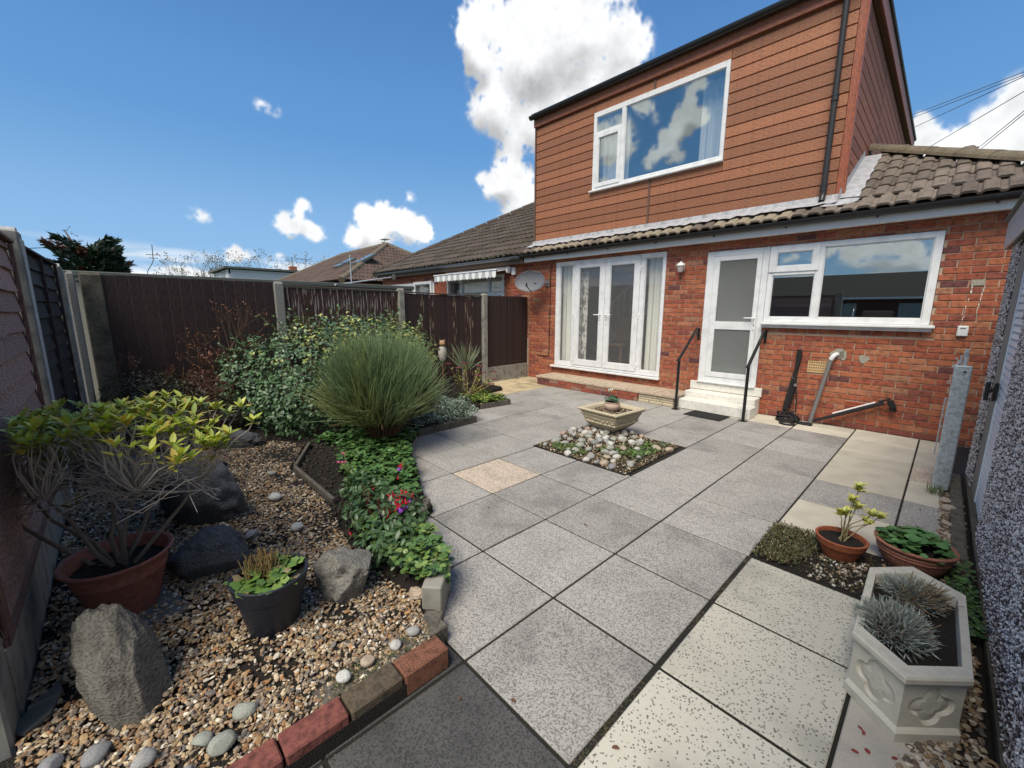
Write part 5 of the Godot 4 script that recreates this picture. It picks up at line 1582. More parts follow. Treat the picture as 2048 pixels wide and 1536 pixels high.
# ---------------------------------------------------------------- things on the patio
func patio_things() -> void:
	# low brick step under the french doors
	var s := thing("brick_step", "long low brick step with buff slabs in front of the french doors", "step")
	var core := MB.new()
	core.box(Vector3(-4.62, 0.068, 0.30), Vector3(2.30, 0.145, 0.575))
	pb("core", core, M.mortar, s)
	for row in 2:
		var x := -5.775 - (0.1125 if row else 0.0)
		while x < -3.47:
			var a := maxf(x, -5.775)
			var b := minf(x + 0.215, -3.46)
			if b - a > 0.04:
				var t := Transform3D(Basis().scaled_local(Vector3((b - a) / 0.215, 1, 1)), Vector3((a + b) * 0.5, 0.037 + row * 0.073, 0.568 + rf(-0.003, 0.003)))
				var m: Material = M["brick_%d" % pick([3, 5, 3, 7, 5, 1])] if rng.randf() < 0.8 else M["brick_lime"] if M.has("brick_lime") else mat("brick_lime", Color(0.36, 0.20, 0.15), 0.95, T.lichen, 6.0)
				part("brick", unit_brick, m, s, t)
			x += 0.225
	for row in 2:
		for k in 3:
			var t := Transform3D(Basis(Vector3.UP, PI / 2), Vector3(-5.75, 0.037 + row * 0.073, 0.12 + k * 0.21 + row * 0.05))
			if t.origin.z < 0.5: part("brick", unit_brick, M.brick_3, s, t)
	for q in [[-5.815, -5.10], [-5.095, -4.38], [-4.375, -3.66], [-3.655, -3.16], [-3.155, -2.80]]:
		var b := MB.new()
		b.box(Vector3((q[0] + q[1]) * 0.5, 0.166, 0.304), Vector3(q[1] - q[0] - 0.004, 0.042, 0.606), 0.006)
		pb("step_slab", b, M.step_slab, s)
	var y := 0.0
	for h in [0.05, 0.042, 0.05]:       # layered stone under the right end
		var x := -3.455
		while x < -2.84:
			var w := minf(rf(0.18, 0.4), -2.835 - x)
			var b := MB.new()
			b.box(Vector3(x + w * 0.5, y + h * 0.5, 0.29 + rf(-0.006, 0.006)), Vector3(w - 0.006, h - 0.004, 0.58), 0.008)
			pb("walling_stone", b, M.bowl_stone, s)
			x += w
		y += h
	# white concrete steps
	var d := thing("door_steps", "three white concrete steps up to the back door", "steps")
	bx("lower_step", Vector3(-2.775, 0.0, 0.275), Vector3(-1.74, 0.158, 0.545), M.step_white, d, 0.010)
	bx("middle_step", Vector3(-2.80, 0.0, 0.03), Vector3(-1.765, 0.25, 0.272), M.step_white, d, 0.010)
	bx("top_block", Vector3(-2.82, 0.252, 0.002), Vector3(-1.752, 0.388, 0.032), M.step_white, d, 0.006)
	# mat
	var mt := thing("doormat", "black ribbed rubber doormat in front of the white steps", "doormat")
	var mbx := MB.new()
	mbx.box(Vector3(0, 0.008, 0), Vector3(0.53, 0.010, 0.36), 0.003)
	for i in 12: mbx.box(Vector3(0, 0.0155, -0.16 + i * 0.029), Vector3(0.50, 0.007, 0.016), 0.002)
	pb("pad", mbx, M.black_rubber, mt)
	mt.position = Vector3(-2.255, 0, 0.74)
	mt.rotation.y = -0.06
	# black hose and cords hung from a nail
	var h := thing("hose_bundle", "bundle of black cords and hose hung on the wall beside the steps", "hose")
	var nb := MB.new()
	nb.tube([Vector3(-1.335, 1.02, -0.01), Vector3(-1.335, 1.025, 0.04)], 0.004, 6)
	pb("hook", nb, M.steel, h)
	for k in 7:
		var b := MB.new()
		var pts := []
		var off := rf(-0.022, 0.022)
		var zz := 0.03 + rf(0, 0.03)
		for i in 13:
			var t := i / 12.0
			pts.append(Vector3(-1.338 + off * (0.6 + t) - 0.075 * t * t + 0.008 * sin(t * 9 + k), 1.0 - 0.90 * t, zz + 0.05 * t + 0.006 * sin(t * 14 + k * 2)))
		b.tube(pts, rf(0.009, 0.015), 7)
		pb("cord", b, M.rope, h)
	var sl := MB.new()
	sl.tube([Vector3(-1.325, 1.0, 0.05), Vector3(-1.33, 0.93, 0.055), Vector3(-1.338, 0.80, 0.05), Vector3(-1.345, 0.72, 0.05)], [0.018, 0.03, 0.026, 0.018], 10)
	sl.tube([Vector3(-1.37, 0.50, 0.07), Vector3(-1.40, 0.32, 0.085), Vector3(-1.42, 0.14, 0.10)], [0.02, 0.03, 0.03], 10)
	pb("grip", sl, M.rope, h)
	var str := MB.new()
	str.tube([Vector3(-1.345, 0.70, 0.06), Vector3(-1.325, 0.5, 0.07), Vector3(-1.30, 0.30, 0.08), Vector3(-1.285, 0.12, 0.10)], 0.008, 7)
	pb("cord", str, M.rope, h)
	for q in [[-1.362, 0.60, 0.07], [-1.335, 0.505, 0.08]]:
		var b := MB.new()
		b.lathe([Vector2(0, -0.022), Vector2(0.020, -0.022), Vector2(0.023, 0.0), Vector2(0.016, 0.022), Vector2(0, 0.022)], 12)
		pb("connector", b, M.grey_plastic, h, Transform3D(Basis(Vector3(0, 0, 1), 0.3), Vector3(q[0], q[1], q[2])))
	var cb := MB.new()
	for c in [[-1.40, 0.22, 0.085, 0.07], [-1.29, 0.20, 0.075, 0.085], [-1.36, 0.25, 0.10, 0.05], [-1.27, 0.22, 0.06, 0.12], [-1.42, 0.2, 0.06, 0.11]]:
		var pts := []
		for i in 25:
			var a := TAU * i / 24.0 * 1.7
			pts.append(Vector3(c[0] + cos(a) * c[2], 0.02 + c[3] * (0.5 + 0.5 * sin(a * 0.8 + c[0] * 30)), c[1] + sin(a) * c[2] * 0.75))
		cb.tube(pts, 0.0125, 7)
	pb("coil", cb, M.rope, h)
	for q in [[-1.31, 0.40, 0.085, 0.075], [-1.145, 0.235, 0.085, 0.05]]:
		var pts := []
		for i in 21:
			var a := TAU * i / 20.0
			pts.append(Vector3(q[0] + cos(a) * q[2], 0.014, q[1] + sin(a) * q[3]))
		var b := MB.new()
		b.tube(pts, 0.013, 8)
		pb("loop", b, M.rope, h)
	# long-handled brush
	var br := thing("patio_brush", "black long handled wire brush leaning low along the wall", "brush")
	var p0 := Vector3(-1.09, 0.03, 0.10)
	var p1 := Vector3(-0.385, 0.40, 0.075)
	var hb := MB.new()
	hb.tube([p0, p0.lerp(p1, 0.35), p1], [0.018, 0.021, 0.023], 12)
	pb("handle", hb, M.black_plastic, br)
	var gb := MB.new()
	gb.tube([p0.lerp(p1, 0.32) + Vector3(-0.008, 0.034, 0), p0.lerp(p1, 0.9) + Vector3(-0.008, 0.036, 0)], 0.010, 10)
	pb("silver_tube", gb, M.hardware, br)
	var hd := MB.new()
	hd.tube([p0.lerp(p1, 0.93) + Vector3(0, 0.035, 0), p1 + Vector3(0.055, 0.062, 0)], [0.016, 0.011], 10)
	hd.box(Vector3.ZERO, Vector3(0.065, 0.105, 0.05), 0.006, Transform3D(Basis(Vector3(0, 0, 1), 0.42), Vector3(-0.312, 0.395, 0.075)))
	pb("head", hd, M.black_plastic, br)
	var wx := []
	for i in 130:
		var q := Vector3(-0.30 + rf(-0.028, 0.028), 0.352 + rf(-0.008, 0.01), 0.075 + rf(-0.025, 0.025))
		wx.append(Transform3D(basis_y(Vector3(0.45, -1, 0) + rv(0.45)).scaled_local(Vector3(1, rf(0.6, 1.2), 1)), q))
	var wire := MB.new()
	wire.tube([Vector3.ZERO, Vector3(0, 0.045, 0)], 0.0012, 3)
	many("bristles", wire.mesh(), M.black_plastic, wx, [], br)
	# galvanised post
	var gp := thing("galvanised_post", "upright galvanised steel box post standing by the wall near the garage", "post")
	var gbx := MB.new()
	gbx.box(Vector3(0.166, 0.545, 1.845), Vector3(0.106, 1.09, 0.075), 0.008)
	pb("shaft", gbx, M.galvanised, gp)
	var gh := MB.new()
	gh.lathe([Vector2(0, 0), Vector2(0.008, 0), Vector2(0.008, 0.002), Vector2(0, 0.002)], 12)
	pb("bolt_hole", gh, M.hole, gp, Transform3D(Basis(Vector3(1, 0, 0), PI / 2), Vector3(0.178, 1.04, 1.8825)))
	var gt := MB.new()
	gt.box(Vector3(0.17, 1.15, 1.81), Vector3(0.028, 0.15, 0.012), 0.003)
	gt.box(Vector3(0.145, 1.12, 1.80), Vector3(0.012, 0.10, 0.05), 0.003, Transform3D.IDENTITY)
	gt.box(Vector3.ZERO, Vector3(0.05, 0.012, 0.04), 0.003, Transform3D(Basis(Vector3(0, 0, 1), -0.9), Vector3(0.128, 1.13, 1.82)))
	gt.box(Vector3.ZERO, Vector3(0.06, 0.012, 0.04), 0.003, Transform3D(Basis(Vector3(0, 0, 1), 0.9), Vector3(0.122, 1.09, 1.82)))
	pb("top_bracket", gt, M.galvanised, gp)
	var gr := MB.new()
	gr.tube([Vector3(0.107, 0.80, 1.835), Vector3(0.098, 0.80, 1.835), Vector3(0.096, 0.79, 1.835), Vector3(0.094, 0.30, 1.835), Vector3(0.106, 0.295, 1.835)], 0.005, 6)
	gr.tube([Vector3(0.108, 0.93, 1.84), Vector3(0.09, 0.93, 1.84), Vector3(0.088, 0.945, 1.84), Vector3(0.108, 0.95, 1.84)], 0.004, 6)
	gr.tube([Vector3(0.108, 0.55, 1.835), Vector3(0.09, 0.55, 1.835)], 0.006, 6)
	pb("side_rod", gr, M.galvanised, gp)

# ---------------------------------------------------------------- next door and its awning
func neighbours() -> void:
	var n := thing("neighbour_house", "neighbouring brick semi with a grey tiled roof seen over the fence", "house")
	var holes := [Rect2(-9.81, 0.9, 2.37, 1.50), Rect2(-13.13, 0.9, 2.70, 1.45)]
	var core := [Rect2(-13.6, -0.2, 6.975, 2.83)]
	for h in holes: core = minus(core, h)
	var mb := MB.new()
	for r: Rect2 in core: mb.box(Vector3(r.get_center().x, r.get_center().y, -0.129), Vector3(r.size.x, r.size.y, 0.234))
	var wl := pb("wall", mb, M.mortar, n)
	var xs := []
	var cs := []
	for r: Rect2 in coursed(-13.6, -6.63, 0.9, 2.62, holes):
		var c := r.get_center()
		xs.append(Transform3D(Basis().scaled_local(Vector3(r.size.x / 0.215, r.size.y / 0.065, 1.0)), Vector3(c.x, c.y, -0.03 + rf(-0.002, 0.002))))
		var cc: Color = (M["brick_%d" % brick_material()].albedo_color as Color).srgb_to_linear()
		cs.append(cc * rf(0.85, 1.1))
	many("bricks", unit_brick, M.brick_mixed, xs, cs, wl)
	var rm := MB.new()
	rm.box(Vector3(-10.1, 1.4, -3.0), Vector3(6.8, 2.4, 0.1))
	rm.box(Vector3(-10.1, 2.57, -1.6), Vector3(6.8, 0.06, 2.7))
	rm.box(Vector3(-10.1, 0.2, -1.6), Vector3(6.8, 0.06, 2.7))
	rm.box(Vector3(-6.72, 1.4, -1.6), Vector3(0.06, 2.3, 2.7))
	rm.box(Vector3(-13.5, 1.4, -1.6), Vector3(0.06, 2.3, 2.7))
	pb("rooms", rm, M.plaster, n)
	# roof: tiles in courses, hip at the left
	var roof := Node3D.new(); roof.name = "roof"; n.add_child(roof)
	var deck := MB.new()
	deck.prism([on_roof(-13.62, 0.02), on_roof(-6.63, 0.02), on_roof(-6.63, 4.3), on_roof(-9.88, 4.3)], Vector3(0, -0.05, 0))
	deck.prism([Vector3(-13.62, 2.70, 0.27), Vector3(-13.62, 2.70, -7.5), Vector3(-9.88, 4.80, -3.45)], Vector3(0.03, -0.05, 0))
	pb("decking", deck, M.tile_far, roof)
	var tm := tile_mesh(0.335, 0.40, 0.03)
	var tx := []
	var tc := []
	var near := []
	for row in 13:
		var s := row * 0.33
		var x := -6.63 - 0.335
		while x > -13.75 + s * cos(PITCH):
			var t := roof_frame(x, s - 0.01 + rf(-0.008, 0.008), 0.018 + rf(-0.003, 0.004))
			t.basis = t.basis * Basis(Vector3(0, 0, 1), rf(-0.012, 0.012))
			near.append(t)
			x -= 0.335
	near.sort_custom(func(a, b): return a.origin.x > b.origin.x)
	for i in near.size():
		if i < 150: part("roof_tile", tm, [M.tile_far, M.tile_far2 if M.has("tile_far2") else stain(mat("tile_far2", Color(0.115, 0.09, 0.072), 0.95, T.mottle, 3.0), T.blotch, 0.5), M.tile_moss if M.has("tile_moss") else stain(mat("tile_moss", Color(0.075, 0.062, 0.04), 0.95, T.mottle, 3.0), T.blotch, 0.5)][rng.randi() % 3], roof, near[i])
		else:
			tx.append(near[i])
			var k := rf(0.75, 1.25)
			tc.append(Color(0.105 * k, 0.082 * k, 0.066 * k))
	var tv := stain(mat("tile_mixed", Color(1, 1, 1), 0.95, T.mottle, 3.0), T.blotch, 0.5)
	tv.vertex_color_use_as_albedo = true
	many("far_roof_tiles", tm, tv, tx, tc, roof)
	# moss cushions caught in the tile laps
	var mx := []
	for i in 420:
		var row := rng.randi() % 12
		var t := roof_frame(rf(-12.0, -6.7), row * 0.33 - 0.015, 0.035)
		if t.origin.x < -13.2 + row * 0.3: continue
		mx.append(Transform3D(t.basis * Basis().scaled_local(Vector3(rf(0.02, 0.06), rf(0.015, 0.03), rf(0.012, 0.025))), t.origin))
	many("moss", ball(1).mesh(), mat("roof_moss", Color(0.045, 0.045, 0.02), 0.95), mx, [], roof)
	var hb := MB.new()
	var hd := Vector3(1, tan(PITCH), -1).normalized()
	for k in 15:
		var a := Vector3(-13.66, 2.75, 0.29) + hd * (k * 0.42)
		hb.tube([a, a + hd * 0.40], [0.105, 0.095], 10)
	pb("hip_tiles", hb, M.tile_far, roof)
	bx("fascia_board", Vector3(-13.62, 2.55, 0.16), Vector3(-6.63, 2.70, 0.18), M.wood_dark, n)
	bx("soffit", Vector3(-13.62, 2.575, 0.002), Vector3(-6.63, 2.588, 0.158), M.white_paint, n, 0.0)
	pb("gutter", gutter(-13.7, -6.68, 0.24, 2.695, 0.055, M.black_plastic), mat("gutter_grey", Color(0.09, 0.105, 0.13), 0.35), n)
	# windows
	var w := Node3D.new(); w.name = "window"; n.add_child(w)
	var fr := MB.new()
	for q in [[-9.80, 0.9, -9.72, 2.39], [-7.52, 0.9, -7.45, 2.39], [-9.72, 2.32, -7.52, 2.39], [-9.17, 0.9, -9.10, 2.32], [-8.06, 0.9, -7.99, 2.32], [-9.72, 1.88, -9.17, 1.96], [-7.99, 1.88, -7.52, 1.96]]:
		fr.box(Vector3((q[0] + q[2]) * 0.5, (q[1] + q[3]) * 0.5, -0.03), Vector3(q[2] - q[0], q[3] - q[1], 0.07), 0.005)
	pb("frame", fr, M.upvc, w)
	for q in [[-9.72, 1.96, -9.17, 2.32], [-9.72, 0.9, -9.17, 1.88], [-9.10, 0.9, -8.06, 2.32], [-7.99, 1.96, -7.52, 2.32], [-7.99, 0.9, -7.52, 1.88]]: pane(q[0], q[1], q[2], q[3], -0.03, w)
	var w2 := Node3D.new(); w2.name = "window_001"; n.add_child(w2)
	var fr2 := MB.new()
	for q in [[-13.12, 0.9, -13.03, 2.34], [-10.53, 0.9, -10.44, 2.34], [-13.03, 2.26, -10.53, 2.34], [-11.6, 0.9, -11.5, 2.26], [-12.3, 0.9, -12.2, 2.26]]:
		fr2.box(Vector3((q[0] + q[2]) * 0.5, (q[1] + q[3]) * 0.5, -0.03), Vector3(q[2] - q[0], q[3] - q[1], 0.07), 0.005)
	pb("frame", fr2, M.upvc, w2)
	for q in [[-13.03, 0.9, -12.3, 2.26], [-12.2, 0.9, -11.6, 2.26], [-11.5, 0.9, -10.53, 2.26]]: pane(q[0], q[1], q[2], q[3], -0.03, w2)
	ring("open_casement", Rect2(-11.5, 1.0, 1.0, 1.36), [0.08, 0.08, 0.08, 0.08], 0.06, 0.06, M.upvc, w2)
	curtain("pale grey net curtain in the window under the striped awning", -9.70, -7.5, 0.9, 2.36, -0.35, M.curtain)
	curtain("pale net curtain in the neighbouring window left of the awning", -12.6, -10.6, 0.9, 2.3, -0.5, M.curtain)
	box("alarm_box", Vector3(-7.08, 2.42, 0.03), Vector3(0.11, 0.17, 0.05), M.upvc, n, 0.006)
	# awning
	var a := thing("awning", "grey and white striped awning with a scalloped edge over the neighbouring window", "awning")
	var x0 := -9.72
	var nst := 20
	var wst := 2.50 / nst
	for i in nst:
		var b := MB.new()
		var xa := x0 + i * wst
		var m: Material = mat("awning_white", Color(0.76, 0.76, 0.74), 0.8) if i % 2 else mat("awning_grey", Color(0.40, 0.42, 0.43), 0.8)
		b.poly([Vector3(xa, 2.50, 0.06), Vector3(xa + wst, 2.50, 0.06), Vector3(xa + wst, 2.43, 0.46), Vector3(xa, 2.43, 0.46)], Vector3(0, 1, 0.15).normalized())
		b.poly([Vector3(xa, 2.43, 0.46), Vector3(xa + wst, 2.43, 0.46), Vector3(xa + wst, 2.29, 0.465), Vector3(xa + wst * 0.5, 2.255, 0.466), Vector3(xa, 2.29, 0.465)], Vector3(0, 0, 1))
		pb("stripe", b, m, a)
	bx("front_bar", Vector3(x0 - 0.03, 2.425, 0.445), Vector3(x0 + 2.53, 2.45, 0.475), M.upvc, a, 0.004)
	bx("cassette", Vector3(x0 - 0.03, 2.45, 0.005), Vector3(x0 + 2.56, 2.535, 0.085), M.upvc, a, 0.02)
	var arm := MB.new()
	for x in [x0 + 0.02, x0 + 2.50]: arm.tube([Vector3(x, 2.47, 0.06), Vector3(x, 2.40, 0.44)], 0.014, 6)
	arm.box(Vector3(x0 + 2.52, 2.44, 0.09), Vector3(0.05, 0.13, 0.14), 0.02)
	pb("arm", arm, M.upvc, a)
	bx("cord", Vector3(-9.68, 1.2, 0.05), Vector3(-9.665, 2.42, 0.065), M.upvc, a, 0.0)

# ---------------------------------------------------------------- pots and what grows in them
func pot_lathe(nm: String, prof: Array, m: Material, parent: Node, at: Vector3) -> void:
	var b := MB.new()
	b.lathe(prof, 48)
	pb(nm, b, m, parent, Transform3D(Basis(), at))
func soil_disc(parent: Node, at: Vector3, r: float) -> void:
	var b := MB.new()
	var n := 10
	for i in n + 1:
		for j in 33:
			var a := TAU * j / 32.0
			var rr := r * i / n
			var p := Vector3(cos(a) * rr, 0, sin(a) * rr)
			p.y = 0.012 * noise.get_noise_3dv((p + at) * 180.0) + 0.006 * noise.get_noise_3dv((p + at) * 500.0)
			b.vert(p, Vector3.UP)
	for i in n:
		for j in 32:
			var q := i * 33 + j
			b.tri(q, q + 1, q + 33); b.tri(q + 1, q + 34, q + 33)
	b.smooth()
	for i in b.n.size():
		if b.n[i].y < 0: b.n[i] = -b.n[i]
	pb("soil", b, M.soil, parent, Transform3D(Basis(), at))
func quatrefoil(s: float) -> PackedVector2Array:
	var out := PackedVector2Array()
	for k in 4:
		var c := Vector2.from_angle(PI / 2 * k) * s * 0.52
		var circ := PackedVector2Array()
		for i in 20: circ.append(c + Vector2.from_angle(TAU * i / 20.0) * s * 0.46)
		out = circ if k == 0 else Geometry2D.merge_polygons(out, circ)[0]
	var sq := PackedVector2Array([Vector2(-1, -1) * s * 0.5, Vector2(1, -1) * s * 0.5, Vector2(1, 1) * s * 0.5, Vector2(-1, 1) * s * 0.5])
	return Geometry2D.merge_polygons(out, sq)[0]

func pots() -> void:
	# hexagonal stone planter with quatrefoil panels
	var pl := thing("stone_planter", "pale stone hexagonal trough with quatrefoil panels in the right foreground", "planter")
	pl.position = Vector3(0.072, 0, 4.61)
	var hexa := [Vector2(-0.165, 0.31), Vector2(0.0, 0.452), Vector2(0.165, 0.29), Vector2(0.16, -0.33), Vector2(-0.02, -0.455), Vector2(-0.17, -0.29)]
	var b := MB.new()
	var levels := [[0.99, 0.0], [0.99, 0.036], [0.965, 0.043], [0.94, 0.048], [0.94, 0.226], [0.955, 0.231], [0.965, 0.236], [0.99, 0.243], [1.0, 0.248], [1.0, 0.265], [0.985, 0.272], [0.83, 0.272], [0.82, 0.262], [0.80, 0.20]]
	for i in levels.size() - 1:
		if i == 3: continue      # panels are cut below
		for k in 6:
			var h0: Vector2 = hexa[k]
			var h1: Vector2 = hexa[(k + 1) % 6]
			var pts := []
			for q in [[h0, i], [h1, i], [h1, i + 1], [h0, i + 1]]:
				var e: Array = levels[q[1]]
				var hh: Vector2 = q[0] * (e[0] if i < 10 or true else 1.0)
				pts.append(Vector3(hh.x, e[1], hh.y))
			var ins := Vector3(0, 0.12, 0) if i < 11 else Vector3(pts[0].x * 3, 0.23, pts[0].z * 3)
			if i == 10: b.poly(pts, Vector3.UP)
			else: b.face(pts, ins)
	pb("body", b, M.planter, pl)
	for k in 6:
		var h0: Vector2 = hexa[k] * 0.94
		var h1: Vector2 = hexa[(k + 1) % 6] * 0.94
		var c2 := (h0 + h1) * 0.5
		var w := h0.distance_to(h1)
		var hgt := 0.178
		var ax := Vector3(h1.x - h0.x, 0, h1.y - h0.y).normalized()
		var out := Vector3(-ax.z, 0, ax.x)
		if out.dot(Vector3(c2.x, 0, c2.y)) < 0: out = -out
		var o := Vector3(c2.x, 0.048 + hgt * 0.5, c2.y)
		var pn := MB.new()
		var sq := minf(w * 0.47, hgt * 0.48) * 0.98
		var qs := []
		var nq := 2 if w > 0.35 else 1
		for e in nq: qs.append(0.0 if nq == 1 else (e - 0.5) * w * 0.48)
		for e in nq:
			var x0 := -w * 0.5 + e * w / nq
			var x1 := x0 + w / nq
			var qf := quatrefoil(sq)
			for i in qf.size(): qf[i] += Vector2(qs[e], 0)
			for half in 2:
				var xa: float = x0 if half == 0 else qs[e]
				var xb: float = qs[e] if half == 0 else x1
				var rect := PackedVector2Array([Vector2(xa, -hgt * 0.5), Vector2(xb, -hgt * 0.5), Vector2(xb, hgt * 0.5), Vector2(xa, hgt * 0.5)])
				for poly in Geometry2D.clip_polygons(rect, qf):
					var t := Geometry2D.triangulate_polygon(poly)
					var s := pn.v.size()
					for p in poly: pn.vert(o + ax * p.x + Vector3.UP * p.y, out)
					for i in range(0, t.size(), 3): pn.tri(s + t[i], s + t[i + 1], s + t[i + 2])
			var mid := Vector2(qs[e], 0)
			for i in qf.size():
				var a: Vector2 = qf[i]
				var d: Vector2 = qf[(i + 1) % qf.size()]
				var deep := 0.013
				var ai := mid + (a - mid) * 0.90
				var di := mid + (d - mid) * 0.90
				var p := func(v: Vector2, z: float) -> Vector3: return o + ax * v.x + Vector3.UP * v.y - out * z
				pn.face([p.call(a, 0.0), p.call(d, 0.0), p.call(di, deep), p.call(ai, deep)], p.call(a + (a - mid), 0.0) - out * 0.05)
				var r0: float = (a - mid).length() / sq
				var r1: float = (d - mid).length() / sq
				pn.face([p.call(ai, deep), p.call(di, deep), p.call(mid + (d - mid) * 0.45, 0.004), p.call(mid + (a - mid) * 0.45, 0.004)], o - out)
				pn.face([p.call(mid + (a - mid) * 0.45, 0.004), p.call(mid + (d - mid) * 0.45, 0.004), p.call(mid, 0.004)], o - out)
		pb("quatrefoil_panel", pn, M.planter, pl)
	var so := MB.new()
	var top := []
	for q in hexa: top.append(Vector3(q.x * 0.82, 0.225, q.y * 0.82))
	so.prism(top, Vector3(0, -0.02, 0))
	pb("soil", so, M.soil, pl)
	# clods on the planter soil
	# azalea pot
	var ap := thing("plant_pot", "big dull terracotta plastic pot holding the bare stemmed azalea", "plant pot")
	var ac := Vector3(-2.60, 0.098, 7.02)
	pot_lathe("body", [Vector2(0, 0), Vector2(0.118, 0), Vector2(0.126, 0.02), Vector2(0.145, 0.09), Vector2(0.168, 0.185), Vector2(0.172, 0.19), Vector2(0.176, 0.20), Vector2(0.174, 0.21), Vector2(0.184, 0.245), Vector2(0.196, 0.265), Vector2(0.207, 0.275), Vector2(0.208, 0.283), Vector2(0.202, 0.287), Vector2(0.190, 0.282), Vector2(0.178, 0.262), Vector2(0.160, 0.18)], M.terracotta_dull, ap, ac)
	soil_disc(ap, ac + Vector3(0, 0.225, 0), 0.171)
	var pv := MB.new()
	pv.box(Vector3.ZERO, Vector3(0.37, 0.03, 0.37), 0.005, Transform3D(Basis(Vector3.UP, 0.25), Vector3(-2.52, 0.083, 7.02)))
	tag(pb("paver", pv, M.slate), "grey paver lying under the azalea pot", "paver")
	# dark blue pot
	var dp := thing("plant_pot", "dark blue plastic pot with cut stalks and ivy in the gravel", "plant pot")
	var dc := Vector3(-2.0, 0.075, 6.525)
	pot_lathe("body", [Vector2(0, 0), Vector2(0.10, 0), Vector2(0.104, 0.008), Vector2(0.139, 0.188), Vector2(0.144, 0.192), Vector2(0.160, 0.262), Vector2(0.160, 0.269), Vector2(0.154, 0.272), Vector2(0.147, 0.268), Vector2(0.136, 0.20)], M.pot_blue, dp, dc)
	soil_disc(dp, dc + Vector3(0, 0.235, 0), 0.143)
	# terracotta pot with the variegated plant
	var rp := thing("plant_pot", "smooth orange terracotta pot with a spindly cream leaved plant", "plant pot")
	var rc := Vector3(-0.271, 0.0, 3.755)
	pot_lathe("body", [Vector2(0, 0), Vector2(0.084, 0), Vector2(0.088, 0.006), Vector2(0.116, 0.088), Vector2(0.126, 0.090), Vector2(0.133, 0.124), Vector2(0.135, 0.130), Vector2(0.131, 0.134), Vector2(0.121, 0.132), Vector2(0.112, 0.09)], M.terracotta, rp, rc)
	soil_disc(rp, rc + Vector3(0, 0.108, 0), 0.117)
	# wide decorated bowl
	var wp := thing("plant_pot", "wide pinkish terracotta bowl full of round green leaves", "plant pot")
	var wc := Vector3(0.054, 0.0, 3.575)
	pot_lathe("body", [Vector2(0, 0), Vector2(0.118, 0), Vector2(0.124, 0.006), Vector2(0.152, 0.05), Vector2(0.163, 0.09), Vector2(0.169, 0.094), Vector2(0.171, 0.101), Vector2(0.168, 0.107), Vector2(0.172, 0.112), Vector2(0.174, 0.119), Vector2(0.170, 0.126), Vector2(0.178, 0.140), Vector2(0.186, 0.146), Vector2(0.188, 0.154), Vector2(0.180, 0.160), Vector2(0.166, 0.156), Vector2(0.152, 0.11)], M.terracotta_pale, wp, wc)
	soil_disc(wp, wc + Vector3(0, 0.135, 0), 0.158)
	var rel := MB.new()
	for k in 26:          # pressed leaf swags on the side
		var a := TAU * k / 26.0
		var pts := []
		for i in 6:
			var t := i / 5.0
			var aa := a + (t - 0.5) * 0.34
			var y := 0.045 + 0.022 * sin(t * PI) * (1 if k % 2 else -1) + 0.012 * sin(k * 2.3)
			var r := 0.1335 + (y - 0.03) * 0.55
			pts.append(Vector3(cos(aa) * r, y, sin(aa) * r))
		rel.tube(pts, [0.001, 0.004, 0.0045, 0.004, 0.003, 0.001], 5, false)
	pb("leaf_relief", rel, M.terracotta_pale, wp, Transform3D(Basis(), wc))
	# square bowl on its foot
	var bw := thing("stone_bowl", "square mossy stone bowl on a small foot in the pebble patch", "planter")
	bw.position = Vector3(-2.70, 0.0, 2.60)
	bw.rotation.y = -0.08
	var sb := MB.new()
	var lev := [[0.10, 0.0], [0.10, 0.05], [0.115, 0.075], [0.20, 0.155], [0.222, 0.185], [0.235, 0.19], [0.235, 0.202], [0.226, 0.206], [0.252, 0.275], [0.262, 0.285], [0.262, 0.295], [0.254, 0.30], [0.272, 0.318], [0.292, 0.332], [0.296, 0.345], [0.288, 0.356], [0.245, 0.352], [0.235, 0.345], [0.215, 0.30]]
	for i in lev.size() - 1:
		for k in 4:
			var pts := []
			for q in [[0, i], [1, i], [1, i + 1], [0, i + 1]]:
				var a = PI / 2 * (k + q[0]) + PI / 4
				pts.append(Vector3(cos(a) * sqrt(2.0) * lev[q[1]][0], lev[q[1]][1], sin(a) * sqrt(2.0) * lev[q[1]][0]))
			var ins := Vector3(0, (lev[i][1] + lev[i + 1][1]) * 0.5 + (lev[i][0] - lev[i + 1][0]) * -0.4, 0)
			if i >= 16: ins = pts[0] * 3.0 + Vector3(0, -2.0, 0)
			elif i == 15: ins = Vector3(0, -3, 0)
			elif lev[i + 1][0] < lev[i][0]: ins = Vector3(0, -0.6, 0)
			elif lev[i + 1][1] - lev[i][1] < 0.02 or lev[i + 1][0] - lev[i][0] > 0.03: ins = Vector3(0, 0.9, 0)
			sb.face(pts, ins)
	pb("body", sb, M.bowl_stone, bw)
	var orn := MB.new()       # pressed vine relief round the frieze
	for k in 4:
		for i in 9:
			var u := (i - 4) * 0.05
			var r := RandomNumberGenerator.new()
			r.seed = k * 20 + i
			for j in 3:
				orn.append(ball(1), Transform3D(Basis(Vector3.UP, -PI / 2 * k) * Basis().scaled_local(Vector3(r.randf_range(0.008, 0.017), r.randf_range(0.008, 0.018), 0.006)), Basis(Vector3.UP, -PI / 2 * k) * Vector3(u + r.randf_range(-0.02, 0.02), 0.243 + r.randf_range(-0.022, 0.022), 0.240 + 0.0)))
	pb("vine_relief", orn, M.bowl_stone, bw)
	var fill := MB.new()
	fill.box(Vector3(0, 0.305, 0), Vector3(0.44, 0.03, 0.44))
	pb("soil", fill, M.soil, bw)
	var fx := []
	var fc := []
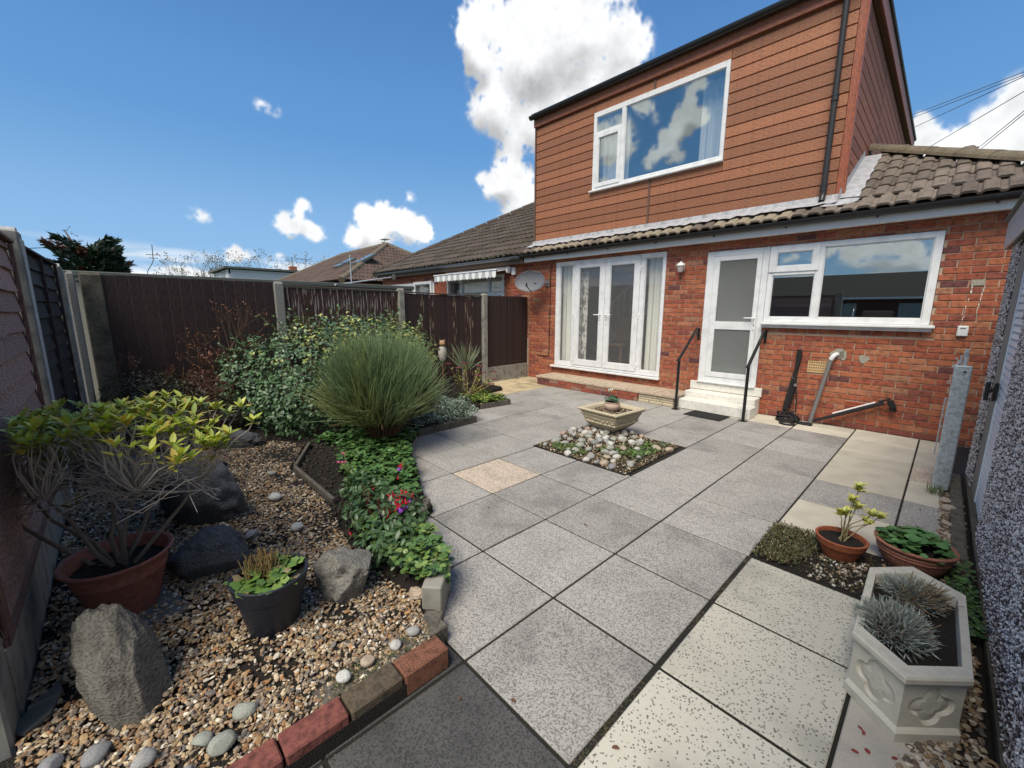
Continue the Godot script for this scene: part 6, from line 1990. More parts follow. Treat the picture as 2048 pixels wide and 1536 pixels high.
	for i in 300:
		var s := rf(0.006, 0.014)
		fx.append(Transform3D(Basis.from_euler(rv(3)).scaled_local(Vector3(s, s * 0.6, s * 0.8)), Vector3(rf(-0.2, 0.2), 0.322, rf(-0.2, 0.2))))
		fc.append((pick([Color(0.3, 0.22, 0.12), Color(0.18, 0.12, 0.08), Color(0.4, 0.32, 0.22)]) as Color) * rf(0.8, 1.2))
	many("chippings", stone(1, 62, 0.3, 3).mesh(), M.gravel, fx, fc, bw)
	# little glazed pot with a white cyclamen
	var cp := thing("plant_pot", "little glazed cream pot standing in the stone bowl", "plant pot")
	var cc := Vector3(-2.68, 0.325, 2.62)
	pot_lathe("body", [Vector2(0, 0), Vector2(0.065, 0), Vector2(0.085, 0.02), Vector2(0.098, 0.05), Vector2(0.097, 0.075), Vector2(0.086, 0.095), Vector2(0.088, 0.098), Vector2(0.092, 0.108), Vector2(0.088, 0.112), Vector2(0.078, 0.108), Vector2(0.076, 0.08)], M.pot_glaze, cp, cc)
	soil_disc(cp, cc + Vector3(0, 0.095, 0), 0.078)
	var cy := thing("cyclamen", "white flowered cyclamen with dark round leaves in the little glazed pot", "cyclamen")
	cy.position = cc + Vector3(0, 0.10, 0)
	var cl := round_leaf(0.022).mesh()
	for i in 46:
		var a := rf(0, TAU)
		var r := sqrt(rng.randf()) * 0.105
		var t := Transform3D(Basis(Vector3.UP, a) * Basis(Vector3(1, 0, 0), -PI / 2 + rf(0.0, 0.9)), Vector3(sin(a) * r, 0.055 - r * 0.35 + rf(0, 0.03), cos(a) * r))
		part("leaf", cl, leafmat("cyclamen_leaf", Color(0.05, 0.11, 0.05), 0.45, 0.2), cy, t)
	var cst := MB.new()
	cst.tube([Vector3(-0.01, 0, 0), Vector3(-0.02, 0.08, 0.0), Vector3(-0.015, 0.135, 0.005)], 0.003, 5)
	cst.tube([Vector3(-0.01, 0, 0), Vector3(-0.03, 0.07, 0.0), Vector3(-0.045, 0.125, 0.005)], 0.003, 5)
	pb("stem", cst, M.stem_brown, cy)
	var pt := leaf(0.042, 0.026, 0.2, 0.3).mesh()
	for f in [[-0.015, 0.135], [-0.045, 0.125]]:
		for k in 5: part("petal", pt, M.petal_white, cy, Transform3D(Basis(Vector3.UP, TAU * k / 5.0) * Basis(Vector3(1, 0, 0), -0.45), Vector3(f[0], f[1], 0.005)))

# ---------------------------------------------------------------- rocks and pebbles
func rock(label: String, at: Vector3, half: Vector3, yaw: float, sd: int, m: String, tilt := 0.0, cuts := 7, rough := 0.2) -> void:
	var o := pb("rock", stone(4, sd, rough, cuts, half), M[m], self, Transform3D(Basis(Vector3.UP, yaw) * Basis(Vector3(0, 0, 1), tilt), at))
	tag(o, label, "rock")
func rocks() -> void:
	rock("largest dark rock in the gravel behind the azalea pot", Vector3(-3.45, 0.23, 6.58), Vector3(0.29, 0.27, 0.23), 0.75, 11, "rock_dark", 0.15)
	rock("smaller dark rock between the azalea pot and the blue pot", Vector3(-2.70, 0.17, 6.66), Vector3(0.18, 0.16, 0.16), 0.9, 42, "rock_dark", 0.1)
	rock("cracked grey rock beside the red and purple flowers", Vector3(-2.0, 0.165, 6.18), Vector3(0.175, 0.145, 0.135), 0.55, 31, "rock_grey", 0.35, 6, 0.26)
	rock("tall ridged brown grey rock at the bottom left in front of the azalea pot", Vector3(-1.945, 0.15, 7.015), Vector3(0.135, 0.30, 0.12), 0.55, 27, "rock_brown", 0.48, 6, 0.20)
	rock("long low dark rock in front of the leafy shrub", Vector3(-5.12, 0.14, 6.08), Vector3(0.28, 0.12, 0.19), 0.85, 15, "rock_dark", 0.0)
	rock("dark rock half hidden behind the azalea stems", Vector3(-4.35, 0.18, 6.85), Vector3(0.22, 0.19, 0.18), 0.4, 16, "rock_dark", 0.0)
	var bp := thing("plant_pot", "small black pot with a dry pinkish plant behind the largest dark rock", "plant pot")
	pot_lathe("body", [Vector2(0, 0), Vector2(0.10, 0), Vector2(0.145, 0.18), Vector2(0.150, 0.2), Vector2(0.138, 0.2), Vector2(0.13, 0.15)], M.black_plastic, bp, Vector3(-3.98, 0.07, 6.50))
	soil_disc(bp, Vector3(-3.98, 0.225, 6.50), 0.136)
	var sl := MB.new()
	sl.prism([Vector3(-2.20, 0.098, 7.225), Vector3(-2.14, 0.10, 7.21), Vector3(-2.03, 0.10, 7.235), Vector3(-1.99, 0.098, 7.29), Vector3(-2.03, 0.096, 7.335), Vector3(-2.15, 0.097, 7.275)], Vector3(0, 0.014, 0))
	tag(pb("slate_sliver", sl, M.slate), "long greenish sliver of slate on the gravel by the fence foot", "slate")
	rock("ochre corner stone beside the upright concrete block", Vector3(-1.70, 0.095, 5.95), Vector3(0.055, 0.03, 0.035), 0.3, 18, "pebble_3", 0.1, 3)
	# single pebbles one can pick out
	for q in [[Vector3(-3.37, 0.125, 6.17), 0.040, 4, "white veined pebble on the gravel in front of the bare soil"], [Vector3(-2.88, 0.12, 6.43), 0.036, 0, "bluish grey oval pebble between the dark rock and the blue pot"], [Vector3(-2.79, 0.12, 6.19), 0.036, 1, "pale round pebble on the gravel behind the blue pot"], [Vector3(-3.915, 0.12, 6.055), 0.035, 5, "small greenish pebble farthest out on the gravel"],
		[Vector3(-1.475, 0.115, 6.10), 0.027, 0, "round grey pebble nearest the worn corner brick"], [Vector3(-1.462, 0.11, 6.195), 0.024, 1, "speckled whitish pebble in the moss behind the edging bricks"], [Vector3(-1.46, 0.11, 6.42), 0.026, 4, "whitish round pebble beside the joint of the edging bricks"], [Vector3(-1.466, 0.11, 6.32), 0.026, 3, "buff squarish pebble on the moss behind the edging"],
		[Vector3(-1.575, 0.105, 6.73), 0.036, 5, "greenish flat pebble between the tall rock and the edging bricks"], [Vector3(-1.545, 0.11, 6.86), 0.028, 5, "smaller of the two paired pebbles below the tall rock"], [Vector3(-1.488, 0.11, 6.815), 0.036, 5, "larger olive grey pebble of the pair below the tall rock"], [Vector3(-1.60, 0.11, 7.01), 0.034, 0, "upright oval grey pebble at the foot of the tall rock"],
		[Vector3(-1.735, 0.105, 7.115), 0.036, 2, "dark slate grey pebble at the bottom left of the gravel"], [Vector3(-1.45, 0.11, 6.915), 0.026, 0, "pale grey pebble at the very bottom edge by the bricks"], [Vector3(-1.79, 0.105, 7.22), 0.030, 2, "dark flat pebble beside the fence foot at the bottom left"]]:
		var s: float = q[1]
		tag(part("pebble", stone(3, 200 + int(s * 1000) + q[2] * 17, 0.08, 2, Vector3(s * 1.15, s * 0.72, s)).mesh(), M["pebble_%d" % q[2]], self, Transform3D(Basis(Vector3.UP, rf(0, 6)), q[0])), q[3], "pebble")
	# the cobble patch under the stone bowl
	var lo := Vector2(-3.07, 2.42)
	var sz := 1.16
	var base := MB.new()
	base.box(Vector3(-2.49, -0.02, 3.0), Vector3(1.19, 0.05, 1.2))
	pb("cobble_patch", base, M.soil).set_meta("kind", "structure")
	var hump := ball(3)
	pb("cobble_heap", hump, M.soil, self, Transform3D(Basis().scaled_local(Vector3(0.52, 0.065, 0.5)), Vector3(-2.68, 0.0, 2.78))).set_meta("kind", "structure")
	var forms := []
	for i in 6: forms.append(stone(2, 300 + i, 0.10, 2, Vector3(1.15, rf(0.62, 0.8), 0.9)).mesh())
	var names_ := ["mid grey", "off white", "dark grey", "tan", "white", "greenish grey", "pinkish brown"]
	var done := []
	var tries := 0
	while done.size() < 84 and tries < 6000:
		tries += 1
		var u := rng.randf()
		var w := rng.randf()
		var p := Vector2(lo.x + u * sz, lo.y + w * sz)
		var heap := exp(-(pow(p.x + 2.80, 2) + pow(p.y - 2.86, 2)) / 0.14)
		if rng.randf() > 0.16 + heap * 1.1: continue
		var s := rf(0.030, 0.048)
		var ok := true
		for e in done:
			if p.distance_to(Vector2(e.x, e.y)) < (s + e.z) * 0.86: ok = false
		if not ok: continue
		done.append(Vector3(p.x, p.y, s))
		var y := 0.005 + 0.062 * sqrt(maxf(0.0, 1.0 - pow((p.x + 2.68) / 0.52, 2) - pow((p.y - 2.78) / 0.5, 2))) + s * 0.42
		var k: int = pick([0, 0, 1, 1, 2, 3, 3, 4, 5, 5, 5, 0, 6])
		var o := part("cobble", forms[rng.randi() % 6], M["pebble_%d" % k], self, Transform3D(Basis(Vector3.UP, rf(0, 6)) * Basis(Vector3(1, 0, 0), rf(-0.3, 0.3)) * Basis().scaled_local(Vector3.ONE * s), Vector3(p.x, y, p.y)))
		var zone := "in the heap under the stone bowl"
		if p.x < -2.9: zone = "at the left end of the square patch" if p.y > 3.1 else "left of the bowl foot in the square patch"
		elif p.y > 3.22: zone = "along the near edge of the square patch" if p.x < -2.35 else "at the near right corner of the square patch"
		elif p.x > -2.15: zone = "at the far right of the square patch" if p.y < 2.75 else "along the right edge of the square patch"
		elif p.x > -2.5 : zone = "among the green plants of the square patch"
		elif p.y > 2.95: zone = "in front of the heap in the square patch"
		tag(o, "%s %s cobble %s" % ["large" if s > 0.041 else "small", names_[k], zone], "cobble", "cobbles of the square patch")
	var xs := []
	var cs := []
	for i in 1900:
		var p := Vector3(rf(-3.07, -1.90), 0.0, rf(2.41, 3.58))
		p.y = 0.004 + 0.062 * sqrt(maxf(0.0, 1.0 - pow((p.x + 2.68) / 0.52, 2) - pow((p.z - 2.78) / 0.5, 2))) + rf(0, 0.008)
		var s := rf(0.006, 0.013)
		xs.append(Transform3D(Basis.from_euler(rv(3)).scaled_local(Vector3(s, s * 0.7, s * 0.8)), p))
		cs.append((pick([Color(0.34, 0.24, 0.13), Color(0.22, 0.14, 0.08), Color(0.45, 0.35, 0.22), Color(0.14, 0.10, 0.06), Color(0.55, 0.48, 0.38)]) as Color) * rf(0.8, 1.2))
	tag(many("patch_gravel", stone(1, 63, 0.3, 3).mesh(), M.gravel, xs, cs), "fine tan gravel between the cobbles of the square patch", "gravel")
	# loose stones against the garage
	for q in [[Vector3(0.205, 0.02, 2.20), 0.045], [Vector3(0.215, 0.02, 2.36), 0.05], [Vector3(0.21, 0.02, 2.72), 0.04]]:
		tag(part("stone", stone(2, 400 + int(q[0].z * 10), 0.2, 5, Vector3(q[1], q[1] * 0.5, q[1] * 0.8)).mesh(), M.pebble_3, self, Transform3D(Basis(Vector3.UP, rf(0, 6)), q[0])), ["pale broken stone nearest the galvanised post", "pinkish broken stone by the garage kerb", "broken stone lying behind the wide leafy bowl"][0 if q[0].z < 2.3 else (1 if q[0].z < 2.5 else 2)], "stone")

# ---------------------------------------------------------------- plants
func in_poly(poly: PackedVector2Array, lo: Vector2, hi: Vector2) -> Vector2:
	for i in 400:
		var p := Vector2(rf(lo.x, hi.x), rf(lo.y, hi.y))
		if Geometry2D.is_point_in_polygon(p, poly): return p
	return (lo + hi) * 0.5
func blob_leaves(blobs: Array, n: int, tint: Callable, s0: float, s1: float, depth := 0.3, up := 0.5) -> Array:   # leaves in the outer shell of a union of ellipsoids [centre, radii]
	var xs := []
	var cs := []
	var tot := 0.0
	for q in blobs: tot += q[1].x * q[1].z + q[1].y * q[1].x
	var guard := 0
	while xs.size() < n and guard < n * 8:
		guard += 1
		var pickr := rng.randf() * tot
		var e: Array = blobs[0]
		for q in blobs:
			e = q
			pickr -= q[1].x * q[1].z + q[1].y * q[1].x
			if pickr <= 0.0: break
		var d := Vector3(rng.randfn(), rng.randfn(), rng.randfn()).normalized()
		var lump := 1.0 + 0.22 * noise.get_noise_3dv(d * 16.0 + e[0] * 9.0)
		var k := lump * (1.0 - depth * pow(rng.randf(), 1.6))
		var p: Vector3 = e[0] + d * e[1] * k
		if p.y < 0.08: continue
		var hid := false
		for q in blobs:
			if q[0] == e[0]: continue
			if ((p - q[0]) / q[1]).length() < 0.72: hid = true
		if hid: continue
		var nn = (d / e[1]).normalized() + Vector3.UP * up + rv(0.55)
		nn = nn.normalized()
		var along = (nn.cross(rv(1.0)).normalized() + d * 0.5).normalized()
		var x = along.cross(nn).normalized()
		var s := rf(s0, s1)
		xs.append(Transform3D(Basis(x, along, x.cross(along)).scaled_local(Vector3.ONE * s), p))
		cs.append(tint.call(p))
	return [xs, cs]
func cover(nm: String, label: String, cat: String, poly: PackedVector2Array, n: int, m: Mesh, s0: float, s1: float, y: Callable, hues: Array, tilt := 0.7) -> MultiMeshInstance3D:
	var lo := poly[0]
	var hi := poly[0]
	for p in poly: lo = lo.min(p); hi = hi.max(p)
	var xs := []
	var cs := []
	for i in n:
		var p := in_poly(poly, lo, hi)
		var h: float = y.call(p)
		var s := rf(s0, s1)
		xs.append(Transform3D((Basis(Vector3.UP, rf(0, TAU)) * Basis(Vector3(1, 0, 0), -PI / 2 + rf(-tilt * 0.4, tilt))).scaled_local(Vector3.ONE * s), Vector3(p.x, h - 0.35 * h * pow(rng.randf(), 2), p.y)))
		cs.append((pick(hues) as Color) * rf(0.75, 1.25))
	var o := many(nm, m, M.leaf_mixed, xs, cs)
	tag(o, label, cat)
	return o
func branch(b: MB, p: Vector3, d: Vector3, l: float, r: float, depth: int, tips: Array, spread := 0.7, bend := 0.35) -> void:
	var pts := [p]
	var rad := [r]
	var q := p
	var dir := d
	var n := 4
	for i in n:
		dir = (dir + rv(bend) * 0.5 + Vector3.UP * 0.04).normalized()
		q += dir * l / n
		pts.append(q); rad.append(r * (1.0 - 0.45 * (i + 1) / n))
	b.tube(pts, rad, 5 if depth > 1 else 4, false)
	if depth == 0:
		tips.append([q, dir]); return
	var kids := 2 + (1 if rng.randf() < 0.5 else 0)
	for k in kids:
		branch(b, q, (dir + rv(spread)).normalized(), l * rf(0.6, 0.85), r * 0.55, depth - 1, tips, spread, bend)

func plants() -> void:
	# big leafy shrub with variegated shoots
	var sh := thing("leafy_shrub", "large evergreen shrub with small oval green and yellow edged leaves by the brown fence", "shrub")
	var blobs := [[Vector3(-6.0, 0.60, 5.55), Vector3(0.56, 0.58, 0.56)], [Vector3(-5.55, 0.72, 5.0), Vector3(0.78, 0.70, 0.75)], [Vector3(-5.45, 0.86, 4.4), Vector3(0.78, 0.62, 0.75)], [Vector3(-5.35, 0.42, 5.35), Vector3(0.60, 0.46, 0.52)], [Vector3(-5.7, 0.85, 3.85), Vector3(0.6, 0.5, 0.6)]]
	var hue := func(p: Vector3) -> Color:
		var y := noise.get_noise_3dv(p * 22.0) + 0.45 * (p.y - 0.8) - 0.35 * (p.z - 4.6)
		var c := Color(0.060, 0.120, 0.052).lerp(Color(0.105, 0.185, 0.085), rng.randf())
		if y > 0.10 and rng.randf() < 0.6: c = Color(0.44, 0.45, 0.12).lerp(Color(0.16, 0.22, 0.05), rng.randf())
		elif rng.randf() < 0.10: c = Color(0.12, 0.18, 0.12)
		return c * rf(0.75, 1.2)
	var lv: Array = blob_leaves(blobs, 12500, hue, 0.036, 0.058, 0.35)
	many("foliage", leaf(1.0, 0.62, 0.25, 0.25, 3, 0.4).mesh(), M.leaf_mixed, lv[0], lv[1], sh)
	# loose shoots above the outline
	var sxs := []
	var scs := []
	var sm := MB.new()
	for i in 46:
		var bl: Array = pick(blobs)
		var a := rf(0, TAU)
		var p: Vector3 = bl[0] + Vector3(cos(a) * rf(0.2, 0.8), rf(0.75, 0.95), sin(a) * rf(0.2, 0.8)) * bl[1]
		var d := (Vector3(cos(a) * 0.6, 1, sin(a) * 0.6) + rv(0.4)).normalized()
		var l := rf(0.10, 0.24)
		sm.tube([p - d * 0.1, p + d * l * 0.5, p + d * l + rv(0.02)], [0.004, 0.003, 0.0015], 4, false)
		for k in 9:
			var t := k / 8.0
			var side := d.cross(Vector3.UP.rotated(Vector3.RIGHT, k * 1.3)).normalized()
			sxs.append(Transform3D(basis_y((side + d * 0.5).normalized(), rf(0, 6)).scaled_local(Vector3.ONE * rf(0.034, 0.05)), p + d * l * t))
			scs.append(Color(0.09, 0.16, 0.06) * rf(0.8, 1.4))
	many("shoot_leaves", leaf(1.0, 0.55, 0.25, 0.25, 3, 0.4).mesh(), M.leaf_mixed, sxs, scs, sh)
	for i in 10:
		var a := TAU * i / 10.0
		sm.tube([Vector3(-5.55 + cos(a) * 0.1, 0.05, 4.95 + sin(a) * 0.1), Vector3(-5.55 + cos(a) * 0.4, 0.5, 4.95 + sin(a) * 0.4), Vector3(-5.55 + cos(a) * 0.6, 1.0, 4.95 + sin(a) * 0.55)], [0.02, 0.014, 0.006], 5, false)
	pb("stems", sm, M.stem_brown, sh)
	# broom
	var br := thing("broom_bush", "dense dome of upright thin green broom twigs in the middle of the bed", "shrub")
	var bc := Vector3(-4.2, 0.08, 4.86)
	var tw := MB.new()
	var tp := []
	var tr := []
	for i in 6:
		var t := i / 5.0
		tp.append(Vector3(0.06 * t * t, t, 0)); tr.append(lerpf(1.0, 0.25, t) * 0.005)
	tw.tube(tp, tr, 3, false)
	var twig := tw.mesh()
	var xs := []
	var cs := []
	for i in 11500:
		var a := rf(0, TAU)
		var e := acos(pow(rng.randf(), 0.85))          # from straight up to level
		var d := Vector3(sin(e) * cos(a), cos(e), sin(e) * sin(a))
		var rr := pow(rng.randf(), 0.45)
		var p := bc + Vector3(d.x * 0.50, 0.10 + 0.72 * d.y + 0.22 * sin(e), d.z * 0.50) * Vector3(rr, lerpf(0.35, 1.0, rr), rr)
		if noise.get_noise_3dv(p * 26.0) < -0.22: continue
		var dir := (d * Vector3(1, 0.5, 1) * 0.62 + Vector3.UP * (0.95 if e < 1.3 else 0.55) + rv(0.22)).normalized()
		var l := rf(0.14, 0.46) * (1.0 + 0.5 * noise.get_noise_3dv(d * 40.0))
		if rng.randf() < 0.06: dir = (dir + rv(0.7)).normalized()
		xs.append(Transform3D(basis_y(dir, rf(0, 6)).scaled_local(Vector3(1, l, 1)), p))
		var low := clampf((0.62 - p.y) / 0.45, 0.0, 1.0)
		var c := Color(0.20, 0.285, 0.125).lerp(Color(0.125, 0.195, 0.09), rng.randf())
		if noise.get_noise_3dv(p * 12.0 + Vector3(7, 0, 0)) > 0.25: c = c.lerp(Color(0.30, 0.33, 0.09), 0.6)
		c = c.lerp(Color(0.13, 0.11, 0.06), low * rf(0.35, 0.95))    # old wood lower down
		cs.append(c * rf(0.75, 1.25))
	many("twigs", twig, M.blade_mixed, xs, cs, br)
	var bs := MB.new()
	for i in 70:
		var a := rf(0, TAU)
		var k := rf(0.15, 0.62)
		bs.tube([bc + Vector3(cos(a) * 0.06, 0, sin(a) * 0.06), bc + Vector3(cos(a) * k * 0.5, 0.22 + rf(0, 0.1), sin(a) * k * 0.5), bc + Vector3(cos(a) * k, rf(0.25, 0.6), sin(a) * k) + rv(0.05)], [0.010, 0.006, 0.003], 4, false)
	pb("branches", bs, M.stem_brown, br)
	# low brown-green conifer-like shrub along the fence
	var hb := thing("low_shrub", "sprawling dark brown green shrub in the shade below the corner of the fence", "shrub")
	var hb_b := [[Vector3(-6.05, 0.45, 6.75), Vector3(0.55, 0.42, 0.42)], [Vector3(-5.95, 0.42, 6.25), Vector3(0.6, 0.42, 0.4)], [Vector3(-5.55, 0.30, 6.75), Vector3(0.55, 0.32, 0.40)]]
	var hh := func(p: Vector3) -> Color:
		var c := Color(0.060, 0.062, 0.030).lerp(Color(0.105, 0.045, 0.025), clampf(noise.get_noise_3dv(p * 9.0) * 2.0 + 0.5 - (p.z - 6.4), 0, 1))
		return c * rf(0.7, 1.4)
	var hl: Array = blob_leaves(hb_b, 11000, hh, 0.025, 0.055, 0.4)
	many("foliage", leaf(1.0, 0.28, 0.2, 0.2, 2, 0.5).mesh(), M.leaf_mixed, hl[0], hl[1], hb)
	var hs2 := MB.new()
	var tips := []
	for i in 9: branch(hs2, Vector3(rf(-6.2, -5.5), 0.1, rf(6.3, 6.9)), Vector3(rf(-0.7, 0.7), 0.8, rf(-0.7, 0.4)).normalized(), 0.35, 0.008, 2, tips)
	pb("branches", hs2, M.stem_brown, hb)
	# wispy bronze maple sprays
	var mp := thing("bronze_maple", "thin sprays of bronze orange leaves rising against the brown fence", "maple")
	var mb := MB.new()
	var mt := []
	for i in 9: branch(mb, Vector3(-6.25 + rf(-0.15, 0.1), 0.55, 5.75 + rf(-0.15, 0.35)), Vector3(rf(-0.1, 0.4), 1.0, rf(-0.55, 0.55)).normalized(), rf(0.25, 0.5), 0.005, 2, mt, 0.6)
	pb("twigs", mb, M.stem_brown, mp)
	var mx := []
	var mc := []
	for t in mt:
		for k in 7:
			mx.append(Transform3D(Basis.from_euler(rv(3)).scaled_local(Vector3.ONE * rf(0.022, 0.045)), t[0] + rv(0.07)))
			mc.append(Color(0.20, 0.085, 0.025).lerp(Color(0.11, 0.035, 0.02), rng.randf()) * rf(0.8, 1.3))
	many("foliage", leaf(1.0, 0.32, 0.1, 0.4, 2).mesh(), M.leaf_mixed, mx, mc, mp)
	for q in [Vector3(-6.3, 0.55, 6.45), Vector3(-6.2, 0.6, 6.85), Vector3(-6.45, 0.6, 5.95)]:
		var db := MB.new()
		var dt := []
		for i in 3: branch(db, q, Vector3(rf(-0.2, 0.3), 1, rf(-0.3, 0.3)).normalized(), rf(0.16, 0.28), 0.004, 1, dt, 0.5)
		var o := thing("dry_seedhead", "", "seed head")
		pb("stalks", db, M.stem_brown, o)
		var dx := []
		var dcs := []
		for t in dt:
			for k in 14:
				dx.append(Transform3D(Basis.from_euler(rv(3)).scaled_local(Vector3.ONE * rf(0.012, 0.024)), t[0] - t[1] * rf(0, 0.1) + rv(0.02)))
				dcs.append(Color(0.16, 0.06, 0.045) * rf(0.7, 1.4))
		many("florets", leaf(1.0, 0.4, 0.1, 0.2, 2).mesh(), M.leaf_mixed, dx, dcs, o)
		o.set_meta("label", "dry reddish seed plume above the low shrub, " + ("middle of the three" if q.z > 6.4 and q.z < 6.6 else ("nearest the corner slab" if q.z > 6.6 else "nearest the leafy shrub")))
	azalea()
	pot_plants()
	bed_plants()

func azalea() -> void:
	var az := thing("azalea", "spreading azalea with bare grey stems and a flat top of yellow green leaves", "azalea")
	var root := Vector3(-2.60, 0.32, 7.02)
	var right := Vector3(0.695, 0, -0.719)
	var fwd := Vector3(-0.719, 0, -0.695)
	var b := MB.new()
	var goals := []
	for i in 185:
		var u := rf(-0.60, 0.56)
		var w := rf(-0.26, 0.34)
		var p := root + right * u + fwd * w
		p.y = 1.04 - 0.13 * u * u * 1.6 + 0.055 * rf(-1.0, 0.7) - (0.18 if u < -0.35 and rng.randf() < 0.4 else 0.0) + 0.03 * sin(u * 8.0)
		if p.z > 7.27: p.z = 7.27 - rf(0.0, 0.12)
		goals.append(p)
	# scaffold: five limbs from the soil, each serving the nearest shoots
	var limbs := []
	for q in [[-0.40, 0.02, 0.56], [-0.17, 0.16, 0.62], [0.03, 0.02, 0.60], [0.20, -0.06, 0.60], [0.34, 0.12, 0.58], [-0.12, -0.14, 0.60], [0.12, 0.22, 0.62]]:
		limbs.append(root + right * q[0] + fwd * q[1] + Vector3.UP * (q[2] - 0.20))
	var fork := root + Vector3(0, 0.10, 0)
	for i in limbs.size():
		var e: Vector3 = limbs[i]
		var m1 := root.lerp(e, 0.32) + Vector3(0, -0.01, 0) + rv(0.02)
		var m2 := root.lerp(e, 0.7) + rv(0.03)
		b.tube([root + rv(0.018) - Vector3(0, 0.05, 0), m1, m2, e], [0.012, 0.010, 0.007, 0.005], 7, false)
	# one low limb leaning over the rim to the left
	var low := [root + Vector3(0, -0.02, 0), root - right * 0.14 + Vector3(0, 0.0, 0.0), root - right * 0.26 + Vector3(0, 0.08, 0), root - right * 0.33 + Vector3(0, 0.2, 0) - fwd * 0.05, root - right * 0.42 + Vector3(0, 0.32, 0) - fwd * 0.08]
	b.tube(low, [0.012, 0.011, 0.010, 0.008, 0.006], 7, false)
	limbs.append(low[4])
	pb("limbs", b, M.bark_grey, az)
	var tb := MB.new()
	for g: Vector3 in goals:
		var best: Vector3 = limbs[0]
		for e in limbs:
			if e.distance_to(g) < best.distance_to(g): best = e
		var mid := best.lerp(g, 0.5) + rv(0.05)
		tb.tube([best, best.lerp(mid, 0.5) + rv(0.02), mid, mid.lerp(g, 0.6) + rv(0.02), g], [0.0045, 0.004, 0.0032, 0.0025, 0.002], 5, false)
	for i in 190:                      # dead twiggery below the leaves
		var e: Vector3 = pick(limbs) + rv(0.09)
		var q: Vector3 = (pick(goals) as Vector3) - Vector3(0, rf(0.08, 0.3), 0)
		if e.distance_to(q) > 0.42: q = e + (q - e).normalized() * rf(0.15, 0.4)
		if q.z > 7.28: q.z = 7.28
		tb.tube([e, e.lerp(q, 0.4) + rv(0.03), e.lerp(q, 0.75) + rv(0.03), q], [0.003, 0.0026, 0.002, 0.0012], 4, false)
	pb("twigs", tb, M.twig_grey, az)
	var lm := leaf(0.058, 0.021, 0.25, 0.18, 4, 0.55).mesh()
	var made := 0
	var xs := []
	var cs := []
	goals.sort_custom(func(a, c): return a.distance_squared_to(Vector3(0, 1.5, 6.9)) < c.distance_squared_to(Vector3(0, 1.5, 6.9)))
	for g: Vector3 in goals:
		var k0 := rf(0, TAU)
		var n := 6 + rng.randi() % 4
		for k in n:
			var a := k0 + TAU * k / n + rf(-0.2, 0.2)
			var s := rf(0.75, 1.2)
			var t := Transform3D(Basis(Vector3.UP, a) * Basis(Vector3(1, 0, 0), -rf(0.45, 1.25)) * Basis().scaled_local(Vector3.ONE * s), g + Vector3(0, rf(-0.012, 0.012), 0))
			if (t * Vector3(0, 0.06, 0)).z > 7.31: continue
			var hue := rng.randi() % 4
			if hue == 3 and rng.randf() < 0.5: hue = 1
			if made < 300:
				made += 1
				part("leaf", lm, M["azalea_%d" % hue], az, t)
			else:
				xs.append(t)
				cs.append((M["azalea_%d" % hue].albedo_color as Color).srgb_to_linear())
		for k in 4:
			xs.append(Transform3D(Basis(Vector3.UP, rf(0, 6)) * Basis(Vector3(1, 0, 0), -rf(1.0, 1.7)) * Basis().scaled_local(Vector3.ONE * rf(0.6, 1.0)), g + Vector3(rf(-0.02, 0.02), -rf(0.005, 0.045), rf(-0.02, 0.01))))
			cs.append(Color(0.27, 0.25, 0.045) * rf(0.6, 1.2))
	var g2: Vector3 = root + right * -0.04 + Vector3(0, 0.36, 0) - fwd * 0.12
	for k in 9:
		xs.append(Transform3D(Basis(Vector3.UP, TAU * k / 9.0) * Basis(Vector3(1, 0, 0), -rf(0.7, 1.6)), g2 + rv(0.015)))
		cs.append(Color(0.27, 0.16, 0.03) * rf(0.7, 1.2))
	many("inner_leaves", lm, M.leaf_mixed, xs, cs, az)

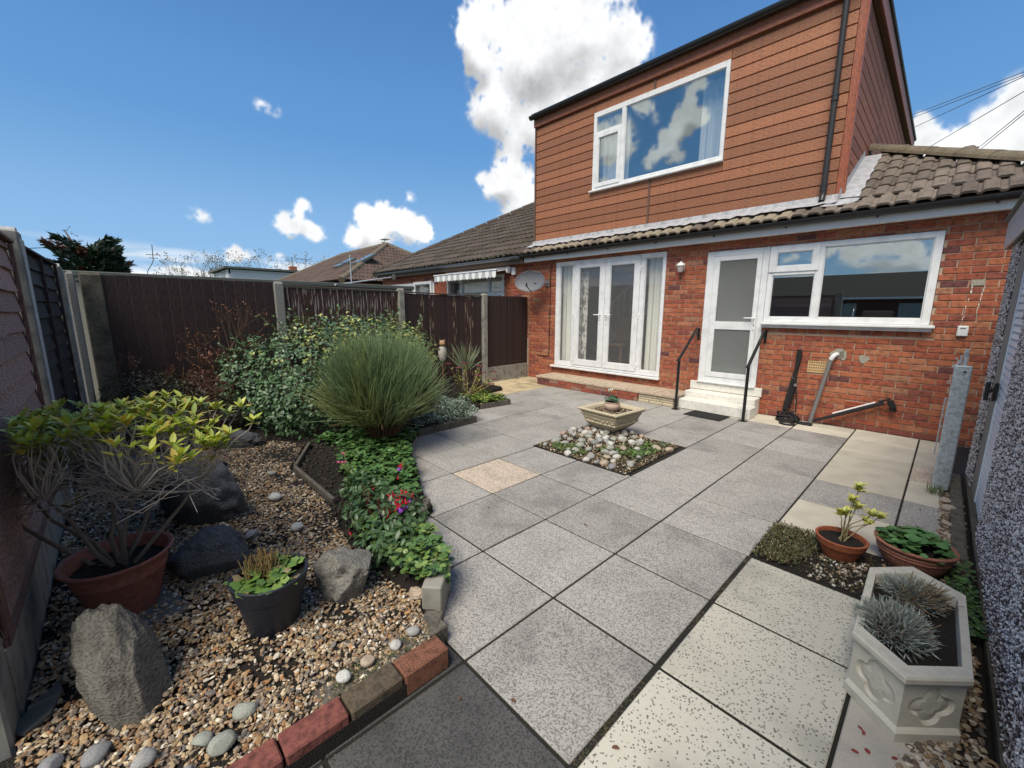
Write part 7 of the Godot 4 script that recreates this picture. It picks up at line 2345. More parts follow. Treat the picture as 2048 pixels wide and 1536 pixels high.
func pot_plants() -> void:
	# cut stalks and ivy in the blue pot
	var iv := thing("trailing_ivy", "yellow green ivy leaves covering the soil of the dark blue pot", "ivy")
	var dc := Vector3(-2.0, 0.318, 6.525)
	var il := MB.new()
	var m := il.vert(Vector3(0, 0.012, -0.002), Vector3(0, 0, 1))
	for k in 11:
		var a := TAU * k / 10.0
		var rr := 0.022 * (1.0 + 0.16 * cos(a * 5.0))
		il.vert(Vector3(sin(a) * rr, 0.017 + cos(a) * rr, 0.002 * sin(a * 3.0)), Vector3(sin(a) * 0.15, 0, 1).normalized())
	for k in 10: il.tri(m, m + 1 + k, m + 2 + k)
	var ilm := il.mesh()
	for i in 120:
		var a := rf(0, TAU)
		var r := sqrt(rng.randf()) * 0.142
		part("leaf", ilm, M["ivy_%d" % pick([0, 0, 0, 1, 1, 2, 3])], iv, Transform3D(Basis(Vector3.UP, rf(0, TAU)) * Basis(Vector3(1, 0, 0), -PI / 2 + rf(-0.2, 0.7)) * Basis().scaled_local(Vector3.ONE * rf(0.65, 1.15)), dc + Vector3(cos(a) * r, rf(0.002, 0.03), sin(a) * r)))
	var stx := []
	var stb := MB.new()
	stb.tube([Vector3.ZERO, Vector3(0.006, 0.5, 0), Vector3(0.015, 1, 0)], [0.0028, 0.0025, 0.002], 4)
	for i in 110:
		var q := Vector3(-0.055 + rng.randfn() * 0.028, -0.01, 0.015 + rng.randfn() * 0.03)
		stx.append(Transform3D(basis_y(Vector3(q.x * 1.2 + 0.07, 1, q.z * 1.2 - 0.02) + rv(0.16), rf(0, 6)).scaled_local(Vector3(1, rf(0.07, 0.125), 1)), dc + q))
	var cs := []
	for i in stx.size(): cs.append(Color(0.30, 0.19, 0.08).lerp(Color(0.20, 0.15, 0.06), rng.randf()) * rf(0.7, 1.3))
	tag(many("cut_stalks", stb.mesh(), M.blade_mixed, stx, cs), "clump of cut straw coloured stalks in the dark blue pot", "grass")
	# cream-edged plant in the orange pot
	var ev := thing("variegated_shrub", "spindly young plant with cream edged leaf clusters in the orange pot", "shrub")
	var rc := Vector3(-0.271, 0.11, 3.755)
	var tips := [Vector3(-0.228, 0.452, 3.668), Vector3(-0.250, 0.372, 3.711), Vector3(-0.151, 0.285, 3.632), Vector3(-0.117, 0.27, 3.60), Vector3(-0.272, 0.30, 3.754), Vector3(-0.167, 0.237, 3.66), Vector3(-0.225, 0.33, 3.69), Vector3(-0.295, 0.285, 3.76)]
	var sb := MB.new()
	for i in tips.size():
		var t: Vector3 = tips[i]
		var f := rc + Vector3(rf(-0.02, 0.03), 0, rf(-0.03, 0.02))
		sb.tube([f - Vector3(0, 0.02, 0), f.lerp(t, 0.45) + Vector3(rf(-0.012, 0.012), 0.02, rf(-0.012, 0.012)), f.lerp(t, 0.8) + rv(0.006), t], [0.004, 0.0035, 0.0028, 0.002], 5)
	pb("stem", sb, mat("stem_buff", Color(0.26, 0.22, 0.11), 0.8), ev)
	var cl := leaf(0.048, 0.027, 0.25, 0.3, 3, 0.45)
	var hl := leaf(0.034, 0.010, 0.25, 0.3, 3, 0.45)
	for i in hl.v.size(): hl.v[i] += Vector3(0, 0.002, 0.0012)
	var am := cl.mesh(M.cream_leaf)
	var arr := hl.mesh().surface_get_arrays(0)
	am.add_surface_from_arrays(Mesh.PRIMITIVE_TRIANGLES, arr)
	am.surface_set_material(1, M.cream_leaf_heart)
	for i in tips.size():
		for lvl in ([0, 1, 2] if i == 0 else [0, 1]):
			for k in 6:
				var a = TAU * k / 6.0 + lvl * 0.5 + rf(-0.2, 0.2)
				part("leaf", am, null, ev, Transform3D(Basis(Vector3.UP, a) * Basis(Vector3(1, 0, 0), -rf(0.35, 1.25)) * Basis().scaled_local(Vector3.ONE * rf(0.8, 1.2)), (tips[i] as Vector3) - Vector3(0, lvl * 0.017, 0)))
	# round leaves in the wide bowl
	var vi := thing("violet_plant", "mound of round green leaves filling the wide terracotta bowl", "violet")
	var vl := round_leaf(0.029).mesh()
	var wc := Vector3(0.054, 0.15, 3.575)
	for i in 165:
		var a := rf(0, TAU)
		var r := sqrt(rng.randf()) * 0.192
		part("leaf", vl, M["violet_%d" % (rng.randi() % 4)], vi, Transform3D(Basis(Vector3.UP, atan2(cos(a), sin(a)) + rf(-0.6, 0.6)) * Basis(Vector3(1, 0, 0), -PI / 2 + rf(-0.45, 0.45)) * Basis().scaled_local(Vector3.ONE * rf(0.6, 1.1)), wc + Vector3(cos(a) * r, 0.075 - r * r * 1.7 + rf(-0.03, 0.014), sin(a) * r)))
	var flw := MB.new()
	for k in 5: flw.append(leaf(0.012, 0.010, 0.1, 0.1), Transform3D(Basis(Vector3.UP, TAU * k / 5.0) * Basis(Vector3(1, 0, 0), -1.1), Vector3(0.055, 0.225, 3.585)))
	pb("flower", flw, M.petal_white, vi)
	# lavenders in the planter
	var lav := leaf(1.0, 0.13, 0.2, 0.15, 2).mesh()
	for q in [[Vector3(0.02, 0.235, 4.74), Vector3(0.12, 0.085, 0.15), 1700, "silver grey lavender cushion at the near end of the stone trough"], [Vector3(0.06, 0.235, 4.42), Vector3(0.11, 0.07, 0.11), 800, "half dead lavender with bare stems at the far end of the stone trough"]]:
		var o := thing("lavender", q[3], "lavender")
		var sx := []
		var sc := []
		for i in q[2]:
			var d := Vector3(rng.randfn(), absf(rng.randfn()) * 0.9 + 0.05, rng.randfn()).normalized()
			var p: Vector3 = q[0] + d * q[1] * rf(0.55, 1.0)
			sx.append(Transform3D(basis_y(d + Vector3.UP * 0.3 + rv(0.6), rf(0, 6)).scaled_local(Vector3(1, 1, 1) * rf(0.026, 0.044)), p))
			sc.append(Color(0.24, 0.27, 0.235).lerp(Color(0.38, 0.42, 0.39), rng.randf()) * rf(0.6, 1.15))
		many("foliage", lav, M.blade_mixed, sx, sc, o)
		var dead := []
		var dcl := []
		var nd := 40 if q[2] > 1000 else 150
		for i in nd:
			var a := rf(0, TAU)
			var side := Vector3(cos(a), rf(0.25, 1.0), sin(a))
			if q[2] < 1000: side = Vector3(rf(0.1, 1.0), rf(0.25, 0.9), rf(-0.6, 0.7))
			dead.append(Transform3D(basis_y(side, rf(0, 6)).scaled_local(Vector3(0.9, rf(0.07, 0.14), 0.9)), q[0] + Vector3(rf(-0.05, 0.05), -0.01, rf(-0.05, 0.05))))
			dcl.append(Color(0.26, 0.19, 0.11) * rf(0.6, 1.3))
		many("dry_stems", stb.mesh(), M.blade_mixed, dead, dcl, o)
	# dry pinkish plant in the black pot
	var dry := thing("dry_plant", "dry pinkish brown twiggy plant in the small black pot", "plant")
	var db := MB.new()
	var dt := []
	for i in 12: branch(db, Vector3(-3.98 + rf(-0.06, 0.06), 0.22, 6.50 + rf(-0.06, 0.06)), Vector3(rf(-0.5, 0.5), 1, rf(-0.5, 0.5)).normalized(), rf(0.08, 0.15), 0.003, 1, dt, 0.7)
	pb("twigs", db, mat("twig_pink", Color(0.25, 0.13, 0.12), 0.9), dry)
	var dx := []
	var dcs := []
	for t in dt:
		for k in 5:
			dx.append(Transform3D(Basis.from_euler(rv(3)).scaled_local(Vector3.ONE * rf(0.012, 0.025)), t[0] + rv(0.04)))
			dcs.append(Color(0.28, 0.14, 0.12) * rf(0.7, 1.3))
	many("foliage", leaf(1.0, 0.4, 0.1, 0.3, 2).mesh(), M.leaf_mixed, dx, dcs, dry)

func bed_plants() -> void:
	var rl := round_leaf(0.5).mesh()
	var green := [Color(0.055, 0.125, 0.035), Color(0.075, 0.16, 0.045), Color(0.04, 0.095, 0.03), Color(0.10, 0.18, 0.05)]
	var bump := func(p: Vector2) -> float: return 0.13 + 0.07 * noise.get_noise_2d(p.x * 30, p.y * 30)
	cover("ground_cover", "carpet of small round green leaves under the broom bush", "ground cover", PackedVector2Array([Vector2(-4.75, 5.45), Vector2(-4.35, 5.30), Vector2(-3.75, 5.55), Vector2(-3.0, 5.66), Vector2(-2.55, 5.60), Vector2(-2.72, 5.30), Vector2(-3.3, 5.02), Vector2(-3.8, 4.76), Vector2(-4.2, 4.40), Vector2(-4.9, 4.6)]), 4200, rl, 0.03, 0.055, bump, green)
	cover("ground_cover", "green leaves spilling over the upright concrete block at the patio corner", "ground cover", PackedVector2Array([Vector2(-2.45, 5.62), Vector2(-2.05, 5.63), Vector2(-1.72, 5.72), Vector2(-1.60, 5.83), Vector2(-1.66, 5.93), Vector2(-1.95, 5.96), Vector2(-2.4, 5.95)]), 1300, rl, 0.024, 0.046, func(p: Vector2) -> float: return 0.22 + 0.07 * noise.get_noise_2d(p.x * 40, p.y * 40), [Color(0.09, 0.17, 0.045), Color(0.12, 0.22, 0.06), Color(0.07, 0.14, 0.04), Color(0.17, 0.24, 0.06)])
	cover("ground_cover", "creeping silver grey foliage hanging over the kerb", "ground cover", PackedVector2Array([Vector2(-4.30, 4.38), Vector2(-4.26, 3.9), Vector2(-4.28, 3.38), Vector2(-4.7, 3.25), Vector2(-5.15, 3.4), Vector2(-5.1, 4.0), Vector2(-4.7, 4.35)]), 4200, leaf(1.0, 0.5, 0.2, 0.3, 2).mesh(), 0.018, 0.034, func(p: Vector2) -> float: return 0.15 + 0.10 * smoothstep(-4.25, -4.7, p.x) + 0.06 * noise.get_noise_2d(p.x * 30, p.y * 30), [Color(0.23, 0.30, 0.24), Color(0.30, 0.36, 0.31), Color(0.17, 0.24, 0.17), Color(0.13, 0.19, 0.10)], 1.3)
	cover("golden_marjoram", "low golden green herb at the far end of the bed", "herb", PackedVector2Array([Vector2(-4.84, 2.86), Vector2(-4.80, 2.38), Vector2(-5.5, 2.36), Vector2(-5.45, 2.9)]), 1500, rl, 0.025, 0.045, func(p: Vector2) -> float: return 0.13 + 0.07 * noise.get_noise_2d(p.x * 40, p.y * 40), [Color(0.20, 0.27, 0.05), Color(0.13, 0.22, 0.05), Color(0.30, 0.34, 0.07), Color(0.08, 0.15, 0.04)])
	cover("rust_foliage", "small rusty brown patch of foliage among the silver leaves", "ground cover", PackedVector2Array([Vector2(-4.72, 4.1), Vector2(-4.6, 3.85), Vector2(-4.9, 3.7), Vector2(-5.0, 4.0)]), 400, leaf(1.0, 0.4, 0.2, 0.3, 2).mesh(), 0.02, 0.04, func(p: Vector2) -> float: return 0.27, [Color(0.18, 0.10, 0.04), Color(0.12, 0.07, 0.03)], 1.4)
	# fuchsia with its flowers
	var fu := thing("fuchsia", "fuchsia with dark green leaves and red and purple flowers at the bed edge", "fuchsia")
	var blobs := [[Vector3(-2.42, 0.20, 5.80), Vector3(0.30, 0.17, 0.20)], [Vector3(-2.75, 0.20, 5.72), Vector3(0.28, 0.18, 0.16)], [Vector3(-2.12, 0.17, 5.86), Vector3(0.24, 0.13, 0.18)], [Vector3(-2.28, 0.22, 5.70), Vector3(0.2, 0.16, 0.16)]]
	var fh := func(p: Vector3) -> Color: return Color(0.040, 0.085, 0.032).lerp(Color(0.075, 0.135, 0.05), rng.randf()) * rf(0.75, 1.3)
	var fl: Array = blob_leaves(blobs, 1500, fh, 0.030, 0.056, 0.5, 0.7)
	many("foliage", leaf(1.0, 0.52, 0.2, 0.3, 3, 0.5).mesh(), M.leaf_mixed, fl[0], fl[1], fu)
	var fs := MB.new()
	var tips := []
	for i in 22: branch(fs, Vector3(-2.4 + rf(-0.15, 0.15), 0.08, 5.8 + rf(-0.06, 0.06)), Vector3(rf(-1, 1), 0.8, rf(-0.6, 0.6)).normalized(), rf(0.13, 0.2), 0.004, 1, tips, 0.5)
	pb("stems", fs, mat("stem_red", Color(0.16, 0.035, 0.03), 0.7), fu)
	var sep := leaf(0.030, 0.010, 0.1, -0.25, 3)
	var skirt := MB.new()
	skirt.lathe([Vector2(0.004, 0.0), Vector2(0.010, -0.008), Vector2(0.013, -0.022), Vector2(0.011, -0.021), Vector2(0.008, -0.008)], 9)
	for q in [[-2.356, 0.29, 5.737], [-2.318, 0.30, 5.661], [-2.284, 0.29, 5.722], [-2.244, 0.30, 5.656], [-2.225, 0.28, 5.763], [-2.216, 0.29, 5.731], [-2.192, 0.30, 5.728], [-2.349, 0.22, 5.83], [-2.63, 0.36, 5.52], [-2.30, 0.32, 5.69]]:
		var f := Node3D.new()
		f.name = called("flower"); fu.add_child(f)
		f.transform = Transform3D(Basis.from_euler(Vector3(rf(-0.5, 0.5), rf(0, 6), rf(-0.5, 0.5))) * Basis().scaled_local(Vector3.ONE * rf(1.1, 1.6)), Vector3(q[0] + 0.02, q[1] + 0.045, q[2]))
		var tube := MB.new()
		tube.tube([Vector3(0, 0.03, 0), Vector3(0, 0.012, 0), Vector3(0, 0, 0)], [0.0025, 0.0045, 0.006], 7)
		for k in 4: tube.append(sep, Transform3D(Basis(Vector3.UP, TAU * k / 4.0) * Basis(Vector3(1, 0, 0), -1.75), Vector3(0, 0.001, 0)))
		pb("sepals", tube, M.petal_red, f)
		pb("skirt", skirt, M.petal_purple, f)
	for q in [[-2.357, 0.31, 5.69], [-2.277, 0.27, 5.785], [-2.303, 0.23, 5.785], [-2.15, 0.19, 5.87], [-2.13, 0.15, 5.95], [-2.42, 0.14, 5.985], [-2.55, 0.33, 5.76], [-2.60, 0.33, 5.55]]:
		var bd := MB.new()
		bd.lathe([Vector2(0, -0.014), Vector2(0.006, -0.008), Vector2(0.0075, 0.0), Vector2(0.005, 0.010), Vector2(0.0015, 0.016), Vector2(0.0015, 0.03)], 9)
		pb("bud", bd, M.petal_red, fu, Transform3D(Basis.from_euler(rv(0.6)), Vector3(q[0], q[1], q[2])))
	# pink geranium
	var ge := thing("geranium", "small pink flowered geranium on the bare soil beside the edging strip", "geranium")
	var gs := MB.new()
	for q in [Vector3(-3.30, 0.36, 5.66), Vector3(-3.204, 0.33, 5.74), Vector3(-3.175, 0.33, 5.71)]:
		gs.tube([Vector3(-3.1, 0.08, 5.62), Vector3(-3.13, 0.22, 5.66), q], [0.006, 0.005, 0.003], 5)
		var ff := MB.new()
		for k in 14: ff.append(leaf(0.016, 0.012, 0.1, 0.2, 2), Transform3D(Basis.from_euler(rv(1.2)), q + rv(0.012)))
		pb("flower", ff, M.petal_pink, ge)
	pb("stem", gs, M.stem_green, ge)
	for i in 16: part("leaf", round_leaf(0.024).mesh() if i == 0 else ge.get_node("leaf_g").mesh, M["ivy_%d" % (rng.randi() % 3)], ge, Transform3D(Basis.from_euler(rv(1.2)), Vector3(-3.14 + rf(-0.09, 0.12), 0.24 + rf(-0.05, 0.05), 5.66 + rf(-0.08, 0.06)))).name = "leaf_g" if i == 0 else "leaf_g%d" % i
	# sedum with flat dark red heads
	var se := thing("sedum", "sedum with yellowing leaves and flat dark red flower heads", "sedum")
	var sb := MB.new()
	var lx := []
	var lc := []
	var k := 0
	for q in [[-5.35, 3.02, 0.62], [-5.5, 2.8, 0.66], [-5.7, 2.62, 0.62], [-5.5, 2.45, 0.58], [-5.3, 2.55, 0.50], [-5.2, 2.75, 0.48], [-5.75, 2.3, 0.55], [-5.45, 2.2, 0.46], [-5.3, 2.3, 0.36], [-5.6, 3.05, 0.66], [-5.25, 2.42, 0.30]]:
		var top := Vector3(q[0] + 0.1, q[2], q[1])
		var foot := Vector3(-5.5 + rf(-0.15, 0.15), 0.07, 2.68 + rf(-0.15, 0.15))
		sb.tube([foot, foot.lerp(top, 0.5) + Vector3(0.03, 0.02, 0), top], [0.007, 0.006, 0.004], 5)
		var head := MB.new()
		for i in 60:
			var a := rf(0, TAU)
			var r := sqrt(rng.randf()) * 0.055
			head.append(ball(0), Transform3D(Basis().scaled_local(Vector3.ONE * rf(0.005, 0.009)), top + Vector3(cos(a) * r, 0.02 - r * r * 4.0, sin(a) * r)))
		pb("flower_head", head, mat("sedum_red", Color(0.15, 0.035, 0.045), 0.8), se)
		for i in 26:
			var t := rf(0.1, 0.92)
			lx.append(Transform3D(basis_y(Vector3(rf(-1, 1), 0.5, rf(-1, 1)), rf(0, 6)).scaled_local(Vector3.ONE * rf(0.03, 0.055)), foot.lerp(top, t) + rv(0.012)))
			lc.append(Color(0.36, 0.31, 0.06).lerp(Color(0.14, 0.17, 0.04), rng.randf()) * rf(0.7, 1.2))
	pb("stems", sb, mat("stem_tan", Color(0.30, 0.22, 0.10), 0.8), se)
	many("foliage", leaf(1.0, 0.5, 0.2, 0.2, 3).mesh(), M.leaf_mixed, lx, lc, se)
	# spiky cordyline
	var co := thing("cordyline", "spiky plant with a fan of narrow sword leaves in front of the brown fence", "cordyline")
	var sw := MB.new()
	for i in 5:
		var t := i / 4.0
		var w: float = [0.011, 0.016, 0.013, 0.008, 0.0005][i]
		for s in [-1.0, 0.0, 1.0]: sw.vert(Vector3(s * w, t * 0.58, 0.004 * absf(s) - 0.10 * t * t), Vector3(-s * 0.3, 0.2 * t, 1).normalized())
	for i in 4:
		for s in 2:
			var q: int = i * 3 + s
			sw.tri(q, q + 1, q + 3); sw.tri(q + 1, q + 4, q + 3)
	var swm := sw.mesh()
	for i in 54:
		var a := rf(0, TAU)
		var e := rf(0.1, 1.25)
		part("sword_leaf", swm, leafmat("sword_%d" % (i % 3), [Color(0.12, 0.15, 0.08), Color(0.17, 0.19, 0.12), Color(0.09, 0.115, 0.065)][i % 3], 0.5, 0.15), co, Transform3D(basis_y(Vector3(sin(e) * cos(a), cos(e), sin(e) * sin(a)), rf(-0.5, 0.5)).scaled_local(Vector3(1, rf(0.8, 1.1), 1)), Vector3(-6.0, 0.42, 2.35)))
	var tk := MB.new()
	tk.tube([Vector3(-6.0, 0.05, 2.35), Vector3(-6.0, 0.45, 2.35)], [0.035, 0.03], 8)
	pb("trunk", tk, M.bark_grey, co)
	# small garden ornament
	var ow := thing("garden_ornament", "small white and orange bird shaped ornament in front of the brown fence", "ornament")
	var ob := MB.new()
	ob.lathe([Vector2(0, 0.62), Vector2(0.05, 0.62), Vector2(0.075, 0.70), Vector2(0.078, 0.78), Vector2(0.06, 0.86), Vector2(0, 0.88)], 16)
	pb("body", ob, mat("ornament_white", Color(0.55, 0.52, 0.46), 0.8, T.lichen, 9.0), ow, Transform3D(Basis(), Vector3(-6.3, 0, 2.60)))
	var oh := MB.new()
	oh.append(ball(2), Transform3D(Basis().scaled_local(Vector3(0.055, 0.06, 0.055)), Vector3(-6.3, 0.93, 2.60)))
	oh.tube([Vector3(-6.25, 0.93, 2.62), Vector3(-6.215, 0.92, 2.63)], [0.014, 0.003], 6)
	for s in [-1.0, 1.0]: oh.tube([Vector3(-6.3 + s * 0.025, 0.97, 2.6 - s * 0.025), Vector3(-6.3 + s * 0.032, 1.01, 2.6 - s * 0.032)], [0.014, 0.003], 5)
	pb("head", oh, mat("ornament_orange", Color(0.36, 0.22, 0.12), 0.8), ow)
	var op := MB.new()
	op.tube([Vector3(-6.3, 0.05, 2.60), Vector3(-6.3, 0.62, 2.60)], 0.014, 6)
	pb("stake", op, M.stem_brown, ow)
	# moss and weeds of the two open patches
	var ml := leaf(1.0, 0.45, 0.2, 0.4, 2).mesh()
	cover("moss_patch", "olive brown mossy sedum mat in the open square beside the orange pot", "moss", PackedVector2Array([Vector2(-0.665, 4.15), Vector2(-0.665, 3.58), Vector2(-0.42, 3.56), Vector2(-0.36, 3.75), Vector2(-0.40, 3.95), Vector2(-0.47, 4.15)]), 3600, ml, 0.010, 0.020, func(p: Vector2) -> float: return 0.018 + 0.02 * absf(noise.get_noise_2d(p.x * 60, p.y * 60)), [Color(0.075, 0.075, 0.030), Color(0.11, 0.095, 0.04), Color(0.06, 0.08, 0.03), Color(0.15, 0.12, 0.055)], 1.5)
	cover("moss_patch", "moss between the white pebbles of the square patch by the pots", "moss", PackedVector2Array([Vector2(-0.47, 4.15), Vector2(-0.36, 3.8), Vector2(-0.1, 3.6), Vector2(-0.09, 4.15)]), 900, ml, 0.008, 0.016, func(_p: Vector2) -> float: return 0.012, [Color(0.05, 0.05, 0.022), Color(0.09, 0.075, 0.035)], 1.5)
	var sp := MB.new()
	sp.box(Vector3(-0.376, -0.02, 3.862), Vector3(0.59, 0.03, 0.59))
	pb("moss_square", sp, M.soil).set_meta("kind", "structure")
	var wx := []
	var wcs := []
	for i in 420:
		var p := Vector2(rf(-0.5, 0.12), rf(3.75, 4.15))
		if p.x < -0.36 and rng.randf() < 0.8: continue
		var s := rf(0.006, 0.013)
		wx.append(Transform3D(Basis.from_euler(rv(3)).scaled_local(Vector3(s, s * 0.7, s * 0.8)), Vector3(p.x, 0.002, p.y)))
		wcs.append((pick([Color(0.55, 0.5, 0.42), Color(0.36, 0.27, 0.18), Color(0.2, 0.14, 0.1), Color(0.62, 0.6, 0.55)]) as Color) * rf(0.7, 1.1))
	tag(many("patch_pebbles", stone(1, 64, 0.2, 2).mesh(), M.gravel, wx, wcs), "small pale pebbles on the dark soil between the orange pot and the stone trough", "pebbles")
	cover("ground_cover", "green creeping plants between the cobbles of the square patch", "ground cover", PackedVector2Array([Vector2(-2.62, 2.75), Vector2(-2.2, 2.55), Vector2(-1.95, 2.75), Vector2(-2.0, 3.15), Vector2(-2.45, 3.25), Vector2(-2.62, 3.0)]), 2600, rl, 0.010, 0.022, func(p: Vector2) -> float: return 0.035 + 0.02 * noise.get_noise_2d(p.x * 60, p.y * 60), [Color(0.09, 0.16, 0.04), Color(0.13, 0.20, 0.05), Color(0.06, 0.11, 0.03)], 1.0)
	cover("ground_cover", "patch of green weeds at the near edge of the cobbles", "ground cover", PackedVector2Array([Vector2(-2.95, 3.4), Vector2(-2.75, 3.25), Vector2(-2.45, 3.4), Vector2(-2.55, 3.52), Vector2(-2.85, 3.54)]), 700, rl, 0.010, 0.022, func(_p: Vector2) -> float: return 0.03, [Color(0.09, 0.15, 0.035), Color(0.16, 0.17, 0.05), Color(0.06, 0.11, 0.03)], 1.0)
	cover("ground_cover", "brown moss along the near and right edges of the cobble patch", "moss", PackedVector2Array([Vector2(-3.07, 3.57), Vector2(-3.07, 3.3), Vector2(-2.2, 3.35), Vector2(-2.0, 2.5), Vector2(-1.89, 2.4), Vector2(-1.89, 3.57)]), 2200, ml, 0.010, 0.02, func(_p: Vector2) -> float: return 0.016, [Color(0.10, 0.08, 0.035), Color(0.14, 0.105, 0.05), Color(0.075, 0.075, 0.03)], 1.4)
	# grass tufts and weeds
	var gb := leaf(1.0, 0.05, 0.2, 0.35, 3).mesh()
	for q in [[Vector3(0.14, 0, 2.02), 90, 0.09, "tuft of grass at the foot of the galvanised post"], [Vector3(-2.02, 0.01, 2.56), 70, 0.08, "tuft of grass at the back corner of the cobble patch"]]:
		var gx := []
		var gc := []
		for i in q[1]:
			gx.append(Transform3D(basis_y(Vector3(rf(-0.7, 0.7), 1, rf(-0.7, 0.7)), rf(0, 6)).scaled_local(Vector3.ONE * rf(0.6, 1.1) * q[2]), q[0] + Vector3(rf(-0.05, 0.05), 0, rf(-0.05, 0.05))))
			gc.append(Color(0.085, 0.13, 0.035) * rf(0.7, 1.4))
		tag(many("grass_tuft", gb, M.blade_mixed, gx, gc), q[3], "grass")
	cover("ground_cover", "green weeds between the stone trough and the garage wall", "weeds", PackedVector2Array([Vector2(0.20, 4.25), Vector2(0.20, 3.55), Vector2(0.30, 3.35), Vector2(0.32, 4.2)]), 420, rl, 0.014, 0.03, func(_p: Vector2) -> float: return 0.06, green)
	cover("moss_edging", "green moss on the sunken kerb behind the edging bricks", "moss", PackedVector2Array([Vector2(-1.52, 6.45), Vector2(-1.41, 6.48), Vector2(-1.41, 6.04), Vector2(-1.47, 6.0), Vector2(-1.50, 6.15)]), 1100, ml, 0.006, 0.013, func(_p: Vector2) -> float: return 0.098, [Color(0.06, 0.075, 0.02), Color(0.09, 0.10, 0.03), Color(0.05, 0.05, 0.02)], 1.5)
	# moss and litter in the slab joints
	var jx := []
	var jc := []
	var pt := Transform3D(Basis(Vector3.UP, -0.0111), LAT)
	for i in 2600:
		var along := rf(-4.5, 1.2)
		var p := Vector3(0.6 * (rng.randi() % 7 - 5) + rf(-0.005, 0.005), -0.006, along) if rng.randf() < 0.5 else Vector3(rf(-3.4, 1.2), -0.006, 0.6 * (rng.randi() % 9 - 7) + rf(-0.005, 0.005))
		if rng.randf() < 0.45: p = Vector3(0.6 + rf(-0.018, 0.012), -0.006, rf(-1.2, 1.2))
		if noise.get_noise_2d(p.x * 20, p.z * 20) < 0.0: continue
		jx.append(Transform3D(Basis.from_euler(rv(3)).scaled_local(Vector3.ONE * rf(0.002, 0.0055)), pt * p))
		jc.append((pick([Color(0.05, 0.055, 0.02), Color(0.07, 0.055, 0.03), Color(0.03, 0.025, 0.02), Color(0.03, 0.025, 0.02)]) as Color) * rf(0.7, 1.3))
	tag(many("joint_moss", stone(1, 65, 0.3, 1).mesh(), M.gravel, jx, jc), "specks of moss and grit in the joints of the paving", "moss")
	# fallen leaves
	var fm := leaf(1.0, 0.5, 0.3, 0.5, 3).mesh()
	var li := 0
	for q in [[-0.60, 5.80, "curled brown leaf on the cream slab in the right foreground"], [-1.14, 6.10, "reddish fallen leaf beside the corner of the edging bricks"], [-1.62, 4.62, "small brown leaf on the grey slab left of centre"], [-1.0, 5.95, "dry twig like leaf on the near grey slab"], [-2.3, 4.95, "brown leaf on the slab by the flower bed kerb"], [0.06, 2.52, "brown leaf on the narrow slab beside the garage kerb"]]:
		var o := part("fallen_leaf", fm, leafmat("dead_leaf", Color(0.13, 0.06, 0.03), 0.8, 0.1), self, Transform3D(Basis(Vector3.UP, rf(0, 6)) * Basis(Vector3(1, 0, 0), -PI / 2) * Basis().scaled_local(Vector3.ONE * rf(0.02, 0.035)), Vector3(q[0], 0.010, q[1])))
		tag(o, q[2], "leaf")

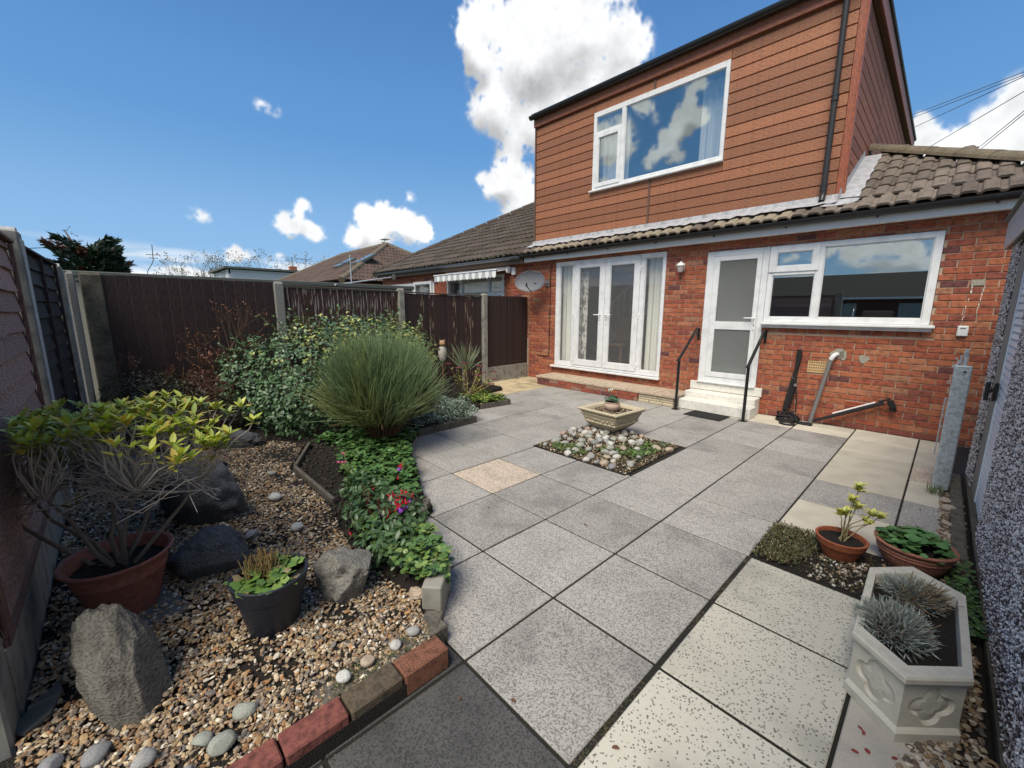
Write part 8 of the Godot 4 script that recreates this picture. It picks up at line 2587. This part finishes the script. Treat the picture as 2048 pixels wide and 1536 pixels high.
# ---------------------------------------------------------------- beyond the fence
func far_things() -> void:
	# flat-roofed garage next door
	var g := thing("flat_garage", "long flat green felt garage roof edge just over the brown fence", "garage")
	bx("wall", Vector3(-12.4, 0, 1.7), Vector3(-9.02, 1.93, 7.8), M.render_tan, g, 0.0)
	bx("fascia_board", Vector3(-12.45, 1.94, 1.6), Vector3(-8.98, 2.0, 7.9), M.render_tan, g, 0.004)
	bx("felt_roof", Vector3(-12.5, 2.002, 1.55), Vector3(-8.94, 2.085, 7.95), M.felt, g, 0.01)
	# hipped bungalow
	var h := thing("bungalow", "brown tiled hipped bungalow roof with two skylights beyond the fence", "bungalow")
	bx("wall", Vector3(-30.2, 0, -8.0), Vector3(-17.7, 2.7, -0.5), M.brick_5, h, 0.0)
	var ev := [Vector3(-30.6, 2.72, -0.1), Vector3(-17.35, 2.72, -0.1), Vector3(-17.35, 2.72, -8.2), Vector3(-30.6, 2.72, -8.2)]
	var ra := Vector3(-21.1, 4.92, -4.15)
	var rb := Vector3(-26.85, 4.92, -4.15)
	var roof := Node3D.new(); roof.name = "roof"; h.add_child(roof)
	var db := MB.new()
	for f in [[ev[0], ev[1], ra, rb], [ev[1], ev[2], ra], [ev[2], ev[3], rb, ra], [ev[3], ev[0], rb]]: db.face(f, Vector3(-24, 2.0, -4.1))
	pb("decking", db, M.tile_brown, roof)
	var tm := tile_mesh(0.36, 0.42)
	var tx := []
	var tc := []
	for side in 2:
		var up := (Vector3(0, 2.2, -4.05) if side == 0 else Vector3(-3.75, 2.2, 0)).normalized()
		var ax := Vector3(1, 0, 0) if side == 0 else Vector3(0, 0, -1)
		var out := ax.cross(up)
		var l := 4.6 if side == 0 else 4.35
		for row in 13:
			var s := row * 0.345
			var t0 := s / l
			var a: Vector3 = (ev[0] as Vector3).lerp(rb, t0) if side == 0 else (ev[1] as Vector3).lerp(ra, t0)
			var b: Vector3 = (ev[1] as Vector3).lerp(ra, t0) if side == 0 else (ev[2] as Vector3).lerp(ra, t0)
			var n := int(a.distance_to(b) / 0.36)
			for k in n:
				tx.append(Transform3D(Basis(ax, up, out) * Basis(Vector3(0, 0, 1), rf(-0.01, 0.01)), a + ax * (0.36 * k) + out * 0.03))
				var q := rf(0.8, 1.2)
				tc.append(Color(0.125 * q, 0.083 * q, 0.064 * q))
	many("roof_tiles", tm, M.tile_mixed, tx, tc, roof)
	var hb := MB.new()
	hb.tube([ev[1], ra], 0.14, 8); hb.tube([ra, ev[2]], 0.14, 8); hb.tube([ra, rb], 0.13, 8); hb.tube([rb, ev[0]], 0.13, 8)
	pb("ridge_tiles", hb, M.ridge, roof)
	for q in [[-18.72, -19.55], [-21.0, -21.7]]:
		var t := Transform3D(Basis(Vector3.RIGHT, Vector3(0, 2.2, -4.05).normalized(), Vector3(0, 4.05, 2.2).normalized()), Vector3(0, 2.72, -0.1))
		var x = (q[0] + q[1]) * 0.5
		var b := MB.new()
		b.box(Vector3(x, 2.15, 0.10), Vector3(0.85, 1.0, 0.10), 0.01)
		var o := pb("skylight", b, M.felt, h, t)
		var b2 := MB.new()
		b2.box(Vector3(x, 2.15, 0.156), Vector3(0.70, 0.84, 0.01))
		var sk := mat("skylight_glass", Color(0.35, 0.38, 0.42), 0.05)
		sk.metallic = 0.7
		pb("pane", b2, sk, o)
	var an := MB.new()
	an.tube([Vector3(-21.3, 4.9, -4.15), Vector3(-21.3, 5.25, -4.15)], 0.015, 5)
	an.tube([Vector3(-21.6, 5.22, -4.15), Vector3(-20.9, 5.18, -4.15)], 0.012, 5)
	for i in 6: an.tube([Vector3(-21.5 + i * 0.1, 5.21, -4.35), Vector3(-21.5 + i * 0.1, 5.21, -3.95)], 0.008, 4)
	pb("roof_aerial", an, M.felt, h)
	# white clad loft far off
	var w := thing("white_loft_house", "distant white clad flat roofed loft above the far fences", "house")
	bx("wall", Vector3(-50, 0, -12.5), Vector3(-43.0, 4.55, -0.9), mat("white_clad", Color(0.62, 0.64, 0.66), 0.6), w, 0.0)
	for i in 4: bx("cladding", Vector3(-42.99, 4.1 + i * 0.20, -12.4), Vector3(-42.95, 4.285 + i * 0.20, -1.0), M.white_clad, w)
	for i in 4: bx("cladding", Vector3(-49.9, 4.1 + i * 0.20, -0.89), Vector3(-43.05, 4.285 + i * 0.20, -0.85), M.white_clad, w)
	bx("flat_roof", Vector3(-50.3, 4.95, -12.8), Vector3(-42.6, 5.12, -0.5), M.felt, w)
	bx("window", Vector3(-46.5, 4.25, -0.84), Vector3(-44.5, 4.8, -0.80), M.glass_obscure, w)
	var c := thing("brick_chimney", "small distant brick chimney with a TV aerial behind the white loft", "chimney")
	bx("stack", Vector3(-46.3, 3.0, -7.2), Vector3(-45.7, 5.75, -6.6), M.brick_2, c)
	var ca := MB.new()
	ca.tube([Vector3(-46, 5.7, -6.9), Vector3(-46, 6.7, -6.9)], 0.03, 5)
	ca.tube([Vector3(-46, 6.55, -7.2), Vector3(-46, 6.5, -8.6)], 0.025, 5)
	for i in 6: ca.tube([Vector3(-46.3, 6.54, -7.3 - i * 0.22), Vector3(-45.7, 6.54, -7.3 - i * 0.22)], 0.015, 4)
	pb("aerial", ca, M.felt, c)
	# aerials
	var a1 := thing("aerial_pole", "silver pole with a TV aerial standing in front of the hipped roof", "aerial")
	var ab := MB.new()
	ab.tube([Vector3(-9.15, 1.9, 2.99), Vector3(-9.15, 2.70, 2.99)], 0.016, 8)
	pb("pole", ab, M.galvanised, a1)
	var ay := MB.new()
	ay.tube([Vector3(-9.15, 2.54, 2.99), Vector3(-9.30, 2.52, 3.24)], 0.008, 5)
	for i in 6:
		var p := Vector3(-9.17 - i * 0.022, 2.537 - i * 0.003, 3.03 + i * 0.036)
		ay.tube([p + Vector3(0, -0.05, 0), p + Vector3(0, 0.05, 0)], 0.004, 4)
	ay.box(Vector3(-9.17, 2.54, 3.02), Vector3(0.05, 0.07, 0.06), 0.01)
	pb("yagi", ay, M.felt, a1)
	var a2 := thing("washing_line_prop", "white pole slanting out beside the neighbouring gutter end", "pole")
	var b2 := MB.new()
	b2.tube([Vector3(-8.9, 2.04, 3.45), Vector3(-11.8, 2.50, 0.6)], 0.016, 6)
	pb("pole", b2, M.upvc, a2)
	b2 = MB.new()
	for i in 4: b2.tube([Vector3(-11.7 + i * 0.05, 2.42, 0.55 + i * 0.05), Vector3(-11.7 + i * 0.05, 2.58, 0.55 + i * 0.05)], 0.012, 5)
	b2.box(Vector3(-11.75, 2.49, 0.62), Vector3(0.10, 0.06, 0.12), 0.01)
	pb("bracket", b2, M.felt, a2)
	var a3 := thing("aerial_pole", "thin bent aerial mast standing up from the flat garage roof", "aerial")
	var a3b := MB.new()
	a3b.tube([Vector3(-17.65, 2.0, 5.88), Vector3(-17.65, 2.7, 5.88), Vector3(-17.66, 2.95, 5.74), Vector3(-17.67, 3.05, 5.70), Vector3(-17.67, 3.53, 5.68)], 0.012, 5)
	a3b.tube([Vector3(-17.6, 3.22, 5.52), Vector3(-17.7, 3.22, 5.86)], 0.010, 5)
	a3b.tube([Vector3(-17.6, 3.12, 5.58), Vector3(-17.7, 3.12, 5.8)], 0.010, 5)
	pb("mast", a3b, M.felt, a3)
	# dark conifer with a dead centre
	var co := thing("conifer_tree", "dark spiky conifer with brown dead growth behind the corner of the fence", "conifer")
	var tb := MB.new()
	var base := Vector3(-20.5, 0, 7.2)
	tb.tube([base, base + Vector3(0.1, 1.8, 0), base + Vector3(0.2, 3.4, 0.2), base + Vector3(-0.1, 4.1, 0.45)], [0.16, 0.10, 0.05, 0.015], 7)
	var nx := []
	var nc := []
	for i in 150:
		var a := rf(0, TAU)
		var y := rf(1.2, 3.55)
		var len_ := (1.08 - 0.26 * absf(y - 2.5)) * rf(0.7, 1.15)
		var d := Vector3(cos(a), rf(0.15, 0.75), sin(a)).normalized()
		var p0 := base + Vector3(0.1, y, 0)
		tb.tube([p0, p0 + d * len_ * 0.5, p0 + d * len_ + Vector3(0, 0.1, 0)], [0.03, 0.02, 0.006], 4, false)
		var brown := rng.randf() < 0.2
		for k in 80:
			var t := sqrt(rng.randf())
			var q := p0 + d * len_ * t + rv(0.16 * (1.15 - t))
			nx.append(Transform3D(basis_y(d + rv(0.6), rf(0, 6)).scaled_local(Vector3.ONE * rf(0.12, 0.26)), q))
			nc.append((Color(0.12, 0.045, 0.03) if brown else Color(0.022, 0.047, 0.026)) * rf(0.6, 1.4))
	for i in 26:
		var q := base + Vector3(rf(-0.2, 0.25), rf(3.5, 4.2), rf(0.2, 0.6))
		nx.append(Transform3D(basis_y(rv(1.0), 0).scaled_local(Vector3.ONE * 0.12), q)); nc.append(Color(0.02, 0.035, 0.025))
	pb("trunk", tb, M.stem_brown, co)
	many("crown", leaf(1.0, 0.30, 0.2, 0.2, 2).mesh(), M.leaf_mixed, nx, nc, co)
	# hedge line and bare trees on the skyline
	var bt := []
	var first: Node3D
	var spots := [[-78.6, -0.9, 0.95], [-77.0, -2.6, 1.0], [-75.7, -4.0, 1.02], [-74.2, -5.5, 0.93], [-70.9, -8.9, 0.98], [-69.7, -10.3, 1.0], [-67.1, -12.9, 0.98], [-64.3, -15.7, 0.95]]
	for i in spots.size():
		if i == 0:
			first = thing("bare_tree", "", "tree")
			var b := MB.new()
			var tips := []
			branch(b, Vector3.ZERO, Vector3.UP, 2.6, 0.14, 5, tips, 0.55, 0.2)
			pb("trunk", b, mat("far_wood", Color(0.16, 0.125, 0.095), 0.95), first)
			var lx := []
			var lc := []
			for t in tips:
				for k in 3:
					lx.append(Transform3D(Basis.from_euler(rv(3)).scaled_local(Vector3.ONE * rf(0.12, 0.28)), t[0] + rv(0.3)))
					lc.append(Color(0.17, 0.15, 0.06) * rf(0.7, 1.3))
			many("crown", leaf(1.0, 0.6, 0.2, 0.2, 2).mesh(), M.leaf_mixed, lx, lc, first)
		var o: Node3D = first
		if i > 0:
			o = first.duplicate()
			o.name = called("bare_tree"); add_child(o)
		o.position = Vector3(spots[i][0], 0, spots[i][1])
		o.rotation.y = i * 1.3
		o.scale = Vector3.ONE * spots[i][2]
		tag(o, "thin bare tree on the skyline, %s" % ["leftmost, right of the conifer", "second from the left", "left of the white loft", "just behind the left end of the white loft", "behind the middle of the white loft roof", "behind the right end of the white loft", "near the brick chimney", "between the chimney and the hipped roof"][i], "tree", "bare trees on the skyline")
	# overhead wires
	for q in [[Vector3(-1.711, 8.062, -13.485), Vector3(0.517, 6.689, -8.122), "upper wire of the close pair at the right"], [Vector3(-1.698, 7.962, -13.472), Vector3(0.525, 6.625, -8.114), "lower wire of the close pair at the right"], [Vector3(-1.651, 7.611, -13.429), Vector3(0.529, 6.592, -8.11), "third overhead wire down at the right"], [Vector3(-1.334, 6.81, -13.551), Vector3(0.572, 6.27, -8.071), "fourth overhead wire down at the right"], [Vector3(-0.153, 6.715, -14.748), Vector3(0.627, 5.851, -8.019), "faint wire second from lowest at the right"], [Vector3(-0.079, 6.69, -14.818), Vector3(0.635, 5.787, -8.011), "lowest faint wire at the right"], [Vector3(-31.471, 4.401, 9.506), Vector3(-38.368, 5.427, 7.606), "wire crossing the sky left of the conifer"]]:
		var b := MB.new()
		var d: Vector3 = q[1] - q[0]
		b.tube([q[0] - d * 0.6, q[0], q[1], q[1] + d * 0.5], 0.009 if absf(q[0].x) < 5 else 0.02, 5)
		tag(pb("overhead_wire", b, M.felt), q[2], "wire")
	# the bungalows across the back lane, mirrored in the panes
	for k in 2:
		var bh := thing("bungalow", ["tiled bungalow across the back gardens, mirrored in the kitchen window", "tiled bungalow behind the left fence, mirrored in the french doors"][k], "bungalow")
		var x0: float = -15.0 if k == 0 else -40.0
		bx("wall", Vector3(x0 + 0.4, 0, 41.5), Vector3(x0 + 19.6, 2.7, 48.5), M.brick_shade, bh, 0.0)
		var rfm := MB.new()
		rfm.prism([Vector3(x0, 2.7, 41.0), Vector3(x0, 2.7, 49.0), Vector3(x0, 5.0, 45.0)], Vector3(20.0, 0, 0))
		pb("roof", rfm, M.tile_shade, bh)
		for j in 3: bx("window", Vector3(x0 + 1.8 + j * 5.2, 1.0, 41.40), Vector3(x0 + 4.2 + j * 5.2, 2.2, 41.49), M.glass_obscure, bh)
		bx("fascia_board", Vector3(x0, 2.55, 40.95), Vector3(x0 + 20.0, 2.72, 40.99), M.white_paint, bh)
